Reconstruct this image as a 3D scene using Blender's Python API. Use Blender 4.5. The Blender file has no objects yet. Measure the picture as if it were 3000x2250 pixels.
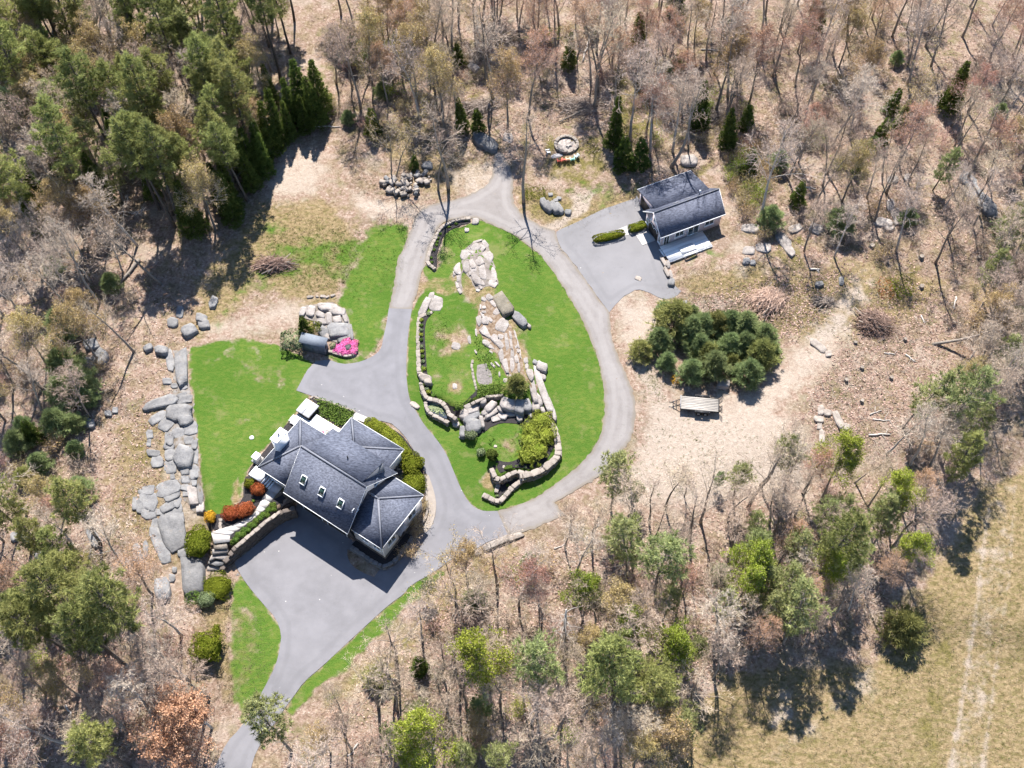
import bpy, math, random
import numpy as np
from mathutils import Vector, Matrix
from mathutils.geometry import delaunay_2d_cdt
SC = bpy.context.scene
COL = SC.collection
rnd = random.Random(7)
nrg = np.random.default_rng(11)

# ---------------------------------------------------------------- camera
FPX, NAD, HC = 3200.0, (1545.0, 3100.0), 120.0       # focal length in photo pixels, where straight down lies, height in metres
TILT = math.atan(math.hypot(NAD[0] - 1500, NAD[1] - 1125) / FPX)
ROLL = math.atan2(NAD[0] - 1500, NAD[1] - 1125)
_d = np.array([0, math.sin(TILT), -math.cos(TILT)]); _r = np.array([1.0, 0, 0]); _u = np.array([0, math.cos(TILT), math.sin(TILT)])
_r2 = math.cos(ROLL) * _r - math.sin(ROLL) * _u; _u2 = math.sin(ROLL) * _r + math.cos(ROLL) * _u
CR = np.array([_r2, _u2, -_d]).T; CC = np.array([0, 0, HC])
cam = bpy.data.cameras.new('camera'); camo = bpy.data.objects.new('camera', cam); COL.objects.link(camo)
cam.sensor_width = 36.0; cam.lens = 36.0 * FPX / 3000.0; cam.clip_end = 3000; cam.clip_start = 1
M = Matrix([list(CR[0]) + [0], list(CR[1]) + [0], list(CR[2]) + [HC], [0, 0, 0, 1]]); camo.matrix_world = M
SC.camera = camo
# ---------------------------------------------------------------- light
SUN_EL, SUN_DIR = math.radians(54), np.array([0.06, -1.0])      # the way shadows fall
SUN_DIR = SUN_DIR / np.linalg.norm(SUN_DIR)
w = bpy.data.worlds.new('World'); SC.world = w; w.use_nodes = True
nt = w.node_tree; bg = nt.nodes['Background']; sky = nt.nodes.new('ShaderNodeTexSky'); sky.sky_type = 'NISHITA'
sky.sun_disc = False; sky.sun_elevation = SUN_EL
_to = np.array([-SUN_DIR[0], -SUN_DIR[1]])                       # towards the sun
sky.sun_rotation = math.atan2(_to[0], _to[1]); sky.air_density = .9; sky.dust_density = 0.0; sky.ozone_density = 3.0
nt.links.new(sky.outputs[0], bg.inputs[0]); bg.inputs[1].default_value = 0.092
sl = bpy.data.lights.new('sun', 'SUN'); sl.energy = 5.0; sl.angle = math.radians(0.5); sl.color = (1.0, 0.955, 0.89)
slo = bpy.data.objects.new('sun', sl); COL.objects.link(slo); slo.location = (0, 150, 200)
sv = Vector((SUN_DIR[0] * math.cos(SUN_EL), SUN_DIR[1] * math.cos(SUN_EL), -math.sin(SUN_EL)))
slo.rotation_euler = sv.to_track_quat('-Z', 'Y').to_euler()
vs = SC.view_settings; vs.view_transform = 'Standard'; vs.look = 'None'; vs.gamma = 1; vs.exposure = 1.58; vs.use_curve_mapping = False
SC.cycles.max_bounces = 4; SC.cycles.diffuse_bounces = 2; SC.cycles.use_adaptive_sampling = True; SC.cycles.adaptive_threshold = .03; SC.cycles.transparent_max_bounces = 8

# ---------------------------------------------------------------- photo pixels <-> place
RG = dict(W=(0, 0, 3000 / 2212), T1=(0, 0, 1000 / 2212), T2=(1000, 0, 1000 / 2212), T3=(2000, 0, 1000 / 2212), M4=(0, 750, 1000 / 2212),
          M5=(1000, 750, 1000 / 2212), M6=(2000, 750, 1000 / 2212), B7=(0, 1500, 1000 / 2212), B8=(1000, 1500, 1000 / 2212),
          B9=(2000, 1500, 1000 / 2212), H=(680, 1150, .27125), P=(560, 1350, .18083), G=(1800, 450, .24111), I=(1150, 1050, .25919),
          J=(1150, 620, .25919), S5=(560, 1500, .14465), S4=(1000, 1400, .20492), S6=(400, 1000, .30151), K=(1280, 680, .18083),
          L=(1360, 900, .13562), Q=(1320, 1160, .13562), Sh=(820, 840, .13259), Tr=(1860, 1100, .14467), F=(1560, 360, .09042),
          Y=(1850, 880, .20344), N8=(1400, 540, .22604), St=(1100, 480, .1085))
def r(tag, *pts):
    x0, y0, s = RG[tag]
    return [(x0 + x * s, y0 + y * s) for x, y in pts]
def U(px, py, z=0.0):
    d = CR @ np.array([px - 1500, -(py - 1125), -FPX]); t = (z - HC) / d[2]
    return CC + t * d
def PXA(P):
    q = (np.asarray(P, float) - CC) @ CR
    return np.stack([1500 + FPX * q[:, 0] / -q[:, 2], 1125 - FPX * q[:, 1] / -q[:, 2]], 1)

# ---------------------------------------------------------------- terrain height
def seg_dist(P, poly, closed=True):
    P = np.asarray(P, float); A = np.asarray(poly, float); Bp = np.roll(A, -1, 0)
    if not closed: A, Bp = A[:-1], Bp[:-1]
    best = np.full(len(P), 1e9)
    for a, b in zip(A, Bp):
        ab = b - a; t = np.clip(((P - a) @ ab) / max(ab @ ab, 1e-9), 0, 1)
        best = np.minimum(best, np.hypot(*(P - a - t[:, None] * ab).T))
    return best
def inside(P, poly):
    P = np.asarray(P, float); A = np.asarray(poly, float); Bp = np.roll(A, -1, 0); c = np.zeros(len(P), bool)
    for (x1, y1), (x2, y2) in zip(A, Bp):
        if y1 == y2: continue
        m = (y1 > P[:, 1]) != (y2 > P[:, 1])
        c ^= m & (P[:, 0] < (x2 - x1) * (P[:, 1] - y1) / (y2 - y1) + x1)
    return c
def sdist(P, poly):
    d = seg_dist(P, poly); return np.where(inside(P, poly), d, -d)
_ctrl = [(550,1200,0),(620,1350,0),(700,1150,0),(900,1150,0),(1100,1080,0),(1150,900,.2),(1300,640,.3),(1000,600,.3),(700,500,.2),(400,500,0),
 (100,300,0),(100,900,-.3),(200,1400,-.5),(1800,700,.3),(2300,700,.5),(2800,500,.8),(2800,1100,0),(2300,1200,-.2),(1850,1150,0),
 (1880,1300,-.6),(1700,1430,-1.2),(1500,1520,-1.6),(1380,1540,-1.8),(1300,1450,-1.4),(1240,1350,-.8),(1180,1250,-.3),(1400,1280,-.7),
 (1600,1100,.1),(1250,1650,-2.2),(1000,1750,-2.4),(850,1600,-2.3),(800,1850,-2.6),(720,2100,-3),(660,2240,-3.2),(500,1900,-2.2),
 (300,1800,-1.5),(100,1900,-1.6),(100,2200,-2.5),(450,1650,-.9),(450,1450,-.3),(1300,1900,-2.8),(1600,1800,-2.6),(1500,2200,-3.6),
 (2000,1700,-2),(2400,1500,-1.5),(2500,2000,-3),(2900,1500,-2),(2900,2200,-3.5),(2000,2200,-3.8),(1500,100,1),(500,50,.5),(2500,100,1.5),
 (2000,350,.6),(800,1570,-2.3),(900,1680,-2.4),(1000,1650,-2.3),(720,1650,-2.2),(760,1720,-2.4),(900,1520,-2.3),(1050,1600,-2.3),
 (1100,1700,-2.3),(680,1690,-2.1),(760,1600,-2.3),(980,1560,-2.3),(560,1580,-.4),(560,1700,-1.6),(1160,1480,-1.3),(1160,1560,-1.9),
 (1450,900,.5),(1400,1000,.5),(1300,1000,.3),(1240,1000,.2),(1700,1000,.1)]
_cw = np.array([list(U(x, y)[:2]) + [z] for x, y, z in _ctrl])
HOO = np.array([-24.816, 61.547]); _t = math.radians(-35)                 # the big house: ridge end and its two axes
HA = np.array([math.cos(_t), math.sin(_t)]); HB = np.array([-math.sin(_t), math.cos(_t)])
def hp(a, b): return HOO + a * HA + b * HB
_ter = [U(x, y)[:2] for x, y in [(560, 940), (556, 1020), (575, 1250), (602, 1500), (612, 1556), (622, 1590), (665, 1592), (690, 1598), (711, 1582), (741, 1557), (775, 1528), (818, 1494)]]
TERR = [_ter + [hp(0.2, -3.3), hp(9.2, -3.3), hp(11.5, 0), hp(11, 4), hp(9, 7)] + [U(x, y)[:2] for x, y in [(1000, 1200), (870, 1150), (870, 1020), (720, 960)]],
        [U(x, y)[:2] for x, y in r('M5', (560, 380), (503, 400), (500, 560), (502, 700), (510, 780), (525, 850), (560, 915), (640, 935), (700, 975), (770, 1010), (850, 950), (950, 930), (1050, 910), (1250, 900), (1320, 1000), (1290, 880), (1240, 700), (1180, 560), (1110, 400), (1000, 200), (960, 60), (880, -10), (780, 60), (740, 200), (700, 300))],
        [U(x, y, -.3)[:2] for x, y in r('I', (840, 720), (1000, 680), (1350, 640), (1700, 620), (1780, 700), (1820, 800), (1850, 900), (1868, 1000), (1865, 1075), (1820, 1135), (1735, 1205), (1640, 1262), (1530, 1300), (1400, 1260), (1320, 1295), (1250, 1335), (1175, 1352), (1135, 1240), (1080, 1100), (960, 1000), (880, 900))]]
TZ = [0.0, 0.55, -0.3]
RIDGE = [U(x, y)[:2] for x, y in r('M5', (850, 0), (900, 130), (960, 300), (1040, 480), (1110, 700), (1150, 850))]
def _zt(P):
    P = np.asarray(P, float).reshape(-1, 2); num = np.zeros(len(P)); den = np.full(len(P), 1e-9)
    for x, y, z in _cw:
        k = np.exp(-((P[:, 0] - x) ** 2 + (P[:, 1] - y) ** 2) / (2 * 5.2 ** 2)) + 1e-5 / (1 + ((P[:, 0] - x) ** 2 + (P[:, 1] - y) ** 2) / 400)
        num += k * z; den += k
    z = num / den
    for poly, tz in zip(TERR, TZ):
        lo, hi = np.min(poly, 0) - 1, np.max(poly, 0) + 1; m = np.all((P > lo) & (P < hi), 1)
        if not m.any(): continue
        s = np.clip((sdist(P[m], poly) + .15) / .55, 0, 1); s = s * s * (3 - 2 * s)
        z[m] = z[m] * (1 - s) + tz * s
    dr = seg_dist(P, RIDGE, False); z = z + .75 * np.exp(-(dr / 2.6) ** 2)
    z = z + .06 * np.sin(P[:, 0] * .31 + 1.3) * np.sin(P[:, 1] * .27) * np.clip((seg_dist(P, TERR[0]) - 2) / 10, 0, 1)
    return z
_gs, _gx0, _gy0, _gnx, _gny = .34, -98.0, 14.0, 577, 432          # heights kept on a grid, read by interpolation
_X, _Y = np.meshgrid(_gx0 + np.arange(_gnx) * _gs, _gy0 + np.arange(_gny) * _gs)
ZG = _zt(np.stack([_X.ravel(), _Y.ravel()], 1)).reshape(_gny, _gnx)
def zt(P):
    P = np.asarray(P, float).reshape(-1, 2); x = np.clip((P[:, 0] - _gx0) / _gs, 0, _gnx - 1.001); y = np.clip((P[:, 1] - _gy0) / _gs, 0, _gny - 1.001)
    i, j = x.astype(int), y.astype(int); u, v = x - i, y - j
    return ZG[j, i] * (1 - u) * (1 - v) + ZG[j, i + 1] * u * (1 - v) + ZG[j + 1, i] * (1 - u) * v + ZG[j + 1, i + 1] * u * v
def G(px, py, dz=0.0):
    z = 0.0; zs = []
    for i in range(14):
        p = U(px, py, z); n = float(zt(p[:2][None])[0]) + dz; z = .5 * z + .5 * n; zs.append(z)
    p = U(px, py, z); return np.array([p[0], p[1], z])
def GP(pts, dz=0.0): return [G(x, y, dz) for x, y in pts]

# ---------------------------------------------------------------- mesh helpers
class MB:
    def __init__(s): s.v = []; s.f = []; s.t = []; s.n = 0
    def add(s, v, f, tone=None):
        v = np.asarray(v, float).reshape(-1, 3); f = np.asarray(f, int).reshape(-1, 3)
        s.v.append(v); s.f.append(f + s.n); s.n += len(v)
        s.t.append(np.full(len(v), .5) if tone is None else np.broadcast_to(np.asarray(tone, float), (len(v),)))
        return s
    def poly(s, v, tone=None):
        n = len(v); return s.add(v, [(0, i, i + 1) for i in range(1, n - 1)], tone)
    def prism(s, base, top):
        n = len(base); v = list(base) + list(top); f = [(0, i + 1, i) for i in range(1, n - 1)] + [(n, n + i, n + i + 1) for i in range(1, n - 1)]
        for i in range(n):
            j = (i + 1) % n; f += [(i, j, n + j), (i, n + j, n + i)]
        return s.add(v, f)
    def slab(s, pts, t):                         # a flat polygon given a thickness downwards
        pts = [np.asarray(p, float) for p in pts]
        return s.prism([p - np.array([0, 0, t]) for p in pts], pts)
    def box(s, c, sz, rz=0.0, bev=0.0):
        hx, hy, hz = sz[0] / 2, sz[1] / 2, sz[2] / 2; b = min(bev, hx * .9, hy * .9, hz * .9)
        if b <= 0: ring = [(-hx, -hy), (hx, -hy), (hx, hy), (-hx, hy)]; lv = [(-hz, 0), (hz, 0)]
        else:
            ring = [(-hx + b, -hy), (hx - b, -hy), (hx, -hy + b), (hx, hy - b), (hx - b, hy), (-hx + b, hy), (-hx, hy - b), (-hx, -hy + b)]; lv = [(-hz, 0), (hz - b, 0), (hz, b)]
        cs, sn = math.cos(rz), math.sin(rz); V = []
        for z, ins in lv:
            for x, y in ring:
                fx = (abs(x) - ins) / abs(x) if ins and abs(x) > 1e-6 else 1; fy = (abs(y) - ins) / abs(y) if ins and abs(y) > 1e-6 else 1
                x2, y2 = x * fx, y * fy; V.append((c[0] + x2 * cs - y2 * sn, c[1] + x2 * sn + y2 * cs, c[2] + z))
        n = len(ring); f = [(0, i + 1, i) for i in range(1, n - 1)]; o = (len(lv) - 1) * n
        f += [(o, o + i, o + i + 1) for i in range(1, n - 1)]
        for k in range(len(lv) - 1):
            for i in range(n):
                j = (i + 1) % n; f += [(k * n + i, k * n + j, k * n + n + j), (k * n + i, k * n + n + j, k * n + n + i)]
        return s.add(V, f)
    def tube(s, pts, rad, sides=5, cap=True, tone=None):
        pts = np.asarray(pts, float); n = len(pts); rad = np.broadcast_to(np.asarray(rad, float), (n,))
        t = np.gradient(pts, axis=0); t /= np.linalg.norm(t, axis=1)[:, None] + 1e-9
        ref = np.array([0, 0, 1.0]) if abs(t[0][2]) < .9 else np.array([1.0, 0, 0])
        a = np.cross(t, ref); a /= np.linalg.norm(a, axis=1)[:, None] + 1e-9; b = np.cross(t, a)
        an = np.arange(sides) * 2 * math.pi / sides
        V = pts[:, None] + rad[:, None, None] * (np.cos(an)[None, :, None] * a[:, None] + np.sin(an)[None, :, None] * b[:, None])
        f = []
        for k in range(n - 1):
            for i in range(sides):
                j = (i + 1) % sides; f += [(k * sides + i, k * sides + j, k * sides + sides + j), (k * sides + i, k * sides + sides + j, k * sides + sides + i)]
        if cap:
            o = (n - 1) * sides; f += [(o, o + i, o + i + 1) for i in range(1, sides - 1)] + [(0, i + 1, i) for i in range(1, sides - 1)]
        return s.add(V.reshape(-1, 3), f, tone)
    def blades(s, base, dirs, width, tone=None):    # one thin triangle for each base and direction (its length is the direction's)
        base = np.asarray(base, float); dirs = np.asarray(dirs, float); n = len(base)
        if n == 0: return s
        sd = np.cross(dirs, nrg.normal(size=(n, 3))); sd /= np.linalg.norm(sd, axis=1)[:, None] + 1e-9
        w2 = (np.broadcast_to(np.asarray(width, float), (n,)) / 2)[:, None]
        V = np.stack([base - sd * w2, base + sd * w2, base + dirs], 1).reshape(-1, 3)
        tt = None if tone is None else np.repeat(np.broadcast_to(tone, (n,)), 3)
        return s.add(V, np.arange(3 * n).reshape(-1, 3), tt)
    def leaves(s, c, nrm, size, tone=None):         # small leaf-shaped quads
        c = np.asarray(c, float); n = len(c)
        if n == 0: return s
        nrm = nrm / (np.linalg.norm(nrm, axis=1)[:, None] + 1e-9)
        a = np.cross(nrm, nrg.normal(size=(n, 3))); a /= np.linalg.norm(a, axis=1)[:, None] + 1e-9; b = np.cross(nrm, a)
        z = np.broadcast_to(np.asarray(size, float), (n,))[:, None]
        V = np.stack([c - a * z * .5, c - b * z * .28, c + a * z * .5, c + b * z * .28], 1).reshape(-1, 3)
        i = np.arange(n)[:, None] * 4; F = np.concatenate([i + [0, 1, 2], i + [0, 2, 3]], 0)
        tt = None if tone is None else np.repeat(np.broadcast_to(tone, (n,)), 4)
        return s.add(V, F, tt)
    def mesh(s, name, smooth=False):
        v = np.concatenate(s.v).astype(np.float32); f = np.concatenate(s.f).astype(np.int32); t = np.concatenate(s.t).astype(np.float32)
        me = bpy.data.meshes.new(name); me.vertices.add(len(v)); me.vertices.foreach_set('co', v.ravel())
        me.loops.add(len(f) * 3); me.loops.foreach_set('vertex_index', f.ravel())
        me.polygons.add(len(f)); me.polygons.foreach_set('loop_start', np.arange(len(f), dtype=np.int32) * 3)
        if smooth: me.polygons.foreach_set('use_smooth', np.ones(len(f), bool))
        at = me.attributes.new('tone', 'FLOAT', 'POINT'); at.data.foreach_set('value', t)
        me.update(calc_edges=True); return me
    def build(s, name, mat, parent=None, smooth=False, loc=None):
        return obj(name, s.mesh(name, smooth), mat, parent, loc)
def obj(name, me, mat=None, parent=None, loc=None):
    o = bpy.data.objects.new(name, me); COL.objects.link(o)
    if mat is not None and not me.materials: me.materials.append(mat)
    if parent is not None: o.parent = parent
    if loc is not None: o.location = loc
    return o
def tag(o, label=None, cat=None, group=None, kind=None):
    if label: o['label'] = label
    if cat: o['category'] = cat
    if group: o['group'] = group
    if kind: o['kind'] = kind
    return o
def empty(name, loc=(0, 0, 0), rz=0.0):
    o = bpy.data.objects.new(name, None); COL.objects.link(o); o.location = loc; o.rotation_euler = (0, 0, rz); o.empty_display_size = .2
    return o
# ---------------------------------------------------------------- materials
def newmat(name):
    m = bpy.data.materials.new(name); m.use_nodes = True; n = m.node_tree
    b = n.nodes['Principled BSDF']; b.inputs['Specular IOR Level'].default_value = .25; b.inputs['Roughness'].default_value = .85
    return m, n, b
def nd(n, t, **k):
    x = n.nodes.new(t)
    for a, v in k.items(): setattr(x, a, v)
    return x
def noise(n, scale, detail=4, rough=.55, coord='Object', dist=0.0, stretch=None):
    tc = nd(n, 'ShaderNodeTexCoord'); nz = nd(n, 'ShaderNodeTexNoise'); nz.inputs['Scale'].default_value = scale
    nz.inputs['Detail'].default_value = detail; nz.inputs['Roughness'].default_value = rough; nz.inputs['Distortion'].default_value = dist
    if stretch:
        mp = nd(n, 'ShaderNodeMapping'); mp.inputs['Scale'].default_value = stretch[:3]
        if len(stretch) > 3: mp.inputs['Rotation'].default_value = (0, 0, stretch[3])
        n.links.new(tc.outputs[coord], mp.inputs[0]); n.links.new(mp.outputs[0], nz.inputs['Vector'])
    else: n.links.new(tc.outputs[coord], nz.inputs['Vector'])
    return nz.outputs['Fac']
def ramp(n, fac, stops):
    rp = nd(n, 'ShaderNodeValToRGB'); e = rp.color_ramp.elements
    while len(e) < len(stops): e.new(.5)
    for k, (p, c) in enumerate(stops): e[k].position = p; e[k].color = (*c, 1)
    n.links.new(fac, rp.inputs[0]); return rp.outputs[0]
def mixc(n, fac, a, b, mode='MIX'):
    x = nd(n, 'ShaderNodeMix', data_type='RGBA', blend_type=mode)
    for s, v in ((0, fac), (6, a), (7, b)):
        if isinstance(v, (int, float)): x.inputs[s].default_value = v
        elif isinstance(v, tuple): x.inputs[s].default_value = (*v, 1)
        else: n.links.new(v, x.inputs[s])
    return x.outputs[2]
def mth(n, op, a, b=0.0, c=None):
    x = nd(n, 'ShaderNodeMath', operation=op)
    for k, v in enumerate((a, b) if c is None else (a, b, c)):
        if isinstance(v, (int, float)): x.inputs[k].default_value = v
        else: n.links.new(v, x.inputs[k])
    return x.outputs[0]
def sstep(n, v, lo, hi):
    x = nd(n, 'ShaderNodeMapRange', interpolation_type='SMOOTHSTEP'); n.links.new(v, x.inputs[0]); x.inputs[1].default_value = lo; x.inputs[2].default_value = hi
    return x.outputs[0]
def bump(n, b, h, strength=.4, dist=.05):
    x = nd(n, 'ShaderNodeBump'); x.inputs['Strength'].default_value = strength; x.inputs['Distance'].default_value = dist
    n.links.new(h, x.inputs['Height']); n.links.new(x.outputs[0], b.inputs['Normal'])
def orand(n): return nd(n, 'ShaderNodeObjectInfo').outputs['Random']
def simple(name, stops, scale=3.0, detail=5, rough=.85, bs=.3, bd=.03, ovar=0.0, spec=.25, coord='Object', stretch=None):
    m, n, b = newmat(name); f = noise(n, scale, detail, .6, coord, stretch=stretch); c = ramp(n, f, stops)
    if ovar:
        v = mth(n, 'MULTIPLY_ADD', orand(n), ovar * 2, 1 - ovar); hv = nd(n, 'ShaderNodeHueSaturation'); n.links.new(v, hv.inputs['Value']); n.links.new(c, hv.inputs['Color']); c = hv.outputs[0]
    n.links.new(c, b.inputs['Base Color']); b.inputs['Roughness'].default_value = rough; b.inputs['Specular IOR Level'].default_value = spec
    if bs: bump(n, b, f, bs, bd)
    return m
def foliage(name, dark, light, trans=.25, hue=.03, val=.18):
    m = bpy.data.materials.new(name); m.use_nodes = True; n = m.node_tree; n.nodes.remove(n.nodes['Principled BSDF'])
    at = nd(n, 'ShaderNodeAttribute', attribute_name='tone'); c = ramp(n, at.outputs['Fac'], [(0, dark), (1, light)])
    hv = nd(n, 'ShaderNodeHueSaturation'); o = orand(n)
    n.links.new(mth(n, 'MULTIPLY_ADD', o, hue, .5 - hue / 2), hv.inputs['Hue'])
    o2 = mth(n, 'FRACT', mth(n, 'MULTIPLY', o, 7.31)); n.links.new(mth(n, 'MULTIPLY_ADD', o2, 2 * val, 1 - val), hv.inputs['Value']); n.links.new(c, hv.inputs['Color'])
    df = nd(n, 'ShaderNodeBsdfDiffuse'); tr = nd(n, 'ShaderNodeBsdfTranslucent'); mx = nd(n, 'ShaderNodeMixShader'); mx.inputs[0].default_value = trans
    n.links.new(hv.outputs[0], df.inputs[0]); n.links.new(hv.outputs[0], tr.inputs[0]); n.links.new(df.outputs[0], mx.inputs[1]); n.links.new(tr.outputs[0], mx.inputs[2])
    n.links.new(mx.outputs[0], n.nodes['Material Output'].inputs[0]); return m

MT = {}
def ground_material():
    m, n, b = newmat('ground cover'); at = nd(n, 'ShaderNodeAttribute', attribute_name='gw'); sp = nd(n, 'ShaderNodeSeparateColor'); n.links.new(at.outputs['Color'], sp.inputs[0])
    gr, sd, st = sp.outputs[0], sp.outputs[1], sp.outputs[2]; mo = at.outputs['Alpha']
    nL = noise(n, .11, 1, .5); nM = noise(n, .55, 3, .6); nF = noise(n, 2.6, 4, .72, dist=.6); nX = noise(n, 9.0, 1, .6); nG = noise(n, 1.1, 2, .6, stretch=(1, 2.2, 1, .5))
    lit = ramp(n, nF, [(.27, (.075, .045, .033)), (.42, (.168, .112, .084)), (.55, (.235, .172, .135)), (.70, (.33, .27, .225))])
    lit2 = ramp(n, nF, [(.28, (.060, .044, .026)), (.45, (.135, .098, .062)), (.7, (.26, .205, .14))])
    lit2 = mixc(n, mth(n, 'MULTIPLY', sstep(n, noise(n, .27, 2, .6), .5, .66), .6), lit2, (.105, .098, .042))
    col = mixc(n, sstep(n, nM, .40, .64), lit, lit2)
    nD = noise(n, .19, 3, .65); col = mixc(n, mth(n, 'MULTIPLY', sstep(n, nD, .53, .68), .38), col, mixc(n, nF, (.045, .034, .024), (.16, .125, .085))); col = mixc(n, mth(n, 'MULTIPLY', sstep(n, nD, .47, .36), .5), col, mixc(n, nF, (.19, .15, .118), (.33, .275, .23)))
    straw0 = mixc(n, sstep(n, nG, .4, .66), (1.10, 1.08, 1.06), (.72, .77, .60)); straw = ramp(n, nF, [(.26, (.080, .057, .030)), (.45, (.155, .115, .064)), (.60, (.202, .154, .090)), (.78, (.262, .208, .134))])
    straw = mixc(n, 1.0, straw, straw0, 'MULTIPLY')
    def fac(wt, nz, k, lo=.35, hi=.65): return sstep(n, mth(n, 'ADD', wt, mth(n, 'MULTIPLY', mth(n, 'SUBTRACT', nz, .5), k)), lo, hi)
    col = mixc(n, fac(st, nM, .9, .25, .7), col, straw)
    sand = ramp(n, nF, [(.25, (.205, .165, .132)), (.5, (.27, .222, .182)), (.75, (.33, .282, .24))])
    col = mixc(n, fac(sd, nM, 1.2, .28, .78), col, sand)
    moss = ramp(n, nF, [(.3, (.050, .046, .014)), (.7, (.16, .132, .045))])
    col = mixc(n, fac(mo, nM, 1.1, .35, .75), col, moss)
    gcol = ramp(n, nX, [(.3, (.038, .080, .009)), (.7, (.074, .124, .020))])
    gcol = mixc(n, mth(n, 'MULTIPLY', sstep(n, nG, .42, .68), .7), gcol, (.098, .125, .024))
    gcol = mixc(n, mth(n, 'MULTIPLY', sstep(n, nL, .35, .65), .4), gcol, (.028, .076, .006))
    gcol = mixc(n, mth(n, 'MULTIPLY', sstep(n, noise(n, .33, 4, .7), .53, .68), .42), gcol, (.155, .140, .062))
    col = mixc(n, fac(gr, nM, 1.05, .28, .66), col, gcol)
    n.links.new(col, b.inputs['Base Color']); b.inputs['Roughness'].default_value = .95; b.inputs['Specular IOR Level'].default_value = .1
    bump(n, b, mth(n, 'MULTIPLY_ADD', mth(n, 'MULTIPLY', nF, mth(n, 'SUBTRACT', 1.0, mth(n, 'MULTIPLY', gr, .75))), 1.6, nX), .8, .10); return m
def asphalt(name, base, tint, scale=.5):
    m, n, b = newmat(name); f = noise(n, scale, 6, .6); g = noise(n, 14, 3, .6); s = noise(n, .16, 3, .5)
    c = ramp(n, f, [(.3, tuple(x * .86 for x in base)), (.7, tuple(x * 1.1 for x in base))]); c = mixc(n, mth(n, 'MULTIPLY', sstep(n, g, .55, .75), .25), c, tint)
    c = mixc(n, mth(n, 'MULTIPLY', sstep(n, s, .45, .7), .3), c, tuple(x * 1.22 for x in base))
    v = nd(n, 'ShaderNodeTexVoronoi'); v.inputs['Scale'].default_value = .62; tc = nd(n, 'ShaderNodeTexCoord'); n.links.new(tc.outputs['Object'], v.inputs['Vector'])
    c = mixc(n, mth(n, 'LESS_THAN', v.outputs['Distance'], .045), c, (.32, .31, .30)); ed = nd(n, 'ShaderNodeAttribute', attribute_name='tone').outputs['Fac']; wv = mth(n, 'ADD', ed, mth(n, 'MULTIPLY', mth(n, 'SUBTRACT', s, .5), 1.2)); tr = mth(n, 'SUBTRACT', 1.0, sstep(n, mth(n, 'ABSOLUTE', mth(n, 'SUBTRACT', wv, 1.1)), .1, .45)); c = mixc(n, mth(n, 'MULTIPLY', tr, .30), c, tuple(x * .78 for x in base)); st = noise(n, 1.1, 4, .7, dist=1.2); c = mixc(n, mth(n, 'MULTIPLY', sstep(n, st, .60, .72), .25), c, tuple(x * .62 for x in base))
    n.links.new(c, b.inputs['Base Color']); b.inputs['Roughness'].default_value = .9; bump(n, b, g, .25, .02); return m
def gravel(name, a, bb, c3):
    m, n, b = newmat(name); f = noise(n, .35, 6, .65); g = noise(n, 11, 4, .7); t = noise(n, .9, 3, .5, stretch=(1, 1, 1))
    c = ramp(n, f, [(.3, a), (.68, bb)]); c = mixc(n, mth(n, 'MULTIPLY', sstep(n, g, .45, .75), .5), c, c3); c = mixc(n, mth(n, 'MULTIPLY', sstep(n, t, .5, .75), .3), c, tuple(x * .8 for x in a)); ed = nd(n, 'ShaderNodeAttribute', attribute_name='tone').outputs['Fac']; wv = mth(n, 'ADD', ed, mth(n, 'MULTIPLY', mth(n, 'SUBTRACT', f, .5), .8)); tr = mth(n, 'SUBTRACT', 1.0, sstep(n, mth(n, 'ABSOLUTE', mth(n, 'SUBTRACT', wv, 1.25)), .15, .5)); c = mixc(n, mth(n, 'MULTIPLY', tr, .28), c, c3); c = mixc(n, mth(n, 'MULTIPLY', mth(n, 'SUBTRACT', 1.0, sstep(n, wv, .05, .55)), .5), c, (.13, .105, .07))
    n.links.new(c, b.inputs['Base Color']); b.inputs['Roughness'].default_value = .95; bump(n, b, g, .5, .04); return m
def rockmat(name, a, bb, lich, crack=1.0, k=.5):
    m, n, b = newmat(name); f = noise(n, .9, 6, .65); g = noise(n, 5.5, 6, .7); l = noise(n, 1.6, 5, .7, dist=.5)
    c = ramp(n, f, [(.3, a), (.65, bb)]); c = mixc(n, mth(n, 'MULTIPLY', sstep(n, g, .52, .7), .45), c, tuple(x * .6 for x in a)); c = mixc(n, mth(n, 'MULTIPLY', sstep(n, l, .56, .70), k), c, lich)
    v = mth(n, 'MULTIPLY_ADD', orand(n), .3, .84); hv = nd(n, 'ShaderNodeHueSaturation'); n.links.new(v, hv.inputs['Value']); n.links.new(c, hv.inputs['Color'])
    n.links.new(hv.outputs[0], b.inputs['Base Color']); bump(n, b, mth(n, 'ADD', g, f), .7, .12); return m
def shingle(name, a, bb):
    m, n, b = newmat(name); tc = nd(n, 'ShaderNodeTexCoord'); v = nd(n, 'ShaderNodeTexNoise'); mp = nd(n, 'ShaderNodeMapping'); mp.inputs['Scale'].default_value = (2.2, 6, 6); mp.inputs['Rotation'].default_value = (0, 0, .6)
    n.links.new(tc.outputs['Object'], mp.inputs[0]); n.links.new(mp.outputs[0], v.inputs['Vector']); v.inputs['Scale'].default_value = 1; v.inputs['Detail'].default_value = 3; v.inputs['Roughness'].default_value = .7
    c = ramp(n, v.outputs['Fac'], [(.3, a), (.7, bb)]); n.links.new(c, b.inputs['Base Color']); b.inputs['Roughness'].default_value = .8; bump(n, b, v.outputs['Fac'], .5, .03); return m
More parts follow.
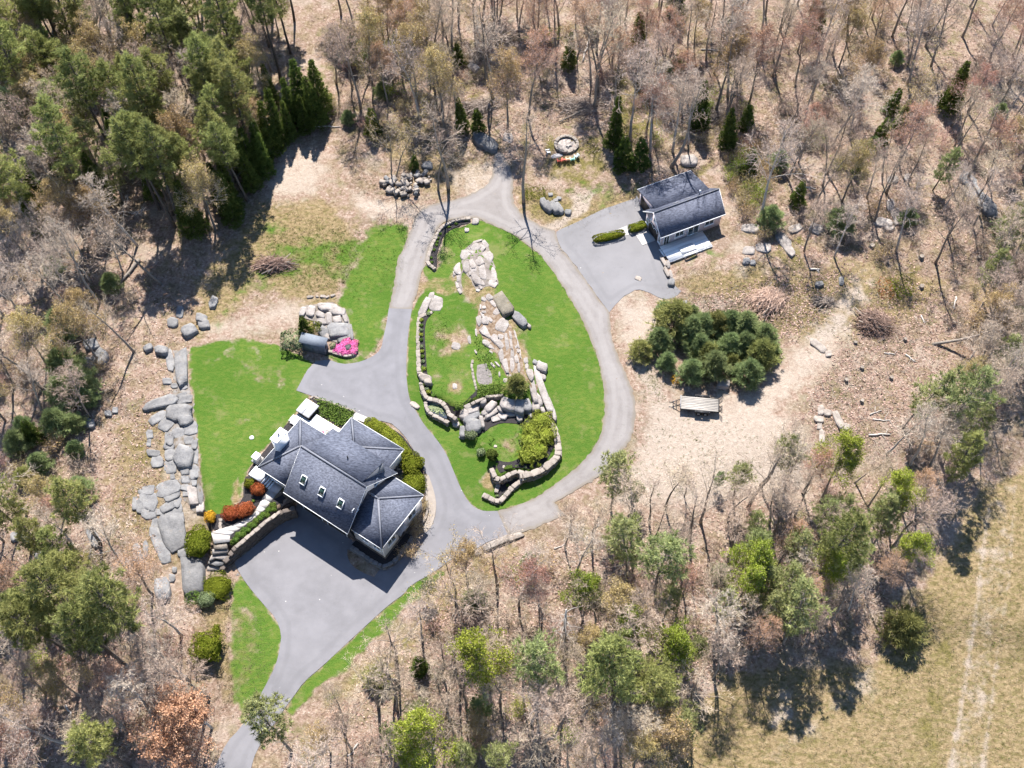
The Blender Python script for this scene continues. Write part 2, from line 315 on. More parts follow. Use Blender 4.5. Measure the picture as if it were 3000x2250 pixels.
def boards(name, a, bb, pitch, axis=0, ang=0.0, gap=.35):
    m, n, b = newmat(name); tc = nd(n, 'ShaderNodeTexCoord'); mp = nd(n, 'ShaderNodeMapping'); mp.inputs['Rotation'].default_value = (0, 0, ang); n.links.new(tc.outputs['Object'], mp.inputs[0])
    sx = nd(n, 'ShaderNodeSeparateXYZ'); n.links.new(mp.outputs[0], sx.inputs[0]); q = mth(n, 'DIVIDE', sx.outputs[axis], pitch); fr = mth(n, 'FRACT', q); fl = mth(n, 'FLOOR', q)
    wn = nd(n, 'ShaderNodeTexWhiteNoise', noise_dimensions='1D'); n.links.new(fl, wn.inputs['W']); c = ramp(n, wn.outputs[0], [(0, a), (1, bb)])
    c = mixc(n, mth(n, 'MULTIPLY', mth(n, 'LESS_THAN', fr, .1), gap), c, tuple(x * .25 for x in a)); n.links.new(c, b.inputs['Base Color'])
    bump(n, b, mth(n, 'GREATER_THAN', fr, .1), .4, .01); return m
MT['ground'] = ground_material()
MT['asphalt'] = asphalt('driveway asphalt', (.140, .136, .145), (.215, .21, .22))
MT['yard'] = asphalt('fine grey stone dust', (.148, .143, .148), (.23, .222, .228), .25)
MT['gravel'] = gravel('packed gravel', (.140, .126, .120), (.180, .165, .159), (.235, .220, .213))
MT['tanpath'] = gravel('tan stone dust', (.19, .16, .135), (.26, .225, .195), (.31, .275, .245))
MT['mulch'] = simple('black mulch', [(.3, (.010, .009, .010)), (.7, (.038, .033, .034))], 9, 4, .95, .8, .05)
MT['concrete'] = simple('pale concrete', [(.3, (.28, .265, .25)), (.7, (.36, .345, .33))], 1.5, 5, .8, .1, .01)
MT['flag'] = simple('pale flagstone', [(.3, (.34, .315, .295)), (.7, (.46, .43, .41))], 1.1, 5, .8, .2, .02, ovar=.08)
MT['rust'] = simple('rusty thin soil', [(.3, (.085, .055, .034)), (.5, (.15, .105, .07)), (.72, (.24, .205, .175))], 2.4, 6, .95, .6, .06)
MT['granite'] = rockmat('grey granite', (.098, .096, .099), (.200, .195, .192), (.135, .105, .075), k=.45)
MT['ledge'] = rockmat('pale pink ledge', (.150, .130, .118), (.315, .285, .266), (.16, .105, .07), k=.5)
MT['wallstone'] = rockmat('cream wall stone', (.150, .125, .106), (.30, .262, .23), (.15, .11, .08), k=.45)
MT['darkstone'] = rockmat('brown fieldstone', (.060, .050, .044), (.150, .122, .105), (.05, .042, .036))
MT['mossrock'] = rockmat('mossy granite', (.085, .075, .058), (.165, .145, .115), (.10, .072, .016), k=.95)
MT['roofN'] = shingle('blue grey asphalt shingle', (.027, .031, .046), (.115, .125, .162))
MT['roofG'] = shingle('grey asphalt shingle', (.026, .030, .047), (.110, .120, .160))
MT['hipcap'] = simple('light grey ridge shingle', [(.3, (.115, .12, .145)), (.7, (.165, .17, .195))], 6, 3, .8, .1, .01)
MT['trim'] = simple('white trim', [(.3, (.70, .70, .70)), (.7, (.80, .80, .80))], 2, 2, .6, .03, .005)
MT['siding'] = boards('pale grey clapboard', (.50, .48, .48), (.56, .54, .535), .15, 2, 0, .3)
MT['gable'] = boards('grey shingle siding', (.13, .14, .165), (.19, .20, .23), .18, 2, 0, .4)
MT['gsiding'] = boards('pale mauve clapboard', (.47, .405, .42), (.53, .46, .475), .15, 2, 0, .3)
MT['deck'] = boards('pale deck boards', (.55, .52, .50), (.72, .69, .66), .14, 0, math.radians(35 + 90), .25)
MT['gdeck'] = boards('weathered white deck boards', (.55, .53, .52), (.74, .72, .70), .14, 0, math.radians(-23 + 90), .25)
MT['glass'] = simple('dark window glass', [(.3, (.012, .018, .022)), (.7, (.03, .045, .045))], .8, 2, .08, 0, 0, spec=.5)
MT['skyglass'] = simple('green tinted skylight', [(.3, (.018, .04, .032)), (.7, (.03, .06, .045))], .8, 2, .15, 0, 0, spec=.3)
MT['darkdoor'] = simple('dark stained door', [(.3, (.02, .016, .014)), (.7, (.045, .036, .03))], 3, 3, .6, .1, .01)  # also colours the panel painted as shade in the garage's open bay
MT['metal'] = simple('grey metal', [(.3, (.16, .16, .17)), (.7, (.26, .26, .27))], 5, 3, .45, .05, .01, spec=.5)
MT['black'] = simple('black steel', [(.3, (.012, .012, .014)), (.7, (.03, .03, .032))], 6, 3, .55, .05, .01)
MT['tyre'] = simple('tyre rubber', [(.3, (.012, .012, .012)), (.7, (.022, .022, .022))], 8, 3, .85, .1, .01)
MT['plank'] = simple('weathered grey plank', [(.3, (.17, .155, .14)), (.7, (.36, .33, .30))], 2.0, 6, .9, .3, .02, ovar=.12, stretch=(.6, 6, 6))
MT['tubcover'] = simple('grey vinyl cover', [(.3, (.30, .30, .315)), (.7, (.35, .35, .365))], 1.5, 3, .5, .05, .01)
MT['shed'] = boards('blue grey shed siding', (.085, .10, .125), (.105, .12, .15), .15, 2, 0, .3)
MT['bark'] = simple('brown grey bark', [(.3, (.12, .098, .082)), (.7, (.27, .235, .20))], 5, 5, .95, .6, .05, ovar=.2, stretch=(3, 3, .6))
MT['paleBark'] = simple('pale grey bark', [(.3, (.20, .18, .16)), (.7, (.42, .385, .35))], 4, 5, .95, .5, .05, ovar=.15, stretch=(3, 3, .6))
MT['pineBark'] = simple('dark pine bark', [(.3, (.050, .042, .036)), (.7, (.14, .12, .105))], 5, 5, .95, .6, .05, ovar=.15, stretch=(3, 3, .6))
MT['twig'] = foliage('grey brown twigs', (.23, .17, .122), (.52, .415, .325), .0, .03, .22)
MT['twigpale'] = foliage('pale grey twigs', (.27, .21, .165), (.54, .445, .37), .0, .02, .15)
MT['twigred'] = foliage('reddish brown twigs', (.24, .155, .125), (.52, .365, .30), .0, .03, .2)
MT['budtan'] = foliage('tan buds', (.22, .155, .06), (.48, .37, .18), .25, .03, .15)
MT['budred'] = foliage('rust red buds', (.23, .115, .065), (.52, .31, .20), .2, .03, .15)
MT['budlime'] = foliage('lime young leaves', (.13, .175, .018), (.34, .38, .07), .35, .03, .15)
MT['pine'] = foliage('white pine needles', (.092, .108, .028), (.40, .40, .150), .4, .035, .18)
MT['pineblue'] = foliage('blue green needles', (.075, .112, .040), (.36, .42, .19), .42, .03, .15)
MT['spruce'] = foliage('dark spruce needles', (.026, .046, .010), (.14, .18, .042), .25, .03, .2)
MT['hedge'] = foliage('clipped yew leaves', (.042, .056, .005), (.19, .20, .028), .15, .02, .12)
MT['yewbright'] = foliage('yellow green juniper', (.085, .110, .012), (.34, .38, .075), .2, .02, .1)
MT['russet'] = foliage('russet leaves', (.12, .028, .010), (.42, .135, .055), .2, .02, .1)
MT['gold'] = foliage('golden leaves', (.22, .11, .008), (.62, .37, .04), .25, .01, .08)
MT['leafgreen'] = foliage('fresh green leaves', (.030, .065, .010), (.17, .24, .055), .25, .04, .15)
MT['palegreen'] = foliage('pale grey green leaves', (.06, .085, .035), (.28, .32, .18), .2, .03, .12)
MT['pink'] = foliage('pink blossom', (.45, .06, .20), (.80, .26, .50), .2, .02, .08)
MT['strawgrass'] = foliage('dry straw grass', (.13, .102, .06), (.32, .265, .178), .25, .02, .1)
MT['greengrass'] = foliage('green meadow grass', (.05, .08, .012), (.17, .20, .045), .25, .02, .1)
MT['debris'] = foliage('bleached sticks', (.13, .10, .08), (.36, .305, .26), .0, .02, .1)
MT['brush'] = foliage('red brown brush', (.11, .065, .05), (.40, .28, .23), .0, .02, .12)
MT['stump'] = simple('sawn stump', [(.3, (.08, .065, .055)), (.7, (.22, .19, .16))], 5, 4, .9, .4, .04)
MT['log'] = simple('bleached log', [(.3, (.24, .21, .19)), (.7, (.48, .44, .40))], 4, 5, .9, .4, .04, ovar=.15, stretch=(1, 5, 5))
MT['water'] = simple('still pond water', [(.4, (.006, .010, .016)), (.7, (.02, .03, .045))], 2, 3, .06, .02, .01, spec=.5)
MT['lily'] = simple('lily pad', [(.3, (.05, .085, .05)), (.7, (.13, .18, .12))], 3, 2, .6, .05, .01, ovar=.2)
MT['ash'] = simple('fire pit ash', [(.3, (.13, .115, .11)), (.7, (.36, .32, .295))], 3, 5, .95, .6, .04)

MT['ledgebase'] = rockmat('cracked pale bedrock', (.105, .088, .075), (.225, .196, .176), (.075, .066, .034), k=.75)
MT['rubble'] = simple('rock rubble and straw', [(.28, (.06, .045, .03)), (.42, (.125, .102, .078)), (.56, (.165, .15, .138)), (.72, (.21, .20, .192))], 1.4, 6, .95, .8, .1)
MT['softpine'] = foliage('soft pale pine needles', (.12, .145, .045), (.46, .48, .22), .45, .03, .12)
MT['shedroof'] = simple('pale blue grey shingle', [(.3, (.11, .125, .15)), (.7, (.15, .165, .19))], 6, 3, .8, .1, .01)
# ---------------------------------------------------------------- what grows where on the ground (green, sand, straw, moss), from outlines
LAWNS = dict(
 west=r('M4',(1215,590),(1330,572),(1450,545),(1620,540),(1780,570),(1850,600),(1960,655),(2020,695),(1960,800),(1925,872),(2000,908),(1960,950),(1920,1010),(1880,1060),(1850,1095),(1750,1205),(1650,1315),(1605,1385),(1582,1455),(1572,1560),(1540,1612),(1480,1642))+r('P',(730,742),(540,872),(300,872),(215,800))+r('M4',(1325,1659),(1300,1450),(1270,1150),(1240,900),(1222,750)),
 north=r('W',(882,488),(870,580),(842,662),(826,722),(802,768),(775,786),(742,787),(716,772),(705,768),(772,770),(772,745),(752,690),(735,650),(748,600),(775,560),(790,500),(830,485)),
 east=r('M5',(1300,-5),(1380,108),(1470,258),(1540,368),(1590,478),(1640,598),(1680,738),(1700,838),(1710,1000),(1690,1150),(1600,1300),(1480,1410),(1330,1520),(1200,1600),(1010,1652),(930,1655),(870,1632),(820,1588),(770,1498),(730,1398),(680,1278),(620,1188),(540,1098),(480,998),(440,928),(424,800),(424,700),(430,560),(442,450),(462,340),(490,290),(530,240),(545,140))+r('J',(350,640),(385,600),(480,680),(510,640),(505,500),(600,260),(700,195),(880,130),(985,90),(1080,132),(1230,202),(1380,262),(1480,342),(1650,482)),
 upper=r('M5',(600,372),(660,330),(720,300),(800,320),(880,380),(890,500),(840,560),(850,680),(855,780),(875,860),(850,900),(790,930),(740,965),(690,940),(640,920),(590,880),(580,830),(560,770),(556,680),(546,600),(542,520),(548,440)),
 ring=r('I',(960,890),(1040,832),(1130,770),(1220,732),(1380,742),(1470,762),(1498,830),(1460,1010),(1440,1130),(1370,1162),(1280,1178),(1190,1130),(1120,1050),(1000,1020)),
 southwest=r('B7',(1560,425),(1700,592),(1790,692),(1823,790),(1813,880),(1788,990),(1728,1112),(1685,1190),(1640,1260),(1560,1330),(1520,1250),(1500,1000),(1480,800),(1500,640),(1500,480)),
 southeast=r('B8',(-5,890),(200,705),(310,605),(410,535),(440,485),(620,385),(660,400),(520,560),(440,600),(300,740),(150,900),(0,1060))+r('B7',(2090,1100),(2000,1200),(1900,1320),(1860,1290),(1905,1203),(1972,1103),(2092,1003)))
def W(*p): return r('W', *p)
PAINT = [  # channel, strength, softness in photo pixels, outline
 (2,.85,50,W((560,440),(700,420),(760,480),(790,520),(740,640),(640,660),(560,620),(430,740),(410,700),(440,600))),
 (1,.75,50,W((600,320),(680,310),(720,370),(680,430),(600,440),(560,410))),
 (1,.55,30,W((640,640),(740,650),(700,640),(640,720),(440,740),(420,700))),
 (1,.70,30,W((740,400),(880,440),(960,430),(900,480),(860,490),(780,470))),
 (2,.55,40,W((760,250),(900,250),(1080,350),(1060,420),(950,450),(860,380))),
 (1,.60,25,W((960,360),(1080,340),(1100,380),(1050,440),(980,430))),
 (0,.55,40,W((580,520),(760,500),(880,490),(860,600),(780,640),(700,600),(520,640),(470,720),(460,690))),
 (0,.46,35,W((560,450),(640,480),(620,520),(560,530))),
 (3,.58,34,W((1160,280),(1300,280),(1330,350),(1290,420),(1230,430),(1170,380))),
 (0,.40,35,W((1180,380),(1400,390),(1380,430),(1290,460),(1230,440))),
 (2,.85,30,W((1120,410),(1240,420),(1420,410),(1370,450),(1260,500),(1180,490),(1110,440))),
 (3,.55,20,W((1120,405),(1190,405),(1245,440),(1240,465),(1190,490),(1130,460))),
 (1,.95,14,W((1225,420),(1290,410),(1270,455),(1200,500),(1170,490),(1220,465),(1240,440))),
 (2,.6,40,W((1560,300),(1640,320),(1620,480),(1570,420))),
 (0,.45,25,W((1450,560),(1560,520),(1560,560),(1480,590))),
 (2,.75,40,W((1460,600),(1640,560),(1700,640),(1600,660),(1480,640))),
 (1,.45,25,W((1560,520),(1600,500),(1640,540),(1620,620),(1580,600))),
 (1,.94,75,W((1320,640),(1420,640),(1440,700),(1380,760),(1470,880),(1620,840),(1740,730),(1850,600),(1890,600),(1815,760),(1690,880),(1760,960),(1740,1060),(1600,1090),(1480,1110),(1330,1090),(1380,960),(1400,860),(1350,760))),
 (2,.7,50,W((1350,640),(1440,660),(1430,760),(1390,760))),
 (3,.45,40,W((1380,780),(1440,780),(1430,860),(1390,860))),
 (2,.85,60,W((1600,600),(1860,560),(2060,600),(1960,700),(1760,760),(1600,680))),
 (2,1.1,40,W((2260,1000),(2120,1060),(2060,1180),(1960,1330),(1880,1440),(1720,1440),(1590,1460),(1480,1540),(1390,1700),(2260,1700))),
 (3,.42,60,W((1980,1330),(2060,1250),(2080,1400),(1960,1480),(1700,1659),(1640,1640),(1850,1500))),
 (3,.38,40,W((2130,1250),(2230,1250),(2230,1420),(2150,1450))),
 (1,.40,26,W((2110,1100),(2190,1040),(2186,1250),(2150,1440),(2120,1690),(2030,1690),(2072,1480),(2096,1290))),(3,.50,30,W((2030,1300),(2085,1220),(2070,1420),(2030,1690),(1940,1690),(1990,1500))),(1,.62,14,W((2128,1090),(2146,1085),(2118,1330),(2092,1500),(2060,1690),(2036,1690),(2074,1480),(2102,1290))),(1,.55,12,W((2185,1050),(2200,1040),(2186,1250),(2160,1430),(2130,1690),(2108,1690),(2146,1420),(2174,1240))),(1,.5,10,W((2150,1150),(2158,1150),(2140,1330),(2105,1560),(2096,1560),(2130,1330))),(1,.45,40,W((1900,1400),(1960,1360),(1900,1500),(1760,1600),(1640,1660),(1620,1630),(1760,1530))),(1,.6,25,W((1660,1500),(1720,1480),(1720,1560),(1660,1580))),
 (2,.7,40,W((480,1250),(560,1320),(590,1420),(560,1500),(500,1560),(460,1440),(420,1300))),
 (2,.7,35,W((900,1340),(1000,1230),(1060,1190),(1150,1170),(1090,1230),(960,1350),(800,1490),(660,1560),(720,1480))),
 (0,.40,35,W((820,1420),(900,1340),(880,1400),(700,1540),(640,1560),(720,1480))),
 (3,.55,30,W((1000,120),(1060,140),(1050,240),(990,230))),(3,.6,35,W((1300,180),(1420,120),(1440,300),(1330,330))),(3,.5,40,W((1500,60),(1620,120),(1600,240),(1500,180))),(3,.5,30,W((860,240),(940,260),(900,330),(850,310))),(3,.55,35,W((1640,480),(1760,500),(1740,600),(1640,560))),(3,.45,40,W((1860,560),(2000,560),(2000,680),(1880,660))),(3,.5,35,W((1060,1230),(1150,1210),(1120,1290),(1040,1300))),(3,.5,35,W((150,1180),(260,1150),(240,1250),(160,1260))),(3,.5,35,W((1450,330),(1560,340),(1540,400),(1440,380))),
 (3,.50,45,W((280,900),(400,1000),(330,1050),(270,1010))),
 (2,.55,50,W((230,900),(400,860),(420,1060),(440,1240),(280,1230),(220,1060))),
 (1,.5,25,W((360,760),(410,750),(440,1120),(400,1150),(340,1100))),
 (2,.6,30,W((405,740),(425,900),(435,1100),(450,1130),(425,1130),(400,800))),
 (0,.40,12,r('L',(300,640),(520,900),(700,1240),(860,1640),(260,1640),(180,1100))),
 (2,.55,14,r('L',(240,300),(1100,250),(1250,700),(1400,1400),(1100,1650),(600,1000))),
 (2,.6,12,r('K',(420,600),(1000,880),(1000,1250),(640,1300),(400,1000),(360,780))),
 (2,.85,16,r('I',(980,1400),(1120,1230),(1160,1400),(1160,1520),(1000,1500))),
 (2,.6,22,r('J',(260,840),(460,720),(640,700),(640,840),(420,920),(300,900))),
 (2,.45,16,r('J',(560,360),(760,380),(740,640),(540,660))),
 (2,.7,18,r('Sh',(300,300),(1300,100),(1500,500),(1500,800),(1300,1100),(400,800))),
]
_lawnw = dict(west=1.0, north=1.0, east=1.0, upper=.82, ring=.78, southwest=1.0, southeast=.95)
_softs = dict(west=9, north=34, east=6, upper=14, ring=8, southwest=16, southeast=14)
def weights(P3):
    q = PXA(P3); W4 = np.zeros((len(q), 4))
    for ch, s, soft, poly in PAINT:
        lo = np.min(poly, 0) - soft; hi = np.max(poly, 0) + soft; m = np.all((q > lo) & (q < hi), 1)
        if not m.any(): continue
        W4[m, ch] = np.maximum(W4[m, ch], s * np.clip(.5 + sdist(q[m], poly) / (2 * soft), 0, 1))
    for k, poly in LAWNS.items():
        soft = _softs[k]; lo = np.min(poly, 0) - soft; hi = np.max(poly, 0) + soft; m = np.all((q > lo) & (q < hi), 1)
        v = _lawnw[k] * np.clip(.5 + sdist(q[m], poly) / (2 * soft), 0, 1); W4[m, 0] = np.maximum(W4[m, 0], v)
        W4[m, 1:] *= (1 - v)[:, None]
    return wear(q, W4)
WEAR = [(.66,.55,14,LAWNS['upper']),  # places inside the lawns worn to straw: how much green is left, how much straw shows
 (.42,.75,14,r('J',(260,840),(460,720),(640,700),(760,640),(760,900),(640,1000),(420,920),(300,900))),(.55,.6,12,r('J',(540,340),(740,380),(720,640),(520,660))),(.35,.7,14,r('K',(420,560),(1000,860),(1020,1250),(640,1320),(400,1020),(360,780))),(.3,.75,14,r('L',(240,260),(1080,220),(1260,700),(1400,1100),(1500,1500),(1200,1650),(640,1100))),(.5,.55,14,r('L',(1080,300),(1460,320),(1480,440),(1330,1050),(1250,700))),
 (.25,.9,12,r('I',(980,1400),(1110,1200),(1160,1400),(1160,1520),(1000,1500))),(.5,.6,10,r('I',(1180,940),(1440,820),(1420,1060),(1300,1090))),(.4,.8,10,r('I',(940,900),(1100,940),(1120,1010),(960,1010))),(.55,.5,30,r('M4',(1230,600),(1700,570),(1760,640),(1500,700),(1280,700))),(.5,.6,20,r('M4',(1500,1030),(1660,1020),(1620,1140),(1500,1130))),(.6,.5,24,r('M4',(1560,680),(1850,700),(1900,900),(1640,860))),(.3,.8,10,r('M4',(1560,1400),(1500,1480),(1490,1640),(1560,1600))),(.45,.6,8,r('M4',(1215,590),(1262,1150),(1325,1659),(1345,1659),(1285,1150),(1245,700))),
 (.3,.9,14,r('I',(640,260),(760,260),(760,380),(640,380))),(.55,.5,16,r('M5',(640,480),(780,460),(800,640),(660,650))),(.5,.6,22,r('B7',(1500,560),(1640,620),(1700,800),(1680,1000),(1600,1200),(1540,1320),(1490,900))),(.6,.5,14,r('B8',(300,760),(460,600),(560,540),(440,620),(150,920),(0,1060),(-60,1040)))]
def wear(q, W4):
    for g, st, soft, poly in WEAR:
        lo = np.min(poly, 0) - soft; hi = np.max(poly, 0) + soft; m = np.all((q > lo) & (q < hi), 1)
        if not m.any(): continue
        v = np.clip(.5 + sdist(q[m], poly) / (2 * soft), 0, 1); W4[m, 0] *= 1 - (1 - g) * v; W4[m, 2] = np.maximum(W4[m, 2], st * v)
    return W4
def set_weights(me, P3):
    a = me.attributes.new('gw', 'FLOAT_COLOR', 'POINT'); a.data.foreach_set('color', weights(P3).astype(np.float32).ravel())

def make_ground():
    xs = np.concatenate([[-900, -400, -200, -130], _gx0 + np.arange(_gnx) * _gs, [130, 200, 400, 900]]); ys = np.concatenate([[-900, -300, -80, 0], _gy0 + np.arange(_gny) * _gs, [190, 260, 500, 1100]])
    X, Y = np.meshgrid(xs, ys); P = np.stack([X.ravel(), Y.ravel()], 1); z = zt(P)
    z = z + nrg.normal(0, .018, len(z)); V = np.column_stack([P, z]); nx, ny = len(xs), len(ys)
    i = (np.arange(ny - 1)[:, None] * nx + np.arange(nx - 1)[None]).ravel(); F = np.concatenate([np.stack([i, i + 1, i + nx + 1], 1), np.stack([i, i + nx + 1, i + nx], 1)])
    mb = MB().add(V, F); me = mb.mesh('ground', True); set_weights(me, V); o = obj('ground', me, MT['ground']); tag(o, kind='structure'); return o
make_ground()

def smooth_ring(P, keep=.35):
    P = [np.asarray(p, float) for p in P]; n = len(P); out = []
    for i in range(n):
        a, b, c = P[i - 1], P[i], P[(i + 1) % n]; u = (b - a) / (np.linalg.norm(b - a) + 1e-9); v = (c - b) / (np.linalg.norm(c - b) + 1e-9)
        if u @ v < keep: out.append(b)
        else: out += [b * .75 + a * .25, b * .75 + c * .25]
    return out
def sheet(name, world_pts, mat, dz, step=.7, smooth=1, jit=0.0, zfix=None, gw=False, skirt=.05, **tg):
    P = [np.asarray(p, float)[:2] for p in world_pts]
    for _ in range(smooth): P = smooth_ring(P)
    out = []
    for a, b in zip(P, P[1:] + P[:1]):
        k = max(1, int(np.linalg.norm(b - a) / step)); out += [a + (b - a) * t / k for t in range(k)]
    P = np.array(out)
    if jit: P = P + nrg.normal(0, jit, P.shape)
    lo, hi = P.min(0), P.max(0); gx, gy = np.meshgrid(np.arange(lo[0], hi[0], step), np.arange(lo[1], hi[1], step)); g = np.stack([gx.ravel(), gy.ravel()], 1)
    g = g + nrg.uniform(-.1, .1, g.shape) * step
    if len(g): g = g[sdist(g, P) > step * .4]
    n = len(P); allp = [Vector(p) for p in P] + [Vector(p) for p in g]
    res = delaunay_2d_cdt(allp, [(i, (i + 1) % n) for i in range(n)], [], 1, 1e-5)
    V2 = np.array([list(v) for v in res[0]]); F = [list(f) for f in res[2]]
    z = (zt(V2) if zfix is None else np.full(len(V2), zfix)) + dz; V = np.column_stack([V2, z])
    T = []
    for f in F:
        for k in range(1, len(f) - 1): T.append((f[0], f[k], f[k + 1]))
    T = np.array(T); c = np.cross(V2[T[:, 1]] - V2[T[:, 0]], V2[T[:, 2]] - V2[T[:, 0]]); T[c < 0] = T[c < 0][:, ::-1]
    mb = MB().add(V, T, np.clip(seg_dist(V2, P), 0, 4) if mat in (MT['asphalt'], MT['gravel'], MT['yard']) else None)
    if skirt:
        zz = (zt(P) if zfix is None else np.full(n, zfix)) + dz; top = np.column_stack([P, zz]); bot = top - [0, 0, skirt]; i = np.arange(n); j = (i + 1) % n
        mb.add(np.concatenate([top, bot]), np.concatenate([np.stack([i, n + i, n + j], 1), np.stack([i, n + j, j], 1)]))
    me = mb.mesh(name, gw)
    if gw: set_weights(me, np.concatenate(mb.v))
    o = obj(name, me, mat); tag(o, **tg); return o
S = dict(kind='structure')
for k, pl in LAWNS.items(): sheet('lawn', GP(pl), MT['ground'], .030, .55, 1, .03, gw=True, skirt=.03, **S)
YLEFT = [(1628, 678), (1637, 720), (1680, 770), (1715, 820), (1750, 870), (1785, 915)]
gy = r('T2',(1390,1500),(1500,1450),(1600,1402),(1760,1332),(1900,1290))+r('G',(270,512),(330,600),(420,820),(600,1190),(560,1270),(590,1350),(640,1500),(720,1590),(790,1659))+r('M5',(2205,225),(2170,270),(2080,285),(1970,225),(1920,215),(1850,250),(1790,300))+YLEFT[::-1]
sheet('parking_yard', GP(gy), MT['yard'], .045, .8, 1, .04, **S)
gd = r('M5',(308,346),(330,250),(355,80),(370,0))+r('T2',(395,1640),(420,1560),(450,1480),(480,1400),(540,1340),(640,1310),(760,1290),(900,1235),(975,1165),(985,1060),(1000,985),(1050,990),(1090,1080),(1112,1150),(1112,1300),(1150,1370),(1200,1410),(1290,1465),(1390,1500))+YLEFT+r('M5',(1740,400),(1750,520),(1790,650),(1850,770),(1890,880),(1910,1000),(1900,1100),(1880,1180),(1830,1250),(1780,1330),(1660,1440),(1500,1530),(1380,1600))+r('B8',(1450,20),(1330,70),(1190,130),(1080,150),(1010,-5))+r('M5',(1200,1600),(1330,1520),(1480,1410),(1600,1300),(1690,1150),(1710,1000),(1700,840),(1680,740),(1640,600),(1590,480),(1540,370),(1470,260),(1380,110),(1300,0))+r('J',(1650,480),(1480,340),(1380,260),(1230,200),(1080,130),(980,85),(880,72),(700,80),(600,110),(520,180),(470,260),(420,420),(375,590),(350,640),(320,720),(290,880),(240,1000),(215,1105))
sheet('gravel_drive', GP(gd), MT['gravel'], .050, .42, 1, .06, **S)
def h3(a, b, z): p = hp(a, b); return np.array([p[0], p[1], z])
dw = GP(r('M5',(308,340),(458,345),(440,450),(428,560),(421,700),(422,800),(440,930),(480,1000),(540,1100),(620,1190),(680,1280),(730,1400),(770,1500),(820,1590),(870,1637),(930,1656),(1010,1652))+r('B8',(1080,150),(950,192),(900,225),(830,255),(700,310),(620,380),(440,480),(410,530),(310,600),(200,700),(0,885))+r('B7',(2090,1000),(1970,1100),(1900,1200),(1840,1280),(1760,1400),(1690,1500),(1640,1600),(1610,1760),(1340,1760),(1390,1659),(1470,1490),(1560,1400),(1650,1260),(1690,1180),(1730,1110),(1790,990),(1815,880),(1825,790),(1790,690),(1700,590),(1600,470),(1525,350)))
dw += [U(*q, -2.3) for q in r('S5', (900, 1030), (1150, 840), (1470, 550), (1700, 350))] + [h3(.2, -4.6, 0), h3(.2, -3.5, 0), h3(9.1, -3.5, 0), h3(9.1, -4.6, 0)]
dw += GP(r('S4', (300, 1050), (620, 1210), (1000, 900), (1130, 790), (1250, 770), (1335, 600), (1362, 400), (1330, 200), (1255, 0))+r('M5',(530,1380),(475,1265),(400,1150),(300,1065)))+GP(r('H',(1420,330),(1470,270),(1335,212),(865,38))+r('M4',(1920,872),(2020,690),(2130,672))+r('M5',(0,702),(90,695),(170,670),(235,630),(262,590),(270,540),(295,430)))
sheet('driveway', dw, MT['asphalt'], .060, .5, 1, .0, skirt=.08, **S)
sheet('curved_path', GP(r('S4',(1180,-40),(1248,-40),(1330,200),(1360,400),(1330,600),(1250,768),(1130,780),(1210,640),(1245,480),(1240,300),(1205,130)), .02), MT['tanpath'], .085, .6, 1, **S)
sheet('lawn', GP(r('S4', (90, 1020), (350, 1190), (560, 1290), (470, 1420), (330, 1370), (150, 1260), (85, 1130))), MT['ground'], .10, .5, 1, gw=True, **S)
# planting beds
BED = dict(
 n=r('J',(870,95),(880,125),(760,165),(690,190),(620,230),(570,290),(530,400),(500,500),(510,620),(485,655),(430,620),(412,560),(420,500),(470,380),(520,260),(560,200),(640,150),(740,110)),
 w=r('M5',(600,366),(560,400),(546,440),(541,520),(546,600),(553,680),(556,740),(560,770),(505,765),(500,700),(498,600),(499,500),(502,395),(540,380)),
 w2=r('M5',(530,822),(580,828),(580,872),(600,900),(640,928),(700,965),(745,985),(790,960),(850,900),(880,870),(880,905),(845,925),(790,985),(770,1015),(760,1055),(700,1010),(660,950),(580,930),(540,890)),
 low=r('I',(760,640),(1000,640),(1300,640),(1600,620),(1740,680),(1800,850),(1840,980),(1780,1100),(1700,1200),(1560,1262),(1440,1240),(1380,1225),(1340,1260),(1170,1335),(1122,1240),(1190,1150),(1280,1180),(1370,1163),(1440,1130),(1460,1010),(1500,830),(1470,760),(1380,740),(1220,730),(1130,770),(1040,830),(950,890),(880,870),(830,800)),
 tip=r('I',(1215,1400),(1300,1370),(1380,1330),(1440,1335),(1420,1380),(1330,1450),(1250,1530),(1190,1590),(1160,1575),(1195,1480)),
 garden=r('H',(850,62),(1330,212),(1310,280),(1180,385),(900,215),(940,150)),
 path=r('P',(880,260),(960,250),(1150,370),(1215,440),(1235,560),(1080,720),(1010,860),(560,1100),(330,1150),(240,1020),(212,800),(300,870),(540,870),(730,740),(830,640),(850,420)),
 path2=r('P',(1480,560),(1270,670),(1200,780),(900,1040),(640,1200),(560,1330),(700,1385),(1000,1135),(1180,995),(1430,800),(1600,690)),
 houseW=r('H',(160,900),(210,800),(330,660),(450,520),(600,330),(690,260),(720,300),(600,450),(440,640),(300,830),(200,960)),
 hedge=r('H',(1420,320),(1500,270),(1640,330),(1860,480),(1970,640),(2060,720),(2075,1080),(1900,1000),(1720,850),(1840,620),(1640,480)),
 spit=r('Sh',(1100,1420),(1200,1250),(1330,1220),(1480,1180),(1640,1200),(1690,1400),(1640,1510),(1400,1500),(1250,1450)))
for k, pl in BED.items(): sheet('mulch_bed', GP(pl), MT['mulch'], .085 if k not in ('hedge', 'houseW') else .07, .5, 1, .03, **S)
sheet('mulch_bed', [U(*q, -1.45) for q in r('S4', (150, 950), (350, 1110), (500, 1200), (610, 1245), (710, 1200), (850, 1060), (960, 900), (1010, 820), (700, 700), (300, 800))], MT['mulch'], 0, .6, 1, zfix=-1.45, skirt=1.2, **S)
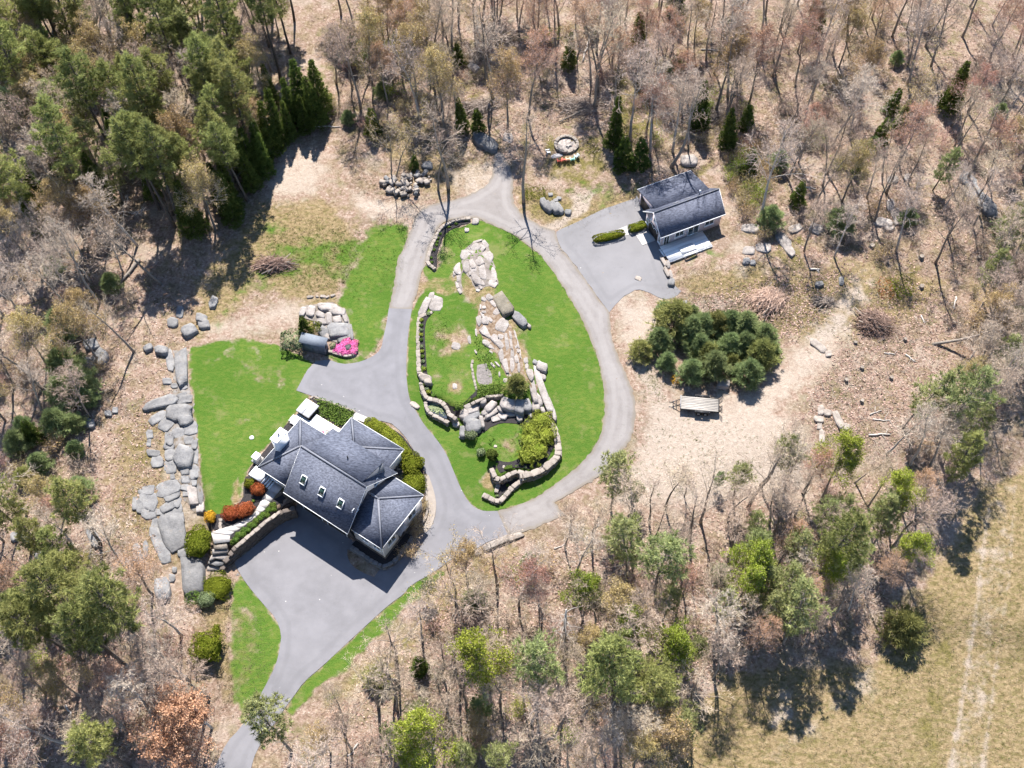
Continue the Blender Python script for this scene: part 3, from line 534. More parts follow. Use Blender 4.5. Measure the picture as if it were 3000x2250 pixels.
sheet('garden_bare_soil', GP(r('I', (960, 80), (1060, 60), (1130, 180), (1120, 290), (1000, 320), (950, 220))), simple('grey brown soil', [(.3, (.09, .08, .075)), (.7, (.19, .17, .16))], 4, 5, .95, .5, .05), .045, .5, 1, .05, **S)
# pond: water a little below its rim
_pz = .12
sheet('pond_water', [U(*q, _pz) for q in r('M5', (552, 948), (600, 942), (665, 957), (688, 1000), (690, 1045), (680, 1055), (620, 1032), (565, 1000))], MT['water'], 0, .5, 1, zfix=_pz, skirt=.2, **S)
# house and garage paving
sheet('concrete_walk', GP(r('H', (1335, 215), (1470, 272), (1420, 325), (1290, 275)), .0), MT['concrete'], .10, .6, 0, **S)
sheet('concrete_walk', GP(r('G', (40, 925), (150, 880), (175, 990), (130, 1000), (110, 940))), MT['concrete'], .09, .6, 0, **S)
sheet('concrete_apron', GP(r('G', (258, 990), (365, 935), (520, 1050), (340, 1120))), MT['concrete'], .10, .6, 0, **S)

sheet('ledge_ground', GP(r('K',(640,120),(760,130),(840,220),(880,380),(950,620),(1000,850),(880,880),(760,900),(660,970),(600,880),(540,760),(440,640),(380,700),(420,960),(360,1000),(300,860),(250,660),(400,480),(430,300),(520,220))), MT['ledgebase'], .04, .5, 1, .06, **S)
sheet('ledge_ground', GP(r('K',(760,1020),(860,990),(960,1180),(1020,1330),(1100,1400),(1180,1520),(1240,1659),(640,1659),(640,1400),(700,1180))), MT['rust'], .04, .5, 1, .08, **S)
sheet('ledge_ground', GP(r('L',(320,420),(700,400),(1000,380),(1120,620),(1240,1000),(1300,1400),(1440,1640),(1040,1640),(840,1400),(760,1000),(560,940),(380,740))), MT['rust'], .048, .5, 1, .08, **S)
sheet('ledge_ground', GP(r('Sh',(430,560),(500,430),(800,400),(1130,330),(1350,440),(1500,650),(1560,850),(1680,1250),(1450,1330),(1150,1200),(900,1130),(760,880),(740,760),(440,680))), MT['ledgebase'], .10, .5, 1, .05, **S)
sheet('ledge_ground', GP(r('S6',(370,90),(480,80),(500,380),(540,560),(580,900),(620,1300),(650,1659),(520,1659),(420,1400),(420,1250),(260,1160),(290,900),(220,820),(330,640),(360,450))), MT['rubble'], .045, .5, 1, .12, **S)
sheet('ledge_ground', GP(r('I',(1500,150),(1600,140),(1650,200),(1760,420),(1830,640),(1800,700),(1720,620),(1640,500),(1560,330))), MT['rust'], .05, .5, 1, .06, **S)
# ---------------------------------------------------------------- the big house
class Frame:                                     # a building's own axes: a along the ridge, b across it
    def __init__(s, o, ang): s.o = np.array(o, float); s.rz = math.radians(ang); s.A = np.array([math.cos(s.rz), math.sin(s.rz)]); s.B = np.array([-s.A[1], s.A[0]])
    def __call__(s, a, b, z): p = s.o + a * s.A + b * s.B; return np.array([p[0], p[1], z])
def ctr(f, a0, a1, b0, b1, z0, z1): return f((a0 + a1) / 2, (b0 + b1) / 2, (z0 + z1) / 2), (abs(a1 - a0), abs(b1 - b0), abs(z1 - z0))
def bx(mb, f, a0, a1, b0, b1, z0, z1, bev=0.0):
    c, s = ctr(f, a0, a1, b0, b1, z0, z1); return mb.box(c, s, f.rz, bev)
def part(name, mat, parent, fn):
    mb = MB(); fn(mb); return mb.build(name, mat, parent)
def strip(mb, p, q, wd, up=.025, drop=.58):                 # a flat cap along a hip or ridge
    p, q = np.asarray(p, float), np.asarray(q, float); d = q - p; s = np.array([-d[1], d[0], 0]); s /= np.linalg.norm(s) + 1e-9; u = np.array([0, 0, up]); dn = np.array([0, 0, wd * drop - up])
    return mb.add([p - s * wd - dn, p + u, p + s * wd - dn, q - s * wd - dn, q + u, q + s * wd - dn], [(0, 3, 4), (0, 4, 1), (1, 4, 5), (1, 5, 2), (0, 1, 2), (3, 5, 4), (0, 2, 5), (0, 5, 3)])
def window(parent, f, face, at, b0, b1, z0, z1, out, name='window', frame='trim', pane='glass', sill=True):
    # face 'a': wall at a=at seen along a; face 'b': wall at b=at; out = which way is outside (+1 / -1)
    def rect(mb, u0, u1, v0, v1, d0, d1):
        if face == 'a': bx(mb, f, at + out * d0, at + out * d1, u0, u1, v0, v1)
        else: bx(mb, f, u0, u1, at + out * d0, at + out * d1, v0, v1)
    m = MB(); t = .09
    for q in ((b0 - t, b1 + t, z1, z1 + t), (b0 - t, b1 + t, z0 - t, z0), (b0 - t, b0, z0, z1), (b1, b1 + t, z0, z1), ((b0 + b1) / 2 - .025, (b0 + b1) / 2 + .025, z0, z1)): rect(m, *q, -.02, .05)
    wn = m.build(name, MT[frame], parent); p = MB(); rect(p, b0, b1, z0, z1, -.03, .02); p.build('pane', MT[pane], wn)
    if sill: q = MB(); rect(q, b0 - .14, b1 + .14, z0 - t - .06, z0 - t, -.02, .11); q.build('sill', MT[frame], wn)
    return wn
def big_house():
    f = Frame(HOO, -35); root = empty('house')
    mbs = []
    def P(name, mat, fn, parent=root):
        mb = MB(); fn(mb); o = mb.build(name, MT[mat], parent); mbs.append(o); return o
    # walls
    P('wall', 'siding', lambda m: bx(m, f, -4.65, .2, -3.3, 4.05, -.3, 2.68))
    def mainw(m):
        cs = [(-3.3, -2.5), (4.7, -2.5), (4.7, 2.75), (0, 7.35), (-4.0, 3.1), (-3.3, 2.9)]
        m.prism([f(9.2, b, z) for b, z in cs], [f(.2, b, z) for b, z in cs])
    P('wall', 'gable', mainw)
    P('wall', 'gable', lambda m: m.prism([f(8.6, b, z) for b, z in [(.1, 2.9), (4.1, 2.9), (4.1, 6.15), (.1, 7.15)]], [f(1.1, b, z) for b, z in [(.1, 2.9), (4.1, 2.9), (4.1, 6.15), (.1, 7.15)]]))
    P('wall', 'siding', lambda m: bx(m, f, .55, 7.95, 4, 7.75, -.3, 2.68)); P('wall', 'siding', lambda m: bx(m, f, 9.21, 13.65, -3.35, 4.1, -2.4, 2.68))
    P('stone_base', 'darkstone', lambda m: bx(m, f, .1, 9.15, -3.42, -3.3, -2.5, .1)); P('stone_base', 'darkstone', lambda m: bx(m, f, 9.1, 13.72, -3.42, 4.1, -2.5, -1.0))
    for a0 in (1.2, 5.0):
        dr = P('garage_door', 'darkdoor', lambda m: bx(m, f, a0, a0 + 2.8, -3.50, -3.40, -2.28, -.1))
        P('door_frame', 'trim', lambda m: [bx(m, f, a0 - .14, a0, -3.53, -3.41, -2.3, .05), bx(m, f, a0 + 2.8, a0 + 2.94, -3.53, -3.41, -2.3, .05), bx(m, f, a0, a0 + 2.8, -3.53, -3.41, -.1, .05)], dr)
    # roofs: each slope a slab
    T = .16
    def W_(m):
        ap, rg = f(-.95, .38, 6.0), f(.35, .38, 6.0); w, n, s, n2 = f(-5, -3.65, 2.7), f(-5, 4.4, 2.7), f(.3, -3.65, 2.7), f(.35, 4.4, 2.7)
        m.slab([w, ap, n], T); m.slab([w, s, rg, ap], T); m.slab([n, ap, rg, n2], T)
    P('roof', 'roofN', W_)
    mainroof = P('roof', 'roofN', lambda m: (m.slab([f(-.1, -4.52, 2.9), f(9.6, -4.52, 2.9), f(9.6, 0, 7.6), f(-.1, 0, 7.6)], T), m.slab([f(-.1, 0, 7.6), f(9.6, 0, 7.6), f(9.6, 5.1, 2.75), f(-.1, 5.1, 2.75)], T)))
    P('roof', 'roofN', lambda m: m.slab([f(.95, .22, 7.50), f(8.8, .22, 7.50), f(8.8, 4.3, 6.32), f(.95, 4.3, 6.32)], T))
    def N_(m):
        k = (5.5 - 2.7) / 4.05; ap = f(4.25, 4.05, 5.5); e = f(4.25, 2, 5.5); nw, ne, sw, se = f(.2, 8.1, 2.7), f(8.3, 8.1, 2.7), f(.2, 4.6, 2.7), f(8.3, 4.6, 2.7)
        m.slab([nw, ap, ne], T); m.slab([nw, f(.2, 2.0, 2.7), e, ap], T); m.slab([ne, ap, e, f(8.3, 2.0, 2.7)], T)
    P('roof', 'roofN', N_)
    def E_(m):
        ap, rg = f(10.7, .33, 5.25), f(9.1, .33, 5.25); e, s = f(14, 4.43, 2.7), f(14, -3.77, 2.7)
        m.slab([e, ap, s], T); m.slab([f(9.25, 4.43, 2.7), rg, ap, e], T); m.slab([s, ap, rg, f(9.25, -3.77, 2.7)], T)
    wing = P('roof', 'roofN', E_)
    def caps(m):
        for p, q in (((-5, -3.65, 2.7), (-.95, .38, 6)), ((-5, 4.4, 2.7), (-.95, .38, 6)), ((.2, 8.1, 2.7), (3.6, 4.7, 5.05)), ((8.3, 8.1, 2.7), (4.9, 4.7, 5.05)), ((14, 4.43, 2.7), (10.7, .33, 5.25)), ((14, -3.77, 2.7), (10.7, .33, 5.25)), ((10.7, .33, 5.25), (9.2, .33, 5.25)), ((-.1, 0, 7.6), (9.6, 0, 7.6))): strip(m, f(*p), f(*q), .17, .025, 1.0 if p[2] > 7 else .58)
    P('ridge_cap', 'hipcap', caps)
    def fascia(m):
        def ln(pts, z):
            for p, q in zip(pts, pts[1:]):
                d = np.array(q, float) - np.array(p, float); L = np.linalg.norm(d[:2]); c = (np.array(p) + np.array(q)) / 2
                ang = math.atan2(d[1], d[0]) + f.rz; m.box(f(c[0], c[1], z), (L + .05, .05, .12), ang)
        ln([(.1, -3.69), (-5.03, -3.69), (-5.03, 4.43), (.1, 4.43)], 2.62); ln([(-.1, -4.56), (9.6, -4.56)], 2.82); ln([(.16, 4.8), (.16, 8.13), (8.33, 8.13), (8.33, 5.2)], 2.62); ln([(9.6, 4.46), (14.03, 4.46), (14.03, -3.8), (9.6, -3.8)], 2.62)
    P('fascia', 'trim', fascia)
    for a in (-.12, 9.62):
        for p, q in (((a, -4.52, 2.84), (a, 0, 7.54)), ((a, 0, 7.54), (a, 5.1, 2.69))):
            P0, P1 = f(*p), f(*q); s = np.array([*(f.A * .02), 0]); u = np.array([0, 0, .11]); P('rake_board', 'trim', lambda m: m.prism([P0 - s - u, P0 + s - u, P1 + s - u, P1 - s - u], [P0 - s, P0 + s, P1 + s, P1 - s]))
    # skylights on the south slope
    k = 4.7 / 4.52; nrm = np.array([*(-f.B * k), 1.0]); nrm /= np.linalg.norm(nrm)
    for a in (1.85, 4.62, 7.40):
        def pt(aa, bb, up): return f(aa, bb, 7.6 + bb * k) + nrm * up
        b0, b1 = -2.98, -2.08
        sk = P('skylight', 'trim', lambda m: [m.prism([pt(x0, y0, -.05), pt(x1, y0, -.05), pt(x1, y1, -.05), pt(x0, y1, -.05)], [pt(x0, y0, .16), pt(x1, y0, .16), pt(x1, y1, .16), pt(x0, y1, .16)]) for x0, x1, y0, y1 in ((a - .39, a + .39, b0 + .03, b0 + .09), (a - .39, a + .39, b1 - .12, b1 - .05), (a - .39, a - .34, b0 + .09, b1 - .12), (a + .34, a + .39, b0 + .09, b1 - .12))])
        P('pane', 'skyglass', lambda m: m.prism([pt(a - .34, b0 + .09, -.04), pt(a + .34, b0 + .09, -.04), pt(a + .34, b1 - .12, -.04), pt(a - .34, b1 - .12, -.04)], [pt(a - .34, b0 + .09, .11), pt(a + .34, b0 + .09, .11), pt(a + .34, b1 - .12, .11), pt(a - .34, b1 - .12, .11)]), sk)
    P('vent_pipe', 'black', lambda m: m.tube([f(5.3, 1.9, 6.8), f(5.3, 1.9, 7.5)], .08, 8))
    # chimney on the west hip
    ch = P('chimney', 'trim', lambda m: bx(m, f, -4.40, -3.44, -.86, .94, 0, 6.05)); P('cap', 'trim', lambda m: bx(m, f, -4.50, -3.34, -.96, 1.04, 6.05, 6.2, .05), ch); P('flue', 'metal', lambda m: (m.tube([f(-3.92, .1, 6.2), f(-3.92, .1, 6.5)], .13, 10)), ch)
    # windows
    window(root, f, 'a', 13.65, 1.6, 2.9, .2, 1.4, 1); window(root, f, 'a', 13.65, -2.4, -1.1, .2, 1.4, 1)
    aw = P('door', 'darkdoor', lambda m: bx(m, f, 13.62, 13.72, -.55, .45, -1.2, 1.0))
    P('canopy', 'metal', lambda m: m.add(np.array([f(13.65 + .75 * x, -.05 + .8 * math.cos(t), 1.0 + .55 * math.sin(t)) for t in np.linspace(0, math.pi, 9) for x in (0, 1)]), [q for i in range(8) for q in ((2 * i, 2 * i + 1, 2 * i + 3), (2 * i, 2 * i + 3, 2 * i + 2))]), aw)
    for a0 in (10.4, 12.2): window(root, f, 'b', -3.35, a0, a0 + 1.0, .2, 1.4, -1)
    window(root, f, 'a', 9.2, -2.6, -1.8, 4.2, 5.2, 1); window(root, f, 'a', 9.2, 1.5, 2.2, 4.7, 5.6, 1)
    window(root, f, 'b', -3.3, -3.6, -2.4, .8, 2.0, -1)
    # small entry porch wall corner by the wing
    [P('corner_board', 'trim', lambda m: bx(m, f, 13.55, 13.70, b, b + .15, -1.0, 2.6)) for b in (-3.40, 4.0)]
    tag(root, 'large house with blue grey hipped and gabled shingle roofs and white chimney', 'house')
    # decks
    d = empty('deck'); part('deck_floor', MT['deck'], d, lambda m: (bx(m, f, -7.0, .5, 4.1, 5.72, .22, .34), bx(m, f, -5.0, .5, 5.72, 6.9, .22, .34))); part('skirt_board', MT['trim'], d, lambda m: (bx(m, f, -7.0, -6.96, 4.1, 5.72, -.02, .22), bx(m, f, -5.0, .5, 6.86, 6.9, -.02, .22)))
    part('deck_step', MT['deck'], d, lambda m: bx(m, f, -7.45, -7.02, 4.3, 5.3, 0, .17)); tag(d, 'pale wooden deck between the hot tub and the north eave of the house', 'deck')
    d = empty('deck'); part('deck_floor', MT['trim'], d, lambda m: bx(m, f, -6.2, -4.35, -4.5, -3.1, .82, .92)); part('skirt_board', MT['trim'], d, lambda m: bx(m, f, -6.12, -4.4, -4.42, -3.14, 0, .82))
    for i in range(4): part('step', MT['trim'], d, lambda m: bx(m, f, -4.28 + i * .30, -4.28 + i * .30 + .25, -4.5, -3.1, .62 - i * .17, .70 - i * .17))
    tag(d, 'small white raised deck with four white steps at the west corner of the house', 'deck')
    t = empty('hot_tub'); part('tub_shell', MT['darkdoor'], t, lambda m: bx(m, f, -7.13, -5.2, 5.77, 7.76, 0, .82, .12))
    part('cover', MT['tubcover'], t, lambda m: bx(m, f, -7.22, -6.22, 5.70, 7.84, .83, .95, .07)); part('cover', MT['tubcover'], t, lambda m: bx(m, f, -6.19, -5.12, 5.70, 7.84, .83, .95, .07)); part('cover_hinge', MT['metal'], t, lambda m: bx(m, f, -6.23, -6.18, 5.75, 7.8, .85, .93))
    tag(t, 'square hot tub under a folded grey cover beside the garden bed', 'hot tub')
    g = empty('generator'); part('cabinet', MT['trim'], g, lambda m: bx(m, f, -7.45, -6.7, -2.5, -1.65, .1, .95, .06)); part('lid', MT['trim'], g, lambda m: bx(m, f, -7.5, -6.65, -2.55, -1.6, .96, 1.04, .03)); part('base', MT['concrete'], g, lambda m: bx(m, f, -7.6, -6.5, -2.7, -1.5, 0, .10))
    tag(g, 'white utility cabinet standing by the west eave of the house', 'cabinet')
    for k, (a, b, mt) in enumerate(((-2.3, 5.0, 'pink'), (-1.6, 5.25, 'leafgreen'))):
        q = empty('planter'); part('pot', MT['stump'], q, lambda m: m.tube([f(a, b, .34), f(a, b, .75)], [.2, .27], 10)); mm = MB(); c = nrg.normal(0, .22, (160, 3)) + f(a, b, .95); mm.leaves(c, nrg.normal(size=(160, 3)), .16, nrg.random(160)); mm.build('flowers' if k == 0 else 'leaves', MT[mt], q)['kind'] = 'stuff'
        tag(q, ('pot of pink flowers on the pale north deck', 'pot of green leaves on the pale north deck')[k], 'planter')
    def utility(mb): mb.tube([(0, 0, 0), (0, 0, .10)], [.32, .30], 16)
    p = G(*r('H', (213, 490))[0]); u = empty('utility_cover', p); mm = MB(); utility(mm); mm.build('rim', MT['palegreenplastic'] if 'palegreenplastic' in MT else MT['concrete'], u); mm = MB(); mm.tube([(0, 0, .10), (0, 0, .13)], [.26, .24], 16); mm.build('lid', MT['trim'], u)
    tag(u, 'small round pale cover set in the west lawn', 'cover')
big_house()

# ---------------------------------------------------------------- the garage building
GF = Frame((19.662, 96.745), 23)
def garage():
    f = GF; root = empty('garage'); z0 = float(zt(f(5, 2, 0)[:2][None])[0]) - .02
    def P(name, mat, fn, parent=root): mb = MB(); fn(mb); return mb.build(name, MT[mat], parent)
    cs = [(-1.5, z0 - .4), (3.0, z0 - .4), (3.0, 3.15), (.65, 5.5), (-1.5, 3.2)]
    P('wall', 'gsiding', lambda m: m.prism([f(10.3, b, z) for b, z in cs], [f(.9, b, z) for b, z in cs]))
    cs2 = [(2.9, z0 - .4), (6.9, z0 - .4), (6.9, 2.9), (2.9, 3.85)]
    P('wall', 'gsiding', lambda m: m.prism([f(9.95, b, z) for b, z in cs2], [f(1.95, b, z) for b, z in cs2]))
    T = .15
    P('roof', 'roofG', lambda m: (m.slab([f(.45, -1.9, 3.02), f(10.6, -1.9, 3.02), f(10.6, .65, 5.7), f(.45, .65, 5.7)], T), m.slab([f(.45, .65, 5.7), f(10.6, .65, 5.7), f(10.6, 3.3, 3.1), f(.45, 3.3, 3.1)], T)))
    P('roof', 'roofG', lambda m: m.slab([f(1.65, 2.2, 4.2), f(10.2, 2.2, 4.2), f(10.2, 7.2, 3.02), f(1.65, 7.2, 3.02)], T))
    P('ridge_cap', 'hipcap', lambda m: strip(m, f(.45, .65, 5.7), f(10.6, .65, 5.7), .13, .025, 1.02))
    def rake(m):
        for a in (.43, 10.62):
            for p, q in (((a, -1.9, 2.97), (a, .65, 5.65)), ((a, .65, 5.65), (a, 3.3, 3.05))):
                A, Bq = f(*p), f(*q); s = np.array([*(f.A * .03), 0]); u = np.array([0, 0, .14]); m.prism([A - s - u, A + s - u, Bq + s - u, Bq - s - u], [A - s, A + s, Bq + s, Bq - s])
        m.box(f(5.5, -1.93, 2.94), (10.2, .07, .15), f.rz); m.box(f(5.9, 7.23, 2.94), (8.6, .07, .15), f.rz)
    P('rake_board', 'trim', rake)
    def pt(a, b, up): return f(a, b, 5.7 - (b - .65) * .98 + up)
    for a in (4.3, 6.15):
        sk = P('skylight', 'metal', lambda m: m.prism([pt(a - .4, 1.05, -.05), pt(a + .4, 1.05, -.05), pt(a + .4, 1.6, -.05), pt(a - .4, 1.6, -.05)], [pt(a - .4, 1.05, .07), pt(a + .4, 1.05, .07), pt(a + .4, 1.6, .07), pt(a - .4, 1.6, .07)]))
        P('pane', 'hipcap', lambda m: m.slab([pt(a - .32, 1.12, .10), pt(a + .32, 1.12, .10), pt(a + .32, 1.53, .10), pt(a - .32, 1.53, .10)], .04), sk)
    P('flue', 'trim', lambda m: m.tube([f(8.0, 1.35, 4.8), f(8.0, 1.35, 5.6), f(8.0, 1.35, 5.62), f(8.0, 1.35, 5.8)], [.10, .10, .15, .13], 10))
    # west gable: dark barn door with arched head, small windows
    d = P('barn_door', 'darkdoor', lambda m: bx(m, f, .84, .92, -.45, 1.95, z0, 2.5))
    P('door_arch', 'trim', lambda m: [m.tube([f(.82, .75 + s * .6 + .5 * math.cos(t), 2.0 + .42 * math.sin(t)) for t in np.linspace(0, math.pi, 9)], .05, 5) for s in (-1, 1)], d)
    window(root, f, 'a', .9, 2.25, 2.75, 1.2, 2.2, -1); window(root, f, 'a', .9, -1.25, -.8, .9, 2.0, -1); window(root, f, 'a', .9, .25, .9, 3.5, 4.3, -1)
    P('lantern', 'trim', lambda m: (m.box(f(.72, 1.35, 3.1), (.28, .22, .35), f.rz, .04), m.box(f(.80, 1.35, 3.4), (.3, .3, .06), f.rz)))
    # open bay under the lean-to, its inner shade painted as a dark panel
    d = P('bay_shade_panel', 'darkdoor', lambda m: bx(m, f, 1.88, 1.97, 3.5, 6.4, z0, 2.5)); P('opening_frame', 'gsiding', lambda m: (bx(m, f, 1.84, 1.99, 3.38, 3.5, z0, 2.6), bx(m, f, 1.84, 1.99, 6.4, 6.52, z0, 2.6), bx(m, f, 1.84, 1.99, 3.38, 6.52, 2.5, 2.62)), d)
    # south side: door, windows, glass doors
    window(root, f, 'b', -1.5, 1.35, 2.1, .55, 2.5, -1, 'door', sill=False); window(root, f, 'b', -1.5, 3.1, 4.35, 1.35, 2.3, -1)
    window(root, f, 'b', -1.5, 5.15, 6.75, .75, 2.6, -1, 'glass_door', sill=False); window(root, f, 'b', -1.5, 7.8, 9.1, 1.45, 2.4, -1)
    tag(root, 'mauve clapboard garage with grey gable roof, lean-to and pale side deck', 'garage')
    dk = empty('deck')
    part('deck_floor', MT['gdeck'], dk, lambda m: bx(m, f, .75, 7.4, -4.55, -1.56, .55, .68)); part('upper_platform', MT['gdeck'], dk, lambda m: bx(m, f, 2.9, 5.15, -4.15, -2.95, .70, .86))
    part('fascia', MT['trim'], dk, lambda m: (bx(m, f, .75, 7.4, -4.59, -4.56, .42, .66), bx(m, f, 7.41, 7.45, -4.55, -1.6, .42, .66)))
    for a in (.9, 2.6, 4.3, 6.0, 7.25): part('post', MT['trim'], dk, lambda m: bx(m, f, a - .05, a + .05, -4.45, -4.35, z0 - .2, .55))
    part('bench', MT['gdeck'], dk, lambda m: (bx(m, f, 3.0, 4.9, -4.85, -4.5, .95, 1.02), bx(m, f, 3.0, 3.08, -4.82, -4.55, z0, .95), bx(m, f, 4.82, 4.9, -4.82, -4.55, z0, .95)))
    for i in range(3): part('step', MT['gdeck'], dk, lambda m: bx(m, f, -.1 + i * .28, .2 + i * .28, -3.3, -1.9, .12 + i * .16, .2 + i * .16))
    tag(dk, 'pale boarded deck with bench along the south side of the garage', 'deck')
garage()
def shed():
    c = [U(*q, 2.2)[:2] for q in r('Sh', (420, 1215), (980, 1345))]; d = c[1] - c[0]; f = Frame(c[0], math.degrees(math.atan2(d[1], d[0]))); z0 = float(zt(f(1.7, .6, 0)[:2][None])[0]); root = empty('shed')
    L = np.linalg.norm(d)
    def P(name, mat, fn, parent=root): mb = MB(); fn(mb); return mb.build(name, MT[mat], parent)
    P('wall', 'shed', lambda m: bx(m, f, .15, L - .15, .15, 1.15, z0, 2.1)); P('roof', 'shedroof', lambda m: m.slab([f(-.05, -.05, 2.2), f(L + .05, -.05, 2.2), f(L + .05, 1.35, 2.5), f(-.05, 1.35, 2.5)], .10))
    dr = P('door', 'shed', lambda m: bx(m, f, 1.0, 2.4, .09, .14, z0 + .05, 1.95)); P('handle', 'black', lambda m: bx(m, f, 1.66, 1.74, .04, .09, .9, 1.15), dr); P('louvre', 'black', lambda m: bx(m, f, L - .16, L - .12, .4, .85, 1.2, 1.7)); [P('corner_board', 'hipcap', lambda m: bx(m, f, a, a + .1, .10, .2, z0, 2.1)) for a in (.1, L - .2)]
    tag(root, 'small blue grey shed with flat sloping roof beside the pink flowers', 'shed')
shed()
# ---------------------------------------------------------------- rock
def rock_mesh(name, ring, zb, h, mat, parent=None, loc=None, dome=.5):
    ring = np.asarray(ring, float); c = ring.mean(0); n = len(ring); R = ring - c; sz = np.sqrt(np.mean(np.sum(R ** 2, 1))); rr = np.random.default_rng(int(abs(c[0] * 131 + c[1] * 977)) % 99991)
    tilt = rr.normal(0, .16, 2); rows = []; V = []
    for s, z in ((1.04, -.45), (1.0, h * .62), (.93, h * .90), (.55, h * (.90 + .10 * dome))):
        j = 1 + rr.normal(0, .045, n); p = R * (s * j)[:, None]; zz = z + (p @ tilt if z > 0 else 0) * .5 + rr.normal(0, .05 * min(1, h * 2), n) * (z > 0); V.append(np.column_stack([p, zb + zz]))
    V.append([[0, 0, zb + h * (.92 + .08 * dome) + rr.normal(0, .03)]]); V = np.concatenate(V); F = []
    for k in range(3):
        for i in range(n):
            q = (i + 1) % n; a, b, c2, d = k * n + i, k * n + q, k * n + n + q, k * n + n + i; F += [(a, b, c2), (a, c2, d)]
    F += [(3 * n + i, 3 * n + (i + 1) % n, 4 * n) for i in range(n)]
    F = np.array(F)
    if np.cross(R[0], R[1]) < 0: F = F[:, ::-1]
    o = MB().add(V, F).build(name, mat, parent); o.location = (c[0], c[1], 0); return o
def ell(tg, cx, cy, l, wd, ang, n=9, rough=.15):
    t0 = rnd.random(); a = math.radians(ang); pts = []
    for i in range(n):
        t = 2 * math.pi * (i + .5 * rnd.uniform(-.5, .5)) / n + t0; ct, s = math.cos(t), math.sin(t); e = .55
        x = 1.16 * l / 2 * math.copysign(abs(ct) ** e, ct) * rnd.uniform(1 - rough, 1 + rough); y = 1.16 * wd / 2 * math.copysign(abs(s) ** e, s) * rnd.uniform(1 - rough, 1 + rough)
        pts.append((cx + x * math.cos(a) - y * math.sin(a), cy + x * math.sin(a) + y * math.cos(a)))
    return r(tg, *pts)
def lay_rock(tg, cx, cy, l, wd, ang=0, h=.25, mat='granite', parent=None, name='rock', dz=0.0):
    px = ell(tg, cx, cy, l, wd, ang); c = G(*np.mean(px, 0)); ring = [U(x, y, c[2] + h * .6)[:2] for x, y in px]
    zz = float(zt(np.array(ring)).mean()); return rock_mesh(name, ring, min(zz, c[2]) + dz, h, MT[mat], parent)
def outcrop(label, mat, lst, hs=(.18, .4)):
    root = empty('rock_outcrop')
    for q in lst:
        tg, cx, cy, l, wd = q[:5]; ang = q[5] if len(q) > 5 else 0; h = q[6] if len(q) > 6 else rnd.uniform(*hs); mt = q[7] if len(q) > 7 else mat
        lay_rock(tg, cx, cy, l, wd, ang, h, mt, root)
    tag(root, label, 'rock outcrop'); return root
def t6(tg, *L): return [(tg, *x) for x in L]
outcrop('long broken strip of grey ledge slabs along the west lawn edge', 'granite', t6('S6',(435,240,330,120,86,.45),(320,180,200,70,80),(300,385,80,55,0),(365,430,60,45),(440,440,90,50),(440,520,90,40,-20),(460,565,160,70,-10),(230,592,280,90,-15,.5),(200,745,180,75,-35),(290,805,130,110,-50),(420,690,220,150,0,.5),(470,765,130,80,-10,.6),(410,895,110,110),(525,845,120,130,80),(510,960,90,70,0),(320,940,80,120,0),(320,1020,100,60),(460,1115,170,180,10,.8),(330,1100,90,100),(380,1180,70,50),(165,1085,120,55),(200,1170,110,100),(125,905,60,80,0),(120,985,40,70,10),(320,1225,130,110),(470,1255,80,80),(475,1340,75,70),(480,1415,90,70),(555,1270,140,75,88),(560,1375,50,60),(480,1482,70,45),(545,1490,160,90,80,.4,'ledge'),(615,1450,220,55,86),(300,1425,220,125,-20),(345,1505,140,70,-25),(300,1605,150,70,-30),(400,1560,60,90,20),(390,1625,100,80),(90,1445,150,90,-5),(112,1560,150,160,0),(350,1315,40,50),(560,1000,60,90,0),(572,1110,55,140,0),(615,1605,70,110,0,.3,'ledge'),(205,1660,110,60),(-10,1560,50,150,5),(30,1600,50,130,5)) + t6('B7',(1010,100,60,100,15),(1115,130,150,190,-10,.5),(1120,35,130,90,-10),(1035,215,80,190,-20),(1185,250,60,90,10),(892,272,55,130,-12),(842,322,55,60),(945,240,30,90,0),(1130,372,30,35),(1112,428,40,45),(970,8,90,60)), (.1, .24))
outcrop('loose grey slabs in the leaf litter at the foot of the west woods', 'granite', t6('M4',(590,570,80,65,-20,.5),(650,650,90,100,30,.4),(580,692,90,60,10),(565,1080,80,50,10,.6),(700,1020,40,35),(745,1000,36,40)) + t6('B7',(605,160,60,130,-30),(170,160,80,60,30),(95,160,50,50),(258,272,60,60,20)))
outcrop('cracked pale ledge at the head of the island lawn', 'ledge', t6('K',(590,265,200,105,-35),(600,330,140,50,20),(720,265,110,110,40),(785,195,110,70,55),(475,370,150,135,20),(820,425,160,190,10),(690,465,110,135,-20),(362,590,160,150,-40),(482,560,105,160,-8),(575,500,85,150,-20),(590,605,100,80),(562,665,75,70),(640,740,235,130,68),(742,650,215,110,75),(885,690,240,120,82),(905,830,130,100,20),(680,845,100,45,60),(740,825,85,50,60),(705,900,60,38,30),(665,940,60,42,20),(655,150,150,35,-15),(345,760,50,95,0),(335,865,45,90,-8),(370,955,50,85,-30),(290,662,55,70)), (.08, .18))
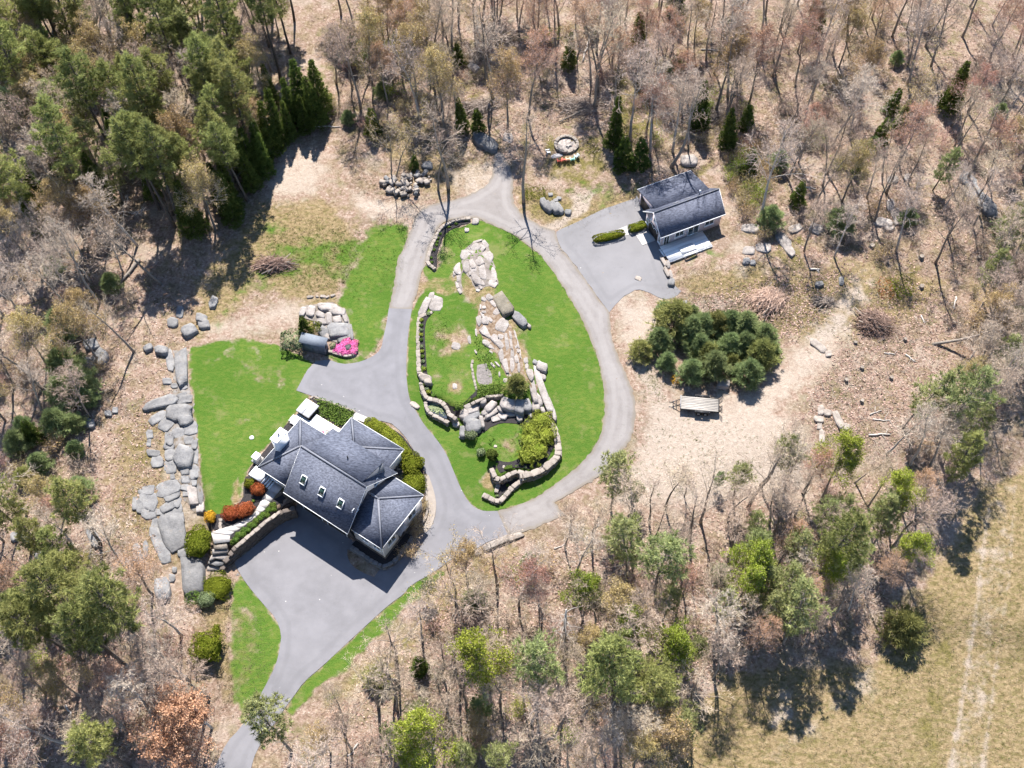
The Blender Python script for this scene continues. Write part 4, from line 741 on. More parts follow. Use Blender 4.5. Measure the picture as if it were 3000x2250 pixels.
outcrop('ribbon of pale ledge and rusty soil running down the island ridge', 'ledge', t6('K',(760,1085,80,55,20),(850,1055,110,80,50),(912,1150,130,58,45),(765,1215,58,48),(708,1210,32,80,0),(775,1290,90,38,0),(738,1335,50,80,-20),(970,1300,85,100,30),(685,1430,75,140,-10),(790,1430,115,115,20),(870,1420,75,50,50),(1050,1510,190,200,30),(1075,1160,400,190,62,.75,'mossrock')) + t6('L',(520,540,330,180,35),(690,700,220,150,40),(770,800,200,110,55),(480,770,150,100,45),(590,850,150,90,25),(790,640,110,110),(900,620,60,120,0),(930,820,70,300,-8),(1000,600,50,170,-10),(1015,800,55,230,-6),(830,1080,130,300,-18),(920,1300,130,300,-20),(990,1510,70,240,-25),(1040,1030,70,210,0),(1040,1240,80,260,0),(1130,1120,80,180,-12),(1180,1300,55,190,0),(1115,620,35,240,-16),(1170,820,35,150,-10),(1210,1000,28,200,-4),(1120,860,90,45,-40),(1165,945,50,85,-20),(590,970,90,38,30),(620,1250,130,42,50),(720,1230,130,42,50),(760,1440,38,100,-10),(890,1580,85,80),(1130,1540,90,60),(250,960,38,95,-20),(255,540,38,150,-6),(110,700,60,150,-8),(1330,1150,85,120,-10),(1350,1285,65,115,0),(1440,1420,85,150,-5),(1390,1395,55,95,0)), (.07, .17))
outcrop('tumbled boulders and ledge below the pond terrace on the island', 'ledge', t6('Q',(370,230,130,110,-20,.5),(300,400,170,190,20,.8),(480,300,250,170,-20,.8),(470,465,380,140,-35,.9,'granite'),(480,630,320,260,-10,1.1,'granite'),(672,560,90,250,-8,.8),(255,780,125,220,-3,.7,'granite'),(850,240,260,150,-45,.9),(760,350,190,110,-40,.8),(890,385,340,100,-35,.7),(820,452,230,80,-30,.5),(980,480,200,130,-20,.4),(1110,430,180,120,30,.5),(1230,170,300,220,15,1.1),(1310,390,200,100,0,.5),(1500,220,200,300,0,1.1,'granite'),(1490,430,110,200,-5,.6),(1645,200,170,240,-20,.9,'granite'),(1710,370,75,180,-32,.5),(1840,230,160,200,-8,.9),(1990,310,85,130,-20,.6),(120,600,130,100,20,.5),(60,500,110,70,20,.4),(700,110,130,130,0,.9),(1060,290,150,60,45,.8),(560,220,140,90,0,.6),(250,895,110,40,0,.3)))
outcrop('long pale ledge spine down the east side of the island terrace', 'ledge', t6('I',(1690,330,460,75,69,.5),(1590,330,300,60,76,.5),(1790,560,250,55,70,.4),(1560,180,120,60,70,.4),(1640,480,120,80,70,.6)))
outcrop('tilted grey fins of rock in the grass island beside the yard', 'granite', t6('N8',(862,250,70,130,-32,.8),(912,285,70,130,-32,.8),(985,290,80,150,-36,.8),(1050,310,65,130,-36,.7),(1170,360,80,60,0,.4),(1050,180,60,45),(940,130,55,38),(1010,210,55,38)))
outcrop('smooth white ledge knoll behind the small shed', 'ledge', t6('Sh',(500,545,130,190,15,.4),(680,540,170,220,15,.4),(1060,440,400,150,-5,.45),(1260,525,300,170,15,.45),(900,625,180,110,20,.4),(930,765,200,120,0,.4),(1090,700,130,220,0,.4),(1270,722,180,135,-10,.4),(1440,690,90,170,-20,.35),(1300,950,430,280,-5,.5,'granite'),(980,1010,230,180,40,.4,'granite'),(1545,1000,110,390,-10,.4,'granite'),(1400,1150,250,190,0,.3,'granite'),(1070,1090,120,130,30,.35),(780,800,90,70,0,.4)))
outcrop('low pale ledge at the top of the walled bed by the drive', 'ledge', t6('J',(490,1040,150,150,10,.35),(360,1080,80,230,25,.35),(430,990,60,130,20,.3),(935,110,70,60,0,.3),(840,205,50,45)))
outcrop('long grey ledge in the eastern woods', 'granite', t6('T3',(1850,1170,120,70,45,.6),(1905,1260,160,80,52,.7),(1965,1330,140,70,50,.7),(2010,1382,60,50,30,.4)))
outcrop('white ledge patches on the leafy slope right of the garage', 'ledge', t6('T3',(655,1560,110,55,45),(690,1612,90,45,60),(870,1480,90,55,20),(440,1478,100,50,10),(730,1478,80,40,-20),(520,1600,90,60,10,.12),(430,1620,70,50,0,.12)))
outcrop('scattered flat stones beside two young pines in the eastern clearing', 'ledge', t6('T3',(1300,1440,100,45,10),(1385,1390,50,85,-20),(1350,1330,45,60),(1360,1165,60,42),(1400,1430,50,40),(1455,1150,40,35),(1340,1475,60,35)))
def boulder(label, tg, cx, cy, l, wd, ang=0, h=.7, mat='granite', name='boulder'):
    o = lay_rock(tg, cx, cy, l, wd, ang, h, mat, None, name); tag(o, label, 'boulder'); return o
for q in [('dark capped boulder lying east of the island ridge', 'K', 1345, 1420, 250, 120, 45, .8), ('small pale stone at the tail of the dark capped boulder', 'K', 1480, 1515, 95, 55, 35, .4, 'ledge'),
 ('big white boulder on the lawn edge east of the island spine', 'L', 1675, 1300, 200, 170, 20, .9, 'ledge'), ('dark stone leaning behind the big white boulder', 'L', 1545, 1195, 120, 90, 30, .6), ('flat pale stone just below the big white boulder', 'L', 1700, 1500, 140, 85, 35, .35, 'ledge'),
 ('white boulder among young pines beside the trailer', 'Tr', 1790, 160, 210, 170, 10, .8, 'ledge'), ('grey boulder just left of the young pine cluster', 'Y', 380, 420, 90, 100, 20, .6), ('grey boulder at the top of the west ledge strip', 'S6', 240, 85, 105, 75, 5, .7),
 ('tilted grey stone in leaves left of the west ledge strip', 'S6', 110, 62, 80, 55, -30, .6), ('dark edged boulder above the west lawn corner', 'M4', 1225, 480, 85, 65, -25, .7), ('rounded boulder in straw above the west lawn', 'M4', 1305, 400, 60, 50, 10, .5),
 ('rounded boulder touching another in straw above the lawn', 'M4', 1322, 442, 65, 50, -10, .5), ('pale pointed stone in the meadow straw', 'M4', 1382, 300, 45, 75, 20, .4), ('pale stone at the top end of the west ledge', 'M4', 1120, 430, 60, 55, 0, .4), ('low pale stone beside dry grass above west ledge', 'M4', 1165, 362, 40, 70, 10, .3),
 ('tall pale boulder beside the clipped green dome shrub', 'B7', 1245, 412, 130, 215, -4, 1.0), ('smooth grey boulder above the russet litter bank', 'B7', 1050, 492, 85, 130, 0, .7), ('large pale boulder at the corner behind the garage', 'T3', 40, 1040, 95, 62, 5, .5, 'ledge'),
 ('long dark boulder near spruces above the gravel fork', 'T2', 930, 915, 150, 70, 30, .9), ('square pale stone in leaves above the gravel fork', 'T2', 1080, 890, 55, 50, 10, .3, 'ledge'), ('white slab in leaves north of the dark boulder', 'T2', 856, 432, 65, 38, 35, .3, 'ledge'), ('round stone on leaves just above the stone pile', 'T2', 555, 1070, 60, 40, 0, .4),
 ('long white slab lying in the sandy clearing', 'M6', 878, 578, 110, 40, 38, .25, 'wallstone'), ('small white stone at the tip of the long white slab', 'M6', 943, 632, 36, 34, 0, .25, 'wallstone'), ('bent white slab at the sandy clearing edge', 'M6', 1010, 1060, 45, 110, -25, .3, 'wallstone'), ('white stone touching the bent white slab', 'M6', 1048, 1105, 60, 40, 10, .25, 'wallstone'),
 ('top white stone of the row beside the bent slab', 'M6', 896, 1000, 42, 50, 0, .3, 'wallstone'), ('white stone next to the top stone of the row', 'M6', 940, 1016, 44, 40, 0, .3, 'wallstone'), ('middle white stone of the row beside the bent slab', 'M6', 885, 1055, 60, 38, 10, .3, 'wallstone'), ('lower white stone of the row in the sand', 'M6', 888, 1100, 30, 50, 0, .25, 'wallstone'), ('long bottom white stone of the row in the sand', 'M6', 902, 1172, 34, 85, -5, .25, 'wallstone'),
 ('round pale boulder on the slope right of the parking yard', 'M6', 885, 180, 45, 35, 0, .4), ('pale stone left of the red brown brush heap', 'M6', 1030, 160, 30, 45, 0, .3), ('pair member grey stone on slope below the garage deck', 'M6', 412, 35, 42, 38, 0, .35), ('smaller grey stone beside another below the garage deck', 'M6', 455, 42, 34, 30, 0, .3),
 ('long pale slab on the verge below the gravel road', 'B8', 1005, 200, 170, 45, -22, .35, 'wallstone'), ('short pale slab on the verge below the gravel road', 'B8', 1120, 160, 110, 36, -18, .3, 'wallstone'), ('small dark stone at the end of the verge slabs', 'B8', 886, 262, 42, 36, 0, .3), ('white stone on grass beside the drive below the pond', 'M5', 478, 965, 55, 30, 35, .2, 'wallstone'),
 ('flat white stone lying alone on the grey parking yard', 'M5', 1925, 145, 42, 24, 20, .12, 'wallstone'), ('pale buried stone in the middle of the upper island lawn', 'M5', 745, 585, 50, 40, 10, .1, 'ledge'), ('small pale stone low in the upper island lawn', 'M5', 735, 845, 30, 30, 0, .12, 'ledge'), ('white pebble stone on the round lower lawn', 'Q', 970, 1085, 60, 45, 0, .15, 'wallstone'), ('small flat white stone in the black mulch below the lawn', 'Q', 1150, 1530, 50, 60, 20, .12, 'wallstone'),
 ('pale split rock above the young pine cluster', 'Y', 690, 80, 130, 90, -15, .35), ('thin pale rock leaning by the split rock above pines', 'Y', 765, 50, 50, 110, 20, .35)]: boulder(*q)
for k, (x, y, l, wd, a) in enumerate([(660, 225, 140, 45, -5), (820, 215, 60, 30, 0), (950, 210, 120, 55, 0), (1050, 225, 90, 40, -20), (1165, 190, 110, 40, -20)]):
    boulder(('first', 'second', 'third', 'fourth', 'fifth')[k] + ' white stone from the left in the row behind the shed knoll', 'Sh', x, y, l, wd, a, .2, 'wallstone', 'stone')
# ---------------------------------------------------------------- laid stone: walls, rings, piles
def unit_stones(k):
    out = []
    for i in range(k):
        rr = np.random.default_rng(50 + i); m = MB().box((0, 0, 0), (1, 1, 1), 0, .13); v = m.v[0]; v += rr.normal(0, .035, v.shape); out.append(m.mesh('stone'))
    return out
USTONE = {m: unit_stones(5) for m in ('wallstone', 'darkstone', 'granite')}
for m, l in USTONE.items():
    for me in l: me.materials.append(MT[m])
def put_stone(parent, p, size, rz, mat='wallstone', tilt=.05, name='stone'):
    o = bpy.data.objects.new(name, rnd.choice(USTONE[mat])); COL.objects.link(o); o.parent = parent; o.location = p; o.scale = size; o.rotation_euler = (rnd.gauss(0, tilt), rnd.gauss(0, tilt), rz); return o
def stone_wall(label, tg, pts, ztop=None, h=.5, wd=.55, ln=.75, mat='wallstone', course=.28, base_to=None, name='stone_wall', capw=1.0):
    px = r(tg, *pts); root = empty(name)
    if ztop is None: P = [G(x, y) + np.array([0, 0, h]) for x, y in px]
    else:
        zs = ztop if isinstance(ztop, (list, tuple)) else [ztop] * len(px); P = [U(x, y, z) for (x, y), z in zip(px, zs)]
    P = np.array(P); L = np.concatenate([[0], np.cumsum(np.linalg.norm(np.diff(P[:, :2], axis=0), axis=1))]); tot = L[-1]
    def at(s): return np.array([np.interp(s, L, P[:, k]) for k in range(3)])
    probe = [at(s) for s in np.linspace(0, tot, 12)]; low = min(float(zt(np.array([[p[0] + dx, p[1] + dy] for dx in (-.7, 0, .7) for dy in (-.7, 0, .7)])).min()) for p in probe) if base_to is None else base_to
    c = 0; s_ = 0.0; nco = max(1, int(math.ceil((np.mean(P[:, 2]) - low) / course)))
    nco = min(nco, 9)
    for c in range(nco):
        s = rnd.uniform(-.3, 0) * ln
        while s < tot:
            l = ln * rnd.uniform(.65, 1.3); e = min(s + l, tot + .05); a, b = at(max(s, 0)), at(e); m = (a + b) / 2; q = b - a; Lq = max(np.linalg.norm(q[:2]), .15)
            gz = float(zt(m[None, :2])[0]); z = m[2] - course * (c + .5) + rnd.gauss(0, .015)
            if z > low - course: put_stone(root, (m[0] + rnd.gauss(0, .02), m[1] + rnd.gauss(0, .02), z), (Lq * (.97 if c else .985), wd * (rnd.uniform(.9, 1.15) * (capw if c == 0 else 1)), course * .97), math.atan2(q[1], q[0]) + rnd.gauss(0, .04), mat)
            s = e
            if e >= tot: break
    tag(root, label, 'stone wall'); return root
stone_wall('low curved stone wall holding the bed at the head of the island', 'J', [(880,92),(740,105),(620,150),(540,205),(490,300),(440,420),(400,540),(396,592),(482,668)], None, .45, .45)
stone_wall('straight stone wall beside the long planted strip along the drive', 'M5', [(590,362),(502,392),(497,500),(497,640),(503,762)], .75, wd=.5)
stone_wall('curving stone wall between the planted strip and the pond', 'M5', [(516,815),(522,860),(547,918),(600,930),(650,945),(688,985),(698,1030),(745,1052)], .72, wd=.5)
stone_wall('outer stone rim of the small pond', 'M5', [(545,942),(553,1000),(600,1035),(650,1052),(692,1078)], .34, wd=.45)
stone_wall('broad sweeping stone wall round the east of the island terrace', 'I', [(1715,605),(1790,690),(1830,800),(1858,900),(1876,1000),(1872,1082),(1825,1150),(1740,1220),(1640,1278),(1530,1312),(1440,1325)], 0.0, wd=.85, ln=.9)
stone_wall('inner stone wall along the black bed south of the round lawn', 'I', [(1122,1240),(1142,1305),(1175,1372),(1250,1350),(1320,1308),(1388,1268),(1440,1282),(1530,1306)], 0.0, wd=.6)
stone_wall('lower stone wall at the southern point of the island', 'I', [(1490,1332),(1460,1380),(1400,1420),(1330,1480),(1260,1560),(1195,1622),(1100,1575),(1020,1532)], [-.75,-.75,-.78,-.82,-.88,-.92,-.92,-.9], wd=.6)
stone_wall('short stone wall closing the lowest bed at the island point', 'I', [(1200,1405),(1185,1460),(1170,1525)], None, .4, .5)
stone_wall('thin stone edging between upper lawn and herb garden', 'I', [(900,20),(900,120),(920,240),(950,365)], None, .2, .3, .6)
stone_wall('stone wall above the dark ledge right of the herb garden', 'I', [(1255,408),(1150,425),(1050,432)], .85, wd=.4, base_to=-.1)
stone_wall('stone wall above the tumbled boulders left of the herb garden', 'I', [(1040,450),(960,472),(890,512)], .8, wd=.4, base_to=0)
stone_wall('low white curb wall along the garden bed north of the house', 'H', [(845,72),(865,42),(1335,213)], None, .16, .25, .8)
stone_wall('low rounded wall holding the pink flower bed', 'Sh', [(1080,1440),(1250,1492),(1400,1542),(1550,1562),(1660,1532),(1712,1440),(1692,1330)], None, .42, .35, .7)
stone_wall('tall dark fieldstone retaining wall above the paved court', 'S5', [(2100,-90),(1780,5),(1480,222),(1250,422),(1050,592),(905,702),(835,782),(765,900),(690,1000),(610,1190)], [.15,.15,.15,.15,.12,.1,-.05,-.5,-1.0,-1.6], wd=.55, ln=.85, course=.38, mat='darkstone', base_to=-2.35)
stone_wall('pale stone coping along the top of the court retaining wall', 'S5', [(1800,-10),(1480,215),(1250,415),(1050,585),(905,695),(835,775),(765,893)], [.30,.30,.30,.27,.25,.10,-.35], wd=.42, ln=.8, course=.16, base_to=.2, name='wall_coping')
stone_wall('curved shaded stone wall round the bed at the east wing', 'S4', [(130,972),(350,1128),(500,1218),(610,1268),(720,1220),(860,1080),(980,900),(1020,830)], -1.35, wd=.45, mat='granite', base_to=-2.3)
stone_wall('slender pale wall between the curved path and the hedge', 'S4', [(1190,-30),(1215,250),(1240,420),(1215,560),(1150,680)], None, .4, .3, .8)
# path slabs, stepping stones, rough steps
def flag_path():
    root = empty('flagstone_path'); L = [(1345,330),(1240,480),(1150,610),(1090,725),(1045,810),(985,882),(850,970),(640,1050),(450,1112),(320,1160)]; Rr = [(1490,420),(1390,530),(1280,670),(1205,775),(1130,845),(1050,905),(930,1000),(800,1092),(700,1150),(635,1205)]
    for i in range(9):
        q = [L[i], Rr[i], Rr[i + 1], L[i + 1]]; c = np.mean(q, 0); q = [tuple(c + (np.array(p) - c) * .99) for p in q]; part('slab', MT['flag'], root, lambda m: m.slab([U(*p, .13) for p in r('P', *q)], .12))
    part('slab', MT['flag'], root, lambda m: m.slab([U(*p, .13) for p in r('P', (325,1172), (630,1212), (622,1308), (372,1338))], .12)); tag(root, 'bright white flagstone path curving from the deck to the stone steps', 'path')
flag_path()
for k, (x, y, l, wd) in enumerate([(478, 955, 62, 42), (474, 1012, 62, 52), (468, 1078, 50, 74)]): boulder(('upper', 'middle', 'lower')[k] + ' of three white stepping stones in black mulch by the path', 'P', x, y, l, wd, 0, .12, 'wallstone', 'stepping_stone')['category'] = 'stepping stone'
def steps():
    root = empty('stone_steps'); Sx = [([(455,640),(720,632),(735,735),(460,748)],-.06,'stump'),([(430,752),(745,735),(735,815),(600,825),(415,852)],-.38,'ledge'),([(410,872),(700,832),(755,915),(640,955),(480,930),(360,990)],-.78,'ledge'),([(345,1005),(480,960),(660,975),(690,1020),(620,1075),(520,1095),(345,1042)],-1.18,'granite'),([(330,1068),(500,1082),(630,1085),(560,1180),(310,1182)],-1.58,'ledge'),([(285,1222),(540,1208),(560,1290),(300,1350)],-1.95,'ledge'),([(560,1215),(800,1112),(985,1268),(780,1330),(545,1292)],-2.02,'ledge')]
    for q, z, mt in Sx: part('step', MT[mt], root, lambda m: m.slab([U(*p, z) + np.array([0, 0, rnd.gauss(0, .02)]) for p in r('S5', *q)], .55))
    tag(root, 'rough stone steps beside the dark retaining wall down to the court', 'steps')
steps()
def landing():
    root = empty('stone_steps')
    for x, y, l, wd, a, h in ((545,790,70,42,10,.75),(560,815,50,30,0,.85),(525,775,40,30,20,.7)): lay_rock('M5', x, y, l, wd, a, h, 'wallstone', root, 'step')
    tag(root, 'short block steps where the long planted strip ends', 'steps')
landing()
def stone_pile():
    root = empty('stone_pile'); poly = r('St', (160,560),(300,440),(640,430),(800,330),(1000,280),(1150,240),(1480,260),(1560,500),(1300,600),(1180,700),(1120,900),(950,920),(560,860),(170,680)); k = 0; used = []; lo, hi = np.min(poly, 0), np.max(poly, 0)
    while k < 58:
        q = (rnd.uniform(lo[0], hi[0]), rnd.uniform(lo[1], hi[1]))
        if not inside([q], poly)[0]: continue
        if any(math.hypot(q[0] - u[0], q[1] - u[1]) < 7 for u in used) and rnd.random() < .8: continue
        used.append(q); p = G(*q); s = rnd.uniform(.35, .95); put_stone(root, (p[0], p[1], p[2] + s * .3 + rnd.uniform(0, .35)), (s, s * rnd.uniform(.6, .9), s * rnd.uniform(.5, .75)), rnd.uniform(0, 6), rnd.choice(('wallstone', 'wallstone', 'granite')), .35); k += 1
    tag(root, 'heap of pale loose field stones at the foot of the trees', 'stone pile')
stone_pile()
def fire_pit():
    c = (U(*r('F', (1100, 740))[0], .3)); gz = float(zt(c[None, :2])[0]); root = empty('fire_pit'); c[2] = gz; R = 1.62
    for co in range(2):
        for i in range(20):
            t = 2 * math.pi * (i + co * .5) / 20 + rnd.gauss(0, .02); put_stone(root, (c[0] + R * math.cos(t), c[1] + R * .98 * math.sin(t), gz + .11 + co * .19), (.52, .46, .20), t + math.pi / 2, 'wallstone', .05)
    m = MB(); m.tube([(c[0], c[1], gz), (c[0], c[1], gz + .07)], [1.45, 1.35], 24); m.build('ash_bed', MT['ash'], root)
    for i in range(5):
        a = rnd.uniform(0, 6); p = np.array([c[0] + .35, c[1] - .35, gz + .16]); d = np.array([math.cos(a), math.sin(a), 0]) * .45; MB().tube([p - d, p + d + [0, 0, .1]], .06, 6).build('log', MT['log'], root)
    tag(root, 'round stone fire pit with grey ash in the mossy clearing', 'fire pit')
    flag = [(590,1090),(720,1000),(960,1010),(980,1060),(830,1110),(640,1160)]
    sheet('flat_stone', [G(*q) for q in r('F', *flag)], MT['flag'], .05, .5, 1, .03, label='flat tan stone slab beside the fire pit', cat='stone')
fire_pit()
# ---------------------------------------------------------------- chairs, trailer, brush, logs
def chair(px, rz, label, col, seat=None):
    mt = simple('painted wood ' + label[:12], [(.3, tuple(x * .85 for x in col)), (.7, col)], 3, 3, .6, .05, .01); p = G(*px); f = Frame(p[:2], math.degrees(rz)); z = p[2]; root = empty('garden_chair')
    def P(name, fn, pr=root): mb = MB(); fn(mb); return mb.build(name, mt, pr)
    for i in range(5): P('seat_slat', lambda m: bx(m, f, -.27 + i * .11, -.27 + i * .11 + .095, -.28, .28, z + .36 - i * .012, z + .385 - i * .012))
    for i in range(5):
        b = -.275 + i * .113; P('back_slat', lambda m: m.prism([f(-.30, b, z + .34), f(-.27, b, z + .34), f(-.27, b + .10, z + .34), f(-.30, b + .10, z + .34)], [f(-.58, b, z + 1.0), f(-.55, b, z + 1.0), f(-.55, b + .1, z + 1.0), f(-.58, b + .1, z + 1.0)]))
    for s in (-1, 1):
        P('armrest', lambda m: bx(m, f, -.40, .36, s * .36 - .07, s * .36 + .07, z + .56, z + .585))
        for a in (-.32, .28): P('leg', lambda m: bx(m, f, a - .05, a + .05, s * .32 - .015, s * .32 + .015, z, z + .56))
    root.location = (p[0] * .18, p[1] * .18, z * .18); root.scale = (.82, .82, .82); tag(root, label, 'chair', 'garden chairs round the fire pit')
chair(r('F', (870, 1275))[0], math.pi / 2, 'red garden chair at the left end of the row', (.50, .10, .07)); chair(r('F', (1025, 1240))[0], math.pi / 2, 'coral garden chair second in the row by the fire pit', (.62, .17, .12)); chair(r('F', (1150, 1225))[0], math.pi / 2, 'pale orange garden chair in the middle of the row', (.75, .50, .33)); chair(r('F', (1290, 1220))[0], math.pi / 2 + .1, 'mint green garden chair near the right end of the row', (.28, .58, .48)); chair(r('F', (1430, 1120))[0], math.pi / 2 + .6, 'pale blue garden chair close against the fire pit stones', (.50, .68, .72))
chair(r('F', (515, 980))[0], .2, 'white garden chair standing alone left of the fire pit', (.72, .72, .74))
def trailer():
    o = U(*r('Tr', (930, 655))[0], .8); e = U(*r('Tr', (1710, 725))[0], .8); d = e - o; f = Frame(o[:2], math.degrees(math.atan2(d[1], d[0]))); z = float(zt(f(2.4, 1, 0)[:2][None])[0]); L, Wd = 4.8, 2.0; root = empty('utility_trailer')
    def P(name, mat, fn, pr=root): mb = MB(); fn(mb); return mb.build(name, MT[mat], pr)
    for i in range(8): P('plank', 'plank', lambda m: bx(m, f, .06, L - .06, .05 + i * .2385, .05 + i * .2385 + .228, z + .72, z + .765 + rnd.uniform(0, .012)))
    P('side_rail', 'black', lambda m: bx(m, f, 0, L, -.02, .04, z + .60, z + .80)); P('side_rail', 'black', lambda m: bx(m, f, 0, L, Wd - .04, Wd + .02, z + .60, z + .80)); P('front_rail', 'metal', lambda m: bx(m, f, -.06, .04, 0, Wd, z + .62, z + .90)); P('rear_rail', 'black', lambda m: bx(m, f, L - .04, L + .06, 0, Wd, z + .60, z + .78))
    for s, b0 in ((-1, -.33), (1, Wd + .05)):
        P('fender', 'black', lambda m: (bx(m, f, 1.95, 3.55, b0, b0 + .28, z + .82, z + .87), bx(m, f, 1.80, 1.95, b0, b0 + .28, z + .60, z + .83), bx(m, f, 3.55, 3.70, b0, b0 + .28, z + .60, z + .83)))
        for a in (2.32, 3.18):
            w = P('wheel', 'tyre', lambda m: m.tube([f(a, b0 + .03, z + .34), f(a, b0 + .25, z + .34)], .34, 16)); P('rim', 'metal', lambda m: m.tube([f(a, b0 + .02, z + .34), f(a, b0 + .26, z + .34)], .19, 12), w)
    P('tongue', 'black', lambda m: (m.tube([f(0, .45, z + .62), f(-1.15, 1.0, z + .55)], .06, 6), m.tube([f(0, Wd - .45, z + .62), f(-1.15, 1.0, z + .55)], .06, 6), m.tube([f(-.55, .7, z + .6), f(-.55, 1.3, z + .6)], .05, 6), m.tube([f(-1.1, 1, z + .56), f(-1.5, 1, z + .55)], .06, 6))); P('jack', 'metal', lambda m: m.tube([f(-.9, 1.0, z), f(-.9, 1.0, z + .95)], .05, 8))
    for k in range(2):
        b = .1 + k * 1.2; P('ramp', 'black', lambda m: [m.tube([f(L + .1, b + j * .6, z + .72), f(L + .35, b + j * .6, z + 1.35)], .035, 5) for j in range(2)] + [m.tube([f(L + .1 + .08 * i, b, z + .72 + .21 * i), f(L + .1 + .08 * i, b + .6, z + .72 + .21 * i)], .03, 5) for i in range(4)])
    tag(root, 'flat utility trailer with weathered plank deck and black fenders', 'trailer')
trailer()
# granite blocks and bits round the garage yard
for k, (q, l) in enumerate([(r('G', (592, 1322)), 'upper long granite block at the edge of the parking yard'), (r('G', (632, 1455)), 'lower long granite block at the edge of the parking yard')]):
    p = G(*q[0]); o = bpy.data.objects.new('granite_block', USTONE['wallstone'][k]); COL.objects.link(o); o.location = (p[0], p[1], p[2] + .22); o.scale = (1.65, .5, .5); o.rotation_euler = (0, 0, math.radians(-72)); tag(o, l, 'block')
boulder('rough grey stone at the end of the granite blocks', 'G', 690, 1565, 70, 75, 10, .5); boulder('tan stone beside the upper granite block', 'G', 650, 1350, 45, 70, -15, .3, 'ledge'); boulder('tan stone beside the lower granite block', 'G', 685, 1470, 40, 90, -15, .3, 'ledge')
def stump(label, tg, x, y, rad=.32, h=.45):
    p = G(*r(tg, (x, y))[0]); root = empty('tree_stump', p); m = MB(); n = 10; an = np.arange(n) * 2 * math.pi / n; rr = rad * (1 + nrg.normal(0, .08, n)); V = np.concatenate([np.column_stack([np.cos(an) * rr * k, np.sin(an) * rr * k, np.full(n, z)]) for k, z in ((1.5, -.05), (1.08, .15), (1, h))]); F = [q for k in range(2) for i in range(n) for q in ((k * n + i, k * n + (i + 1) % n, k * n + n + (i + 1) % n), (k * n + i, k * n + n + (i + 1) % n, k * n + n + i))]
    m.add(V, F).build('bark', MT['stump'], root); m = MB(); m.poly([(math.cos(a) * q, math.sin(a) * q, h + .004) for a, q in zip(an, rr)]); m.build('cut_face', MT['bark'], root); tag(root, label, 'stump')
for q in [('stump in straw at the lower edge of the eastern woods', 'T3', 1225, 1600), ('dark stump alone on the cleared eastern slope', 'M6', 1545, 205), ('stump right of two others below the eastern woods', 'M6', 1920, 15), ('stump left of the leaning dead tree top', 'M6', 1545, 12), ('small stump below the red brown brush heap', 'M6', 1118, 565, .22, .35), ('small dark stump amid slash in the clearing', 'M6', 1058, 810, .25), ('stump near dry brush beside the sandy clearing', 'M6', 1160, 730, .25), ('stump at the edge of the clearing below slash', 'M6', 1160, 945, .22), ('stump on the slope left of the brush heaps', 'M6', 1350, 795, .24), ('stump above the young pine cluster', 'Y', 1345, 285, .3), ('stump among the young pines', 'Y', 635, 1040, .26, .3), ('stump in stick litter on the eastern slope', 'M6', 1440, 545, .22)]: stump(*q)
def brush_pile(label, tg, x, y, l, wd, h, mat='brush', n=520, seed=0, ang=0.0):
    p = G(*r(tg, (x, y))[0]); root = empty('brush_pile', p); rr = np.random.default_rng(seed + 900); m = MB()
    for i in range(n):
        u = rr.normal(0, .36, 2); hh = h * max(.05, 1 - (u ** 2).sum() * 1.3) * rr.random(); a = rr.normal(ang, .55); d = np.array([math.cos(a), math.sin(a), rr.normal(0, .16)]) * rr.uniform(.5, 1.5); c = np.array([u[0] * l / 2 * 1.3, u[1] * wd / 2 * 1.3, .05 + hh]); bend = rr.normal(0, .12, 3)
        m.tube([c - d, c + bend, c + d], [.035, .028, .012], 3, False, rr.random())
    o = m.build('sticks', MT[mat], root); o['kind'] = 'stuff'; m = MB()
    for i in range(5): a = rr.normal(ang, .3); c = np.array([rr.normal(0, l * .15), rr.normal(0, wd * .15), h * .5]); d = np.array([math.cos(a), math.sin(a), .05]) * l * .42; m = MB().tube([c - d, c + d], [.09, .05], 6); m.build('branch', MT['bark'], root)
    tag(root, label, 'brush pile')
brush_pile('heap of cut sticks in the straw meadow', 'M4', 1775, 62, 5.0, 2.2, 1.2, 'brush', 560, 1, .1); brush_pile('heap of cut brush below the bare leaning trees', 'M6', 560, 290, 4.6, 3.6, 1.3, 'twigred', 560, 2, .8); brush_pile('tall red brown brush heap in the eastern clearing', 'M6', 1245, 445, 4.4, 3.6, 1.8, 'brush', 640, 3, -.6); brush_pile('tangle of bleached branches behind the garage trees', 'T3', 160, 740, 7.0, 5.0, 1.0, 'debris', 620, 4, .2); brush_pile('pile of grey sticks above the fire pit clearing', 'T2', 1540, 690, 7.0, 4.0, .8, 'debris', 480, 5, .2); brush_pile('pile of grey sticks above the gravel fork', 'T2', 920, 690, 6.0, 2.8, .7, 'debris', 360, 6, .3); brush_pile('heap of twigs in leaf litter below the west pines', 'M4', 265, 1370, 3.2, 2.4, .7, 'twig', 300, 7, .5); brush_pile('small stick heap right of the pale slope stones', 'M6', 925, 300, 2.4, 1.4, .5, 'debris', 160, 8, .2)
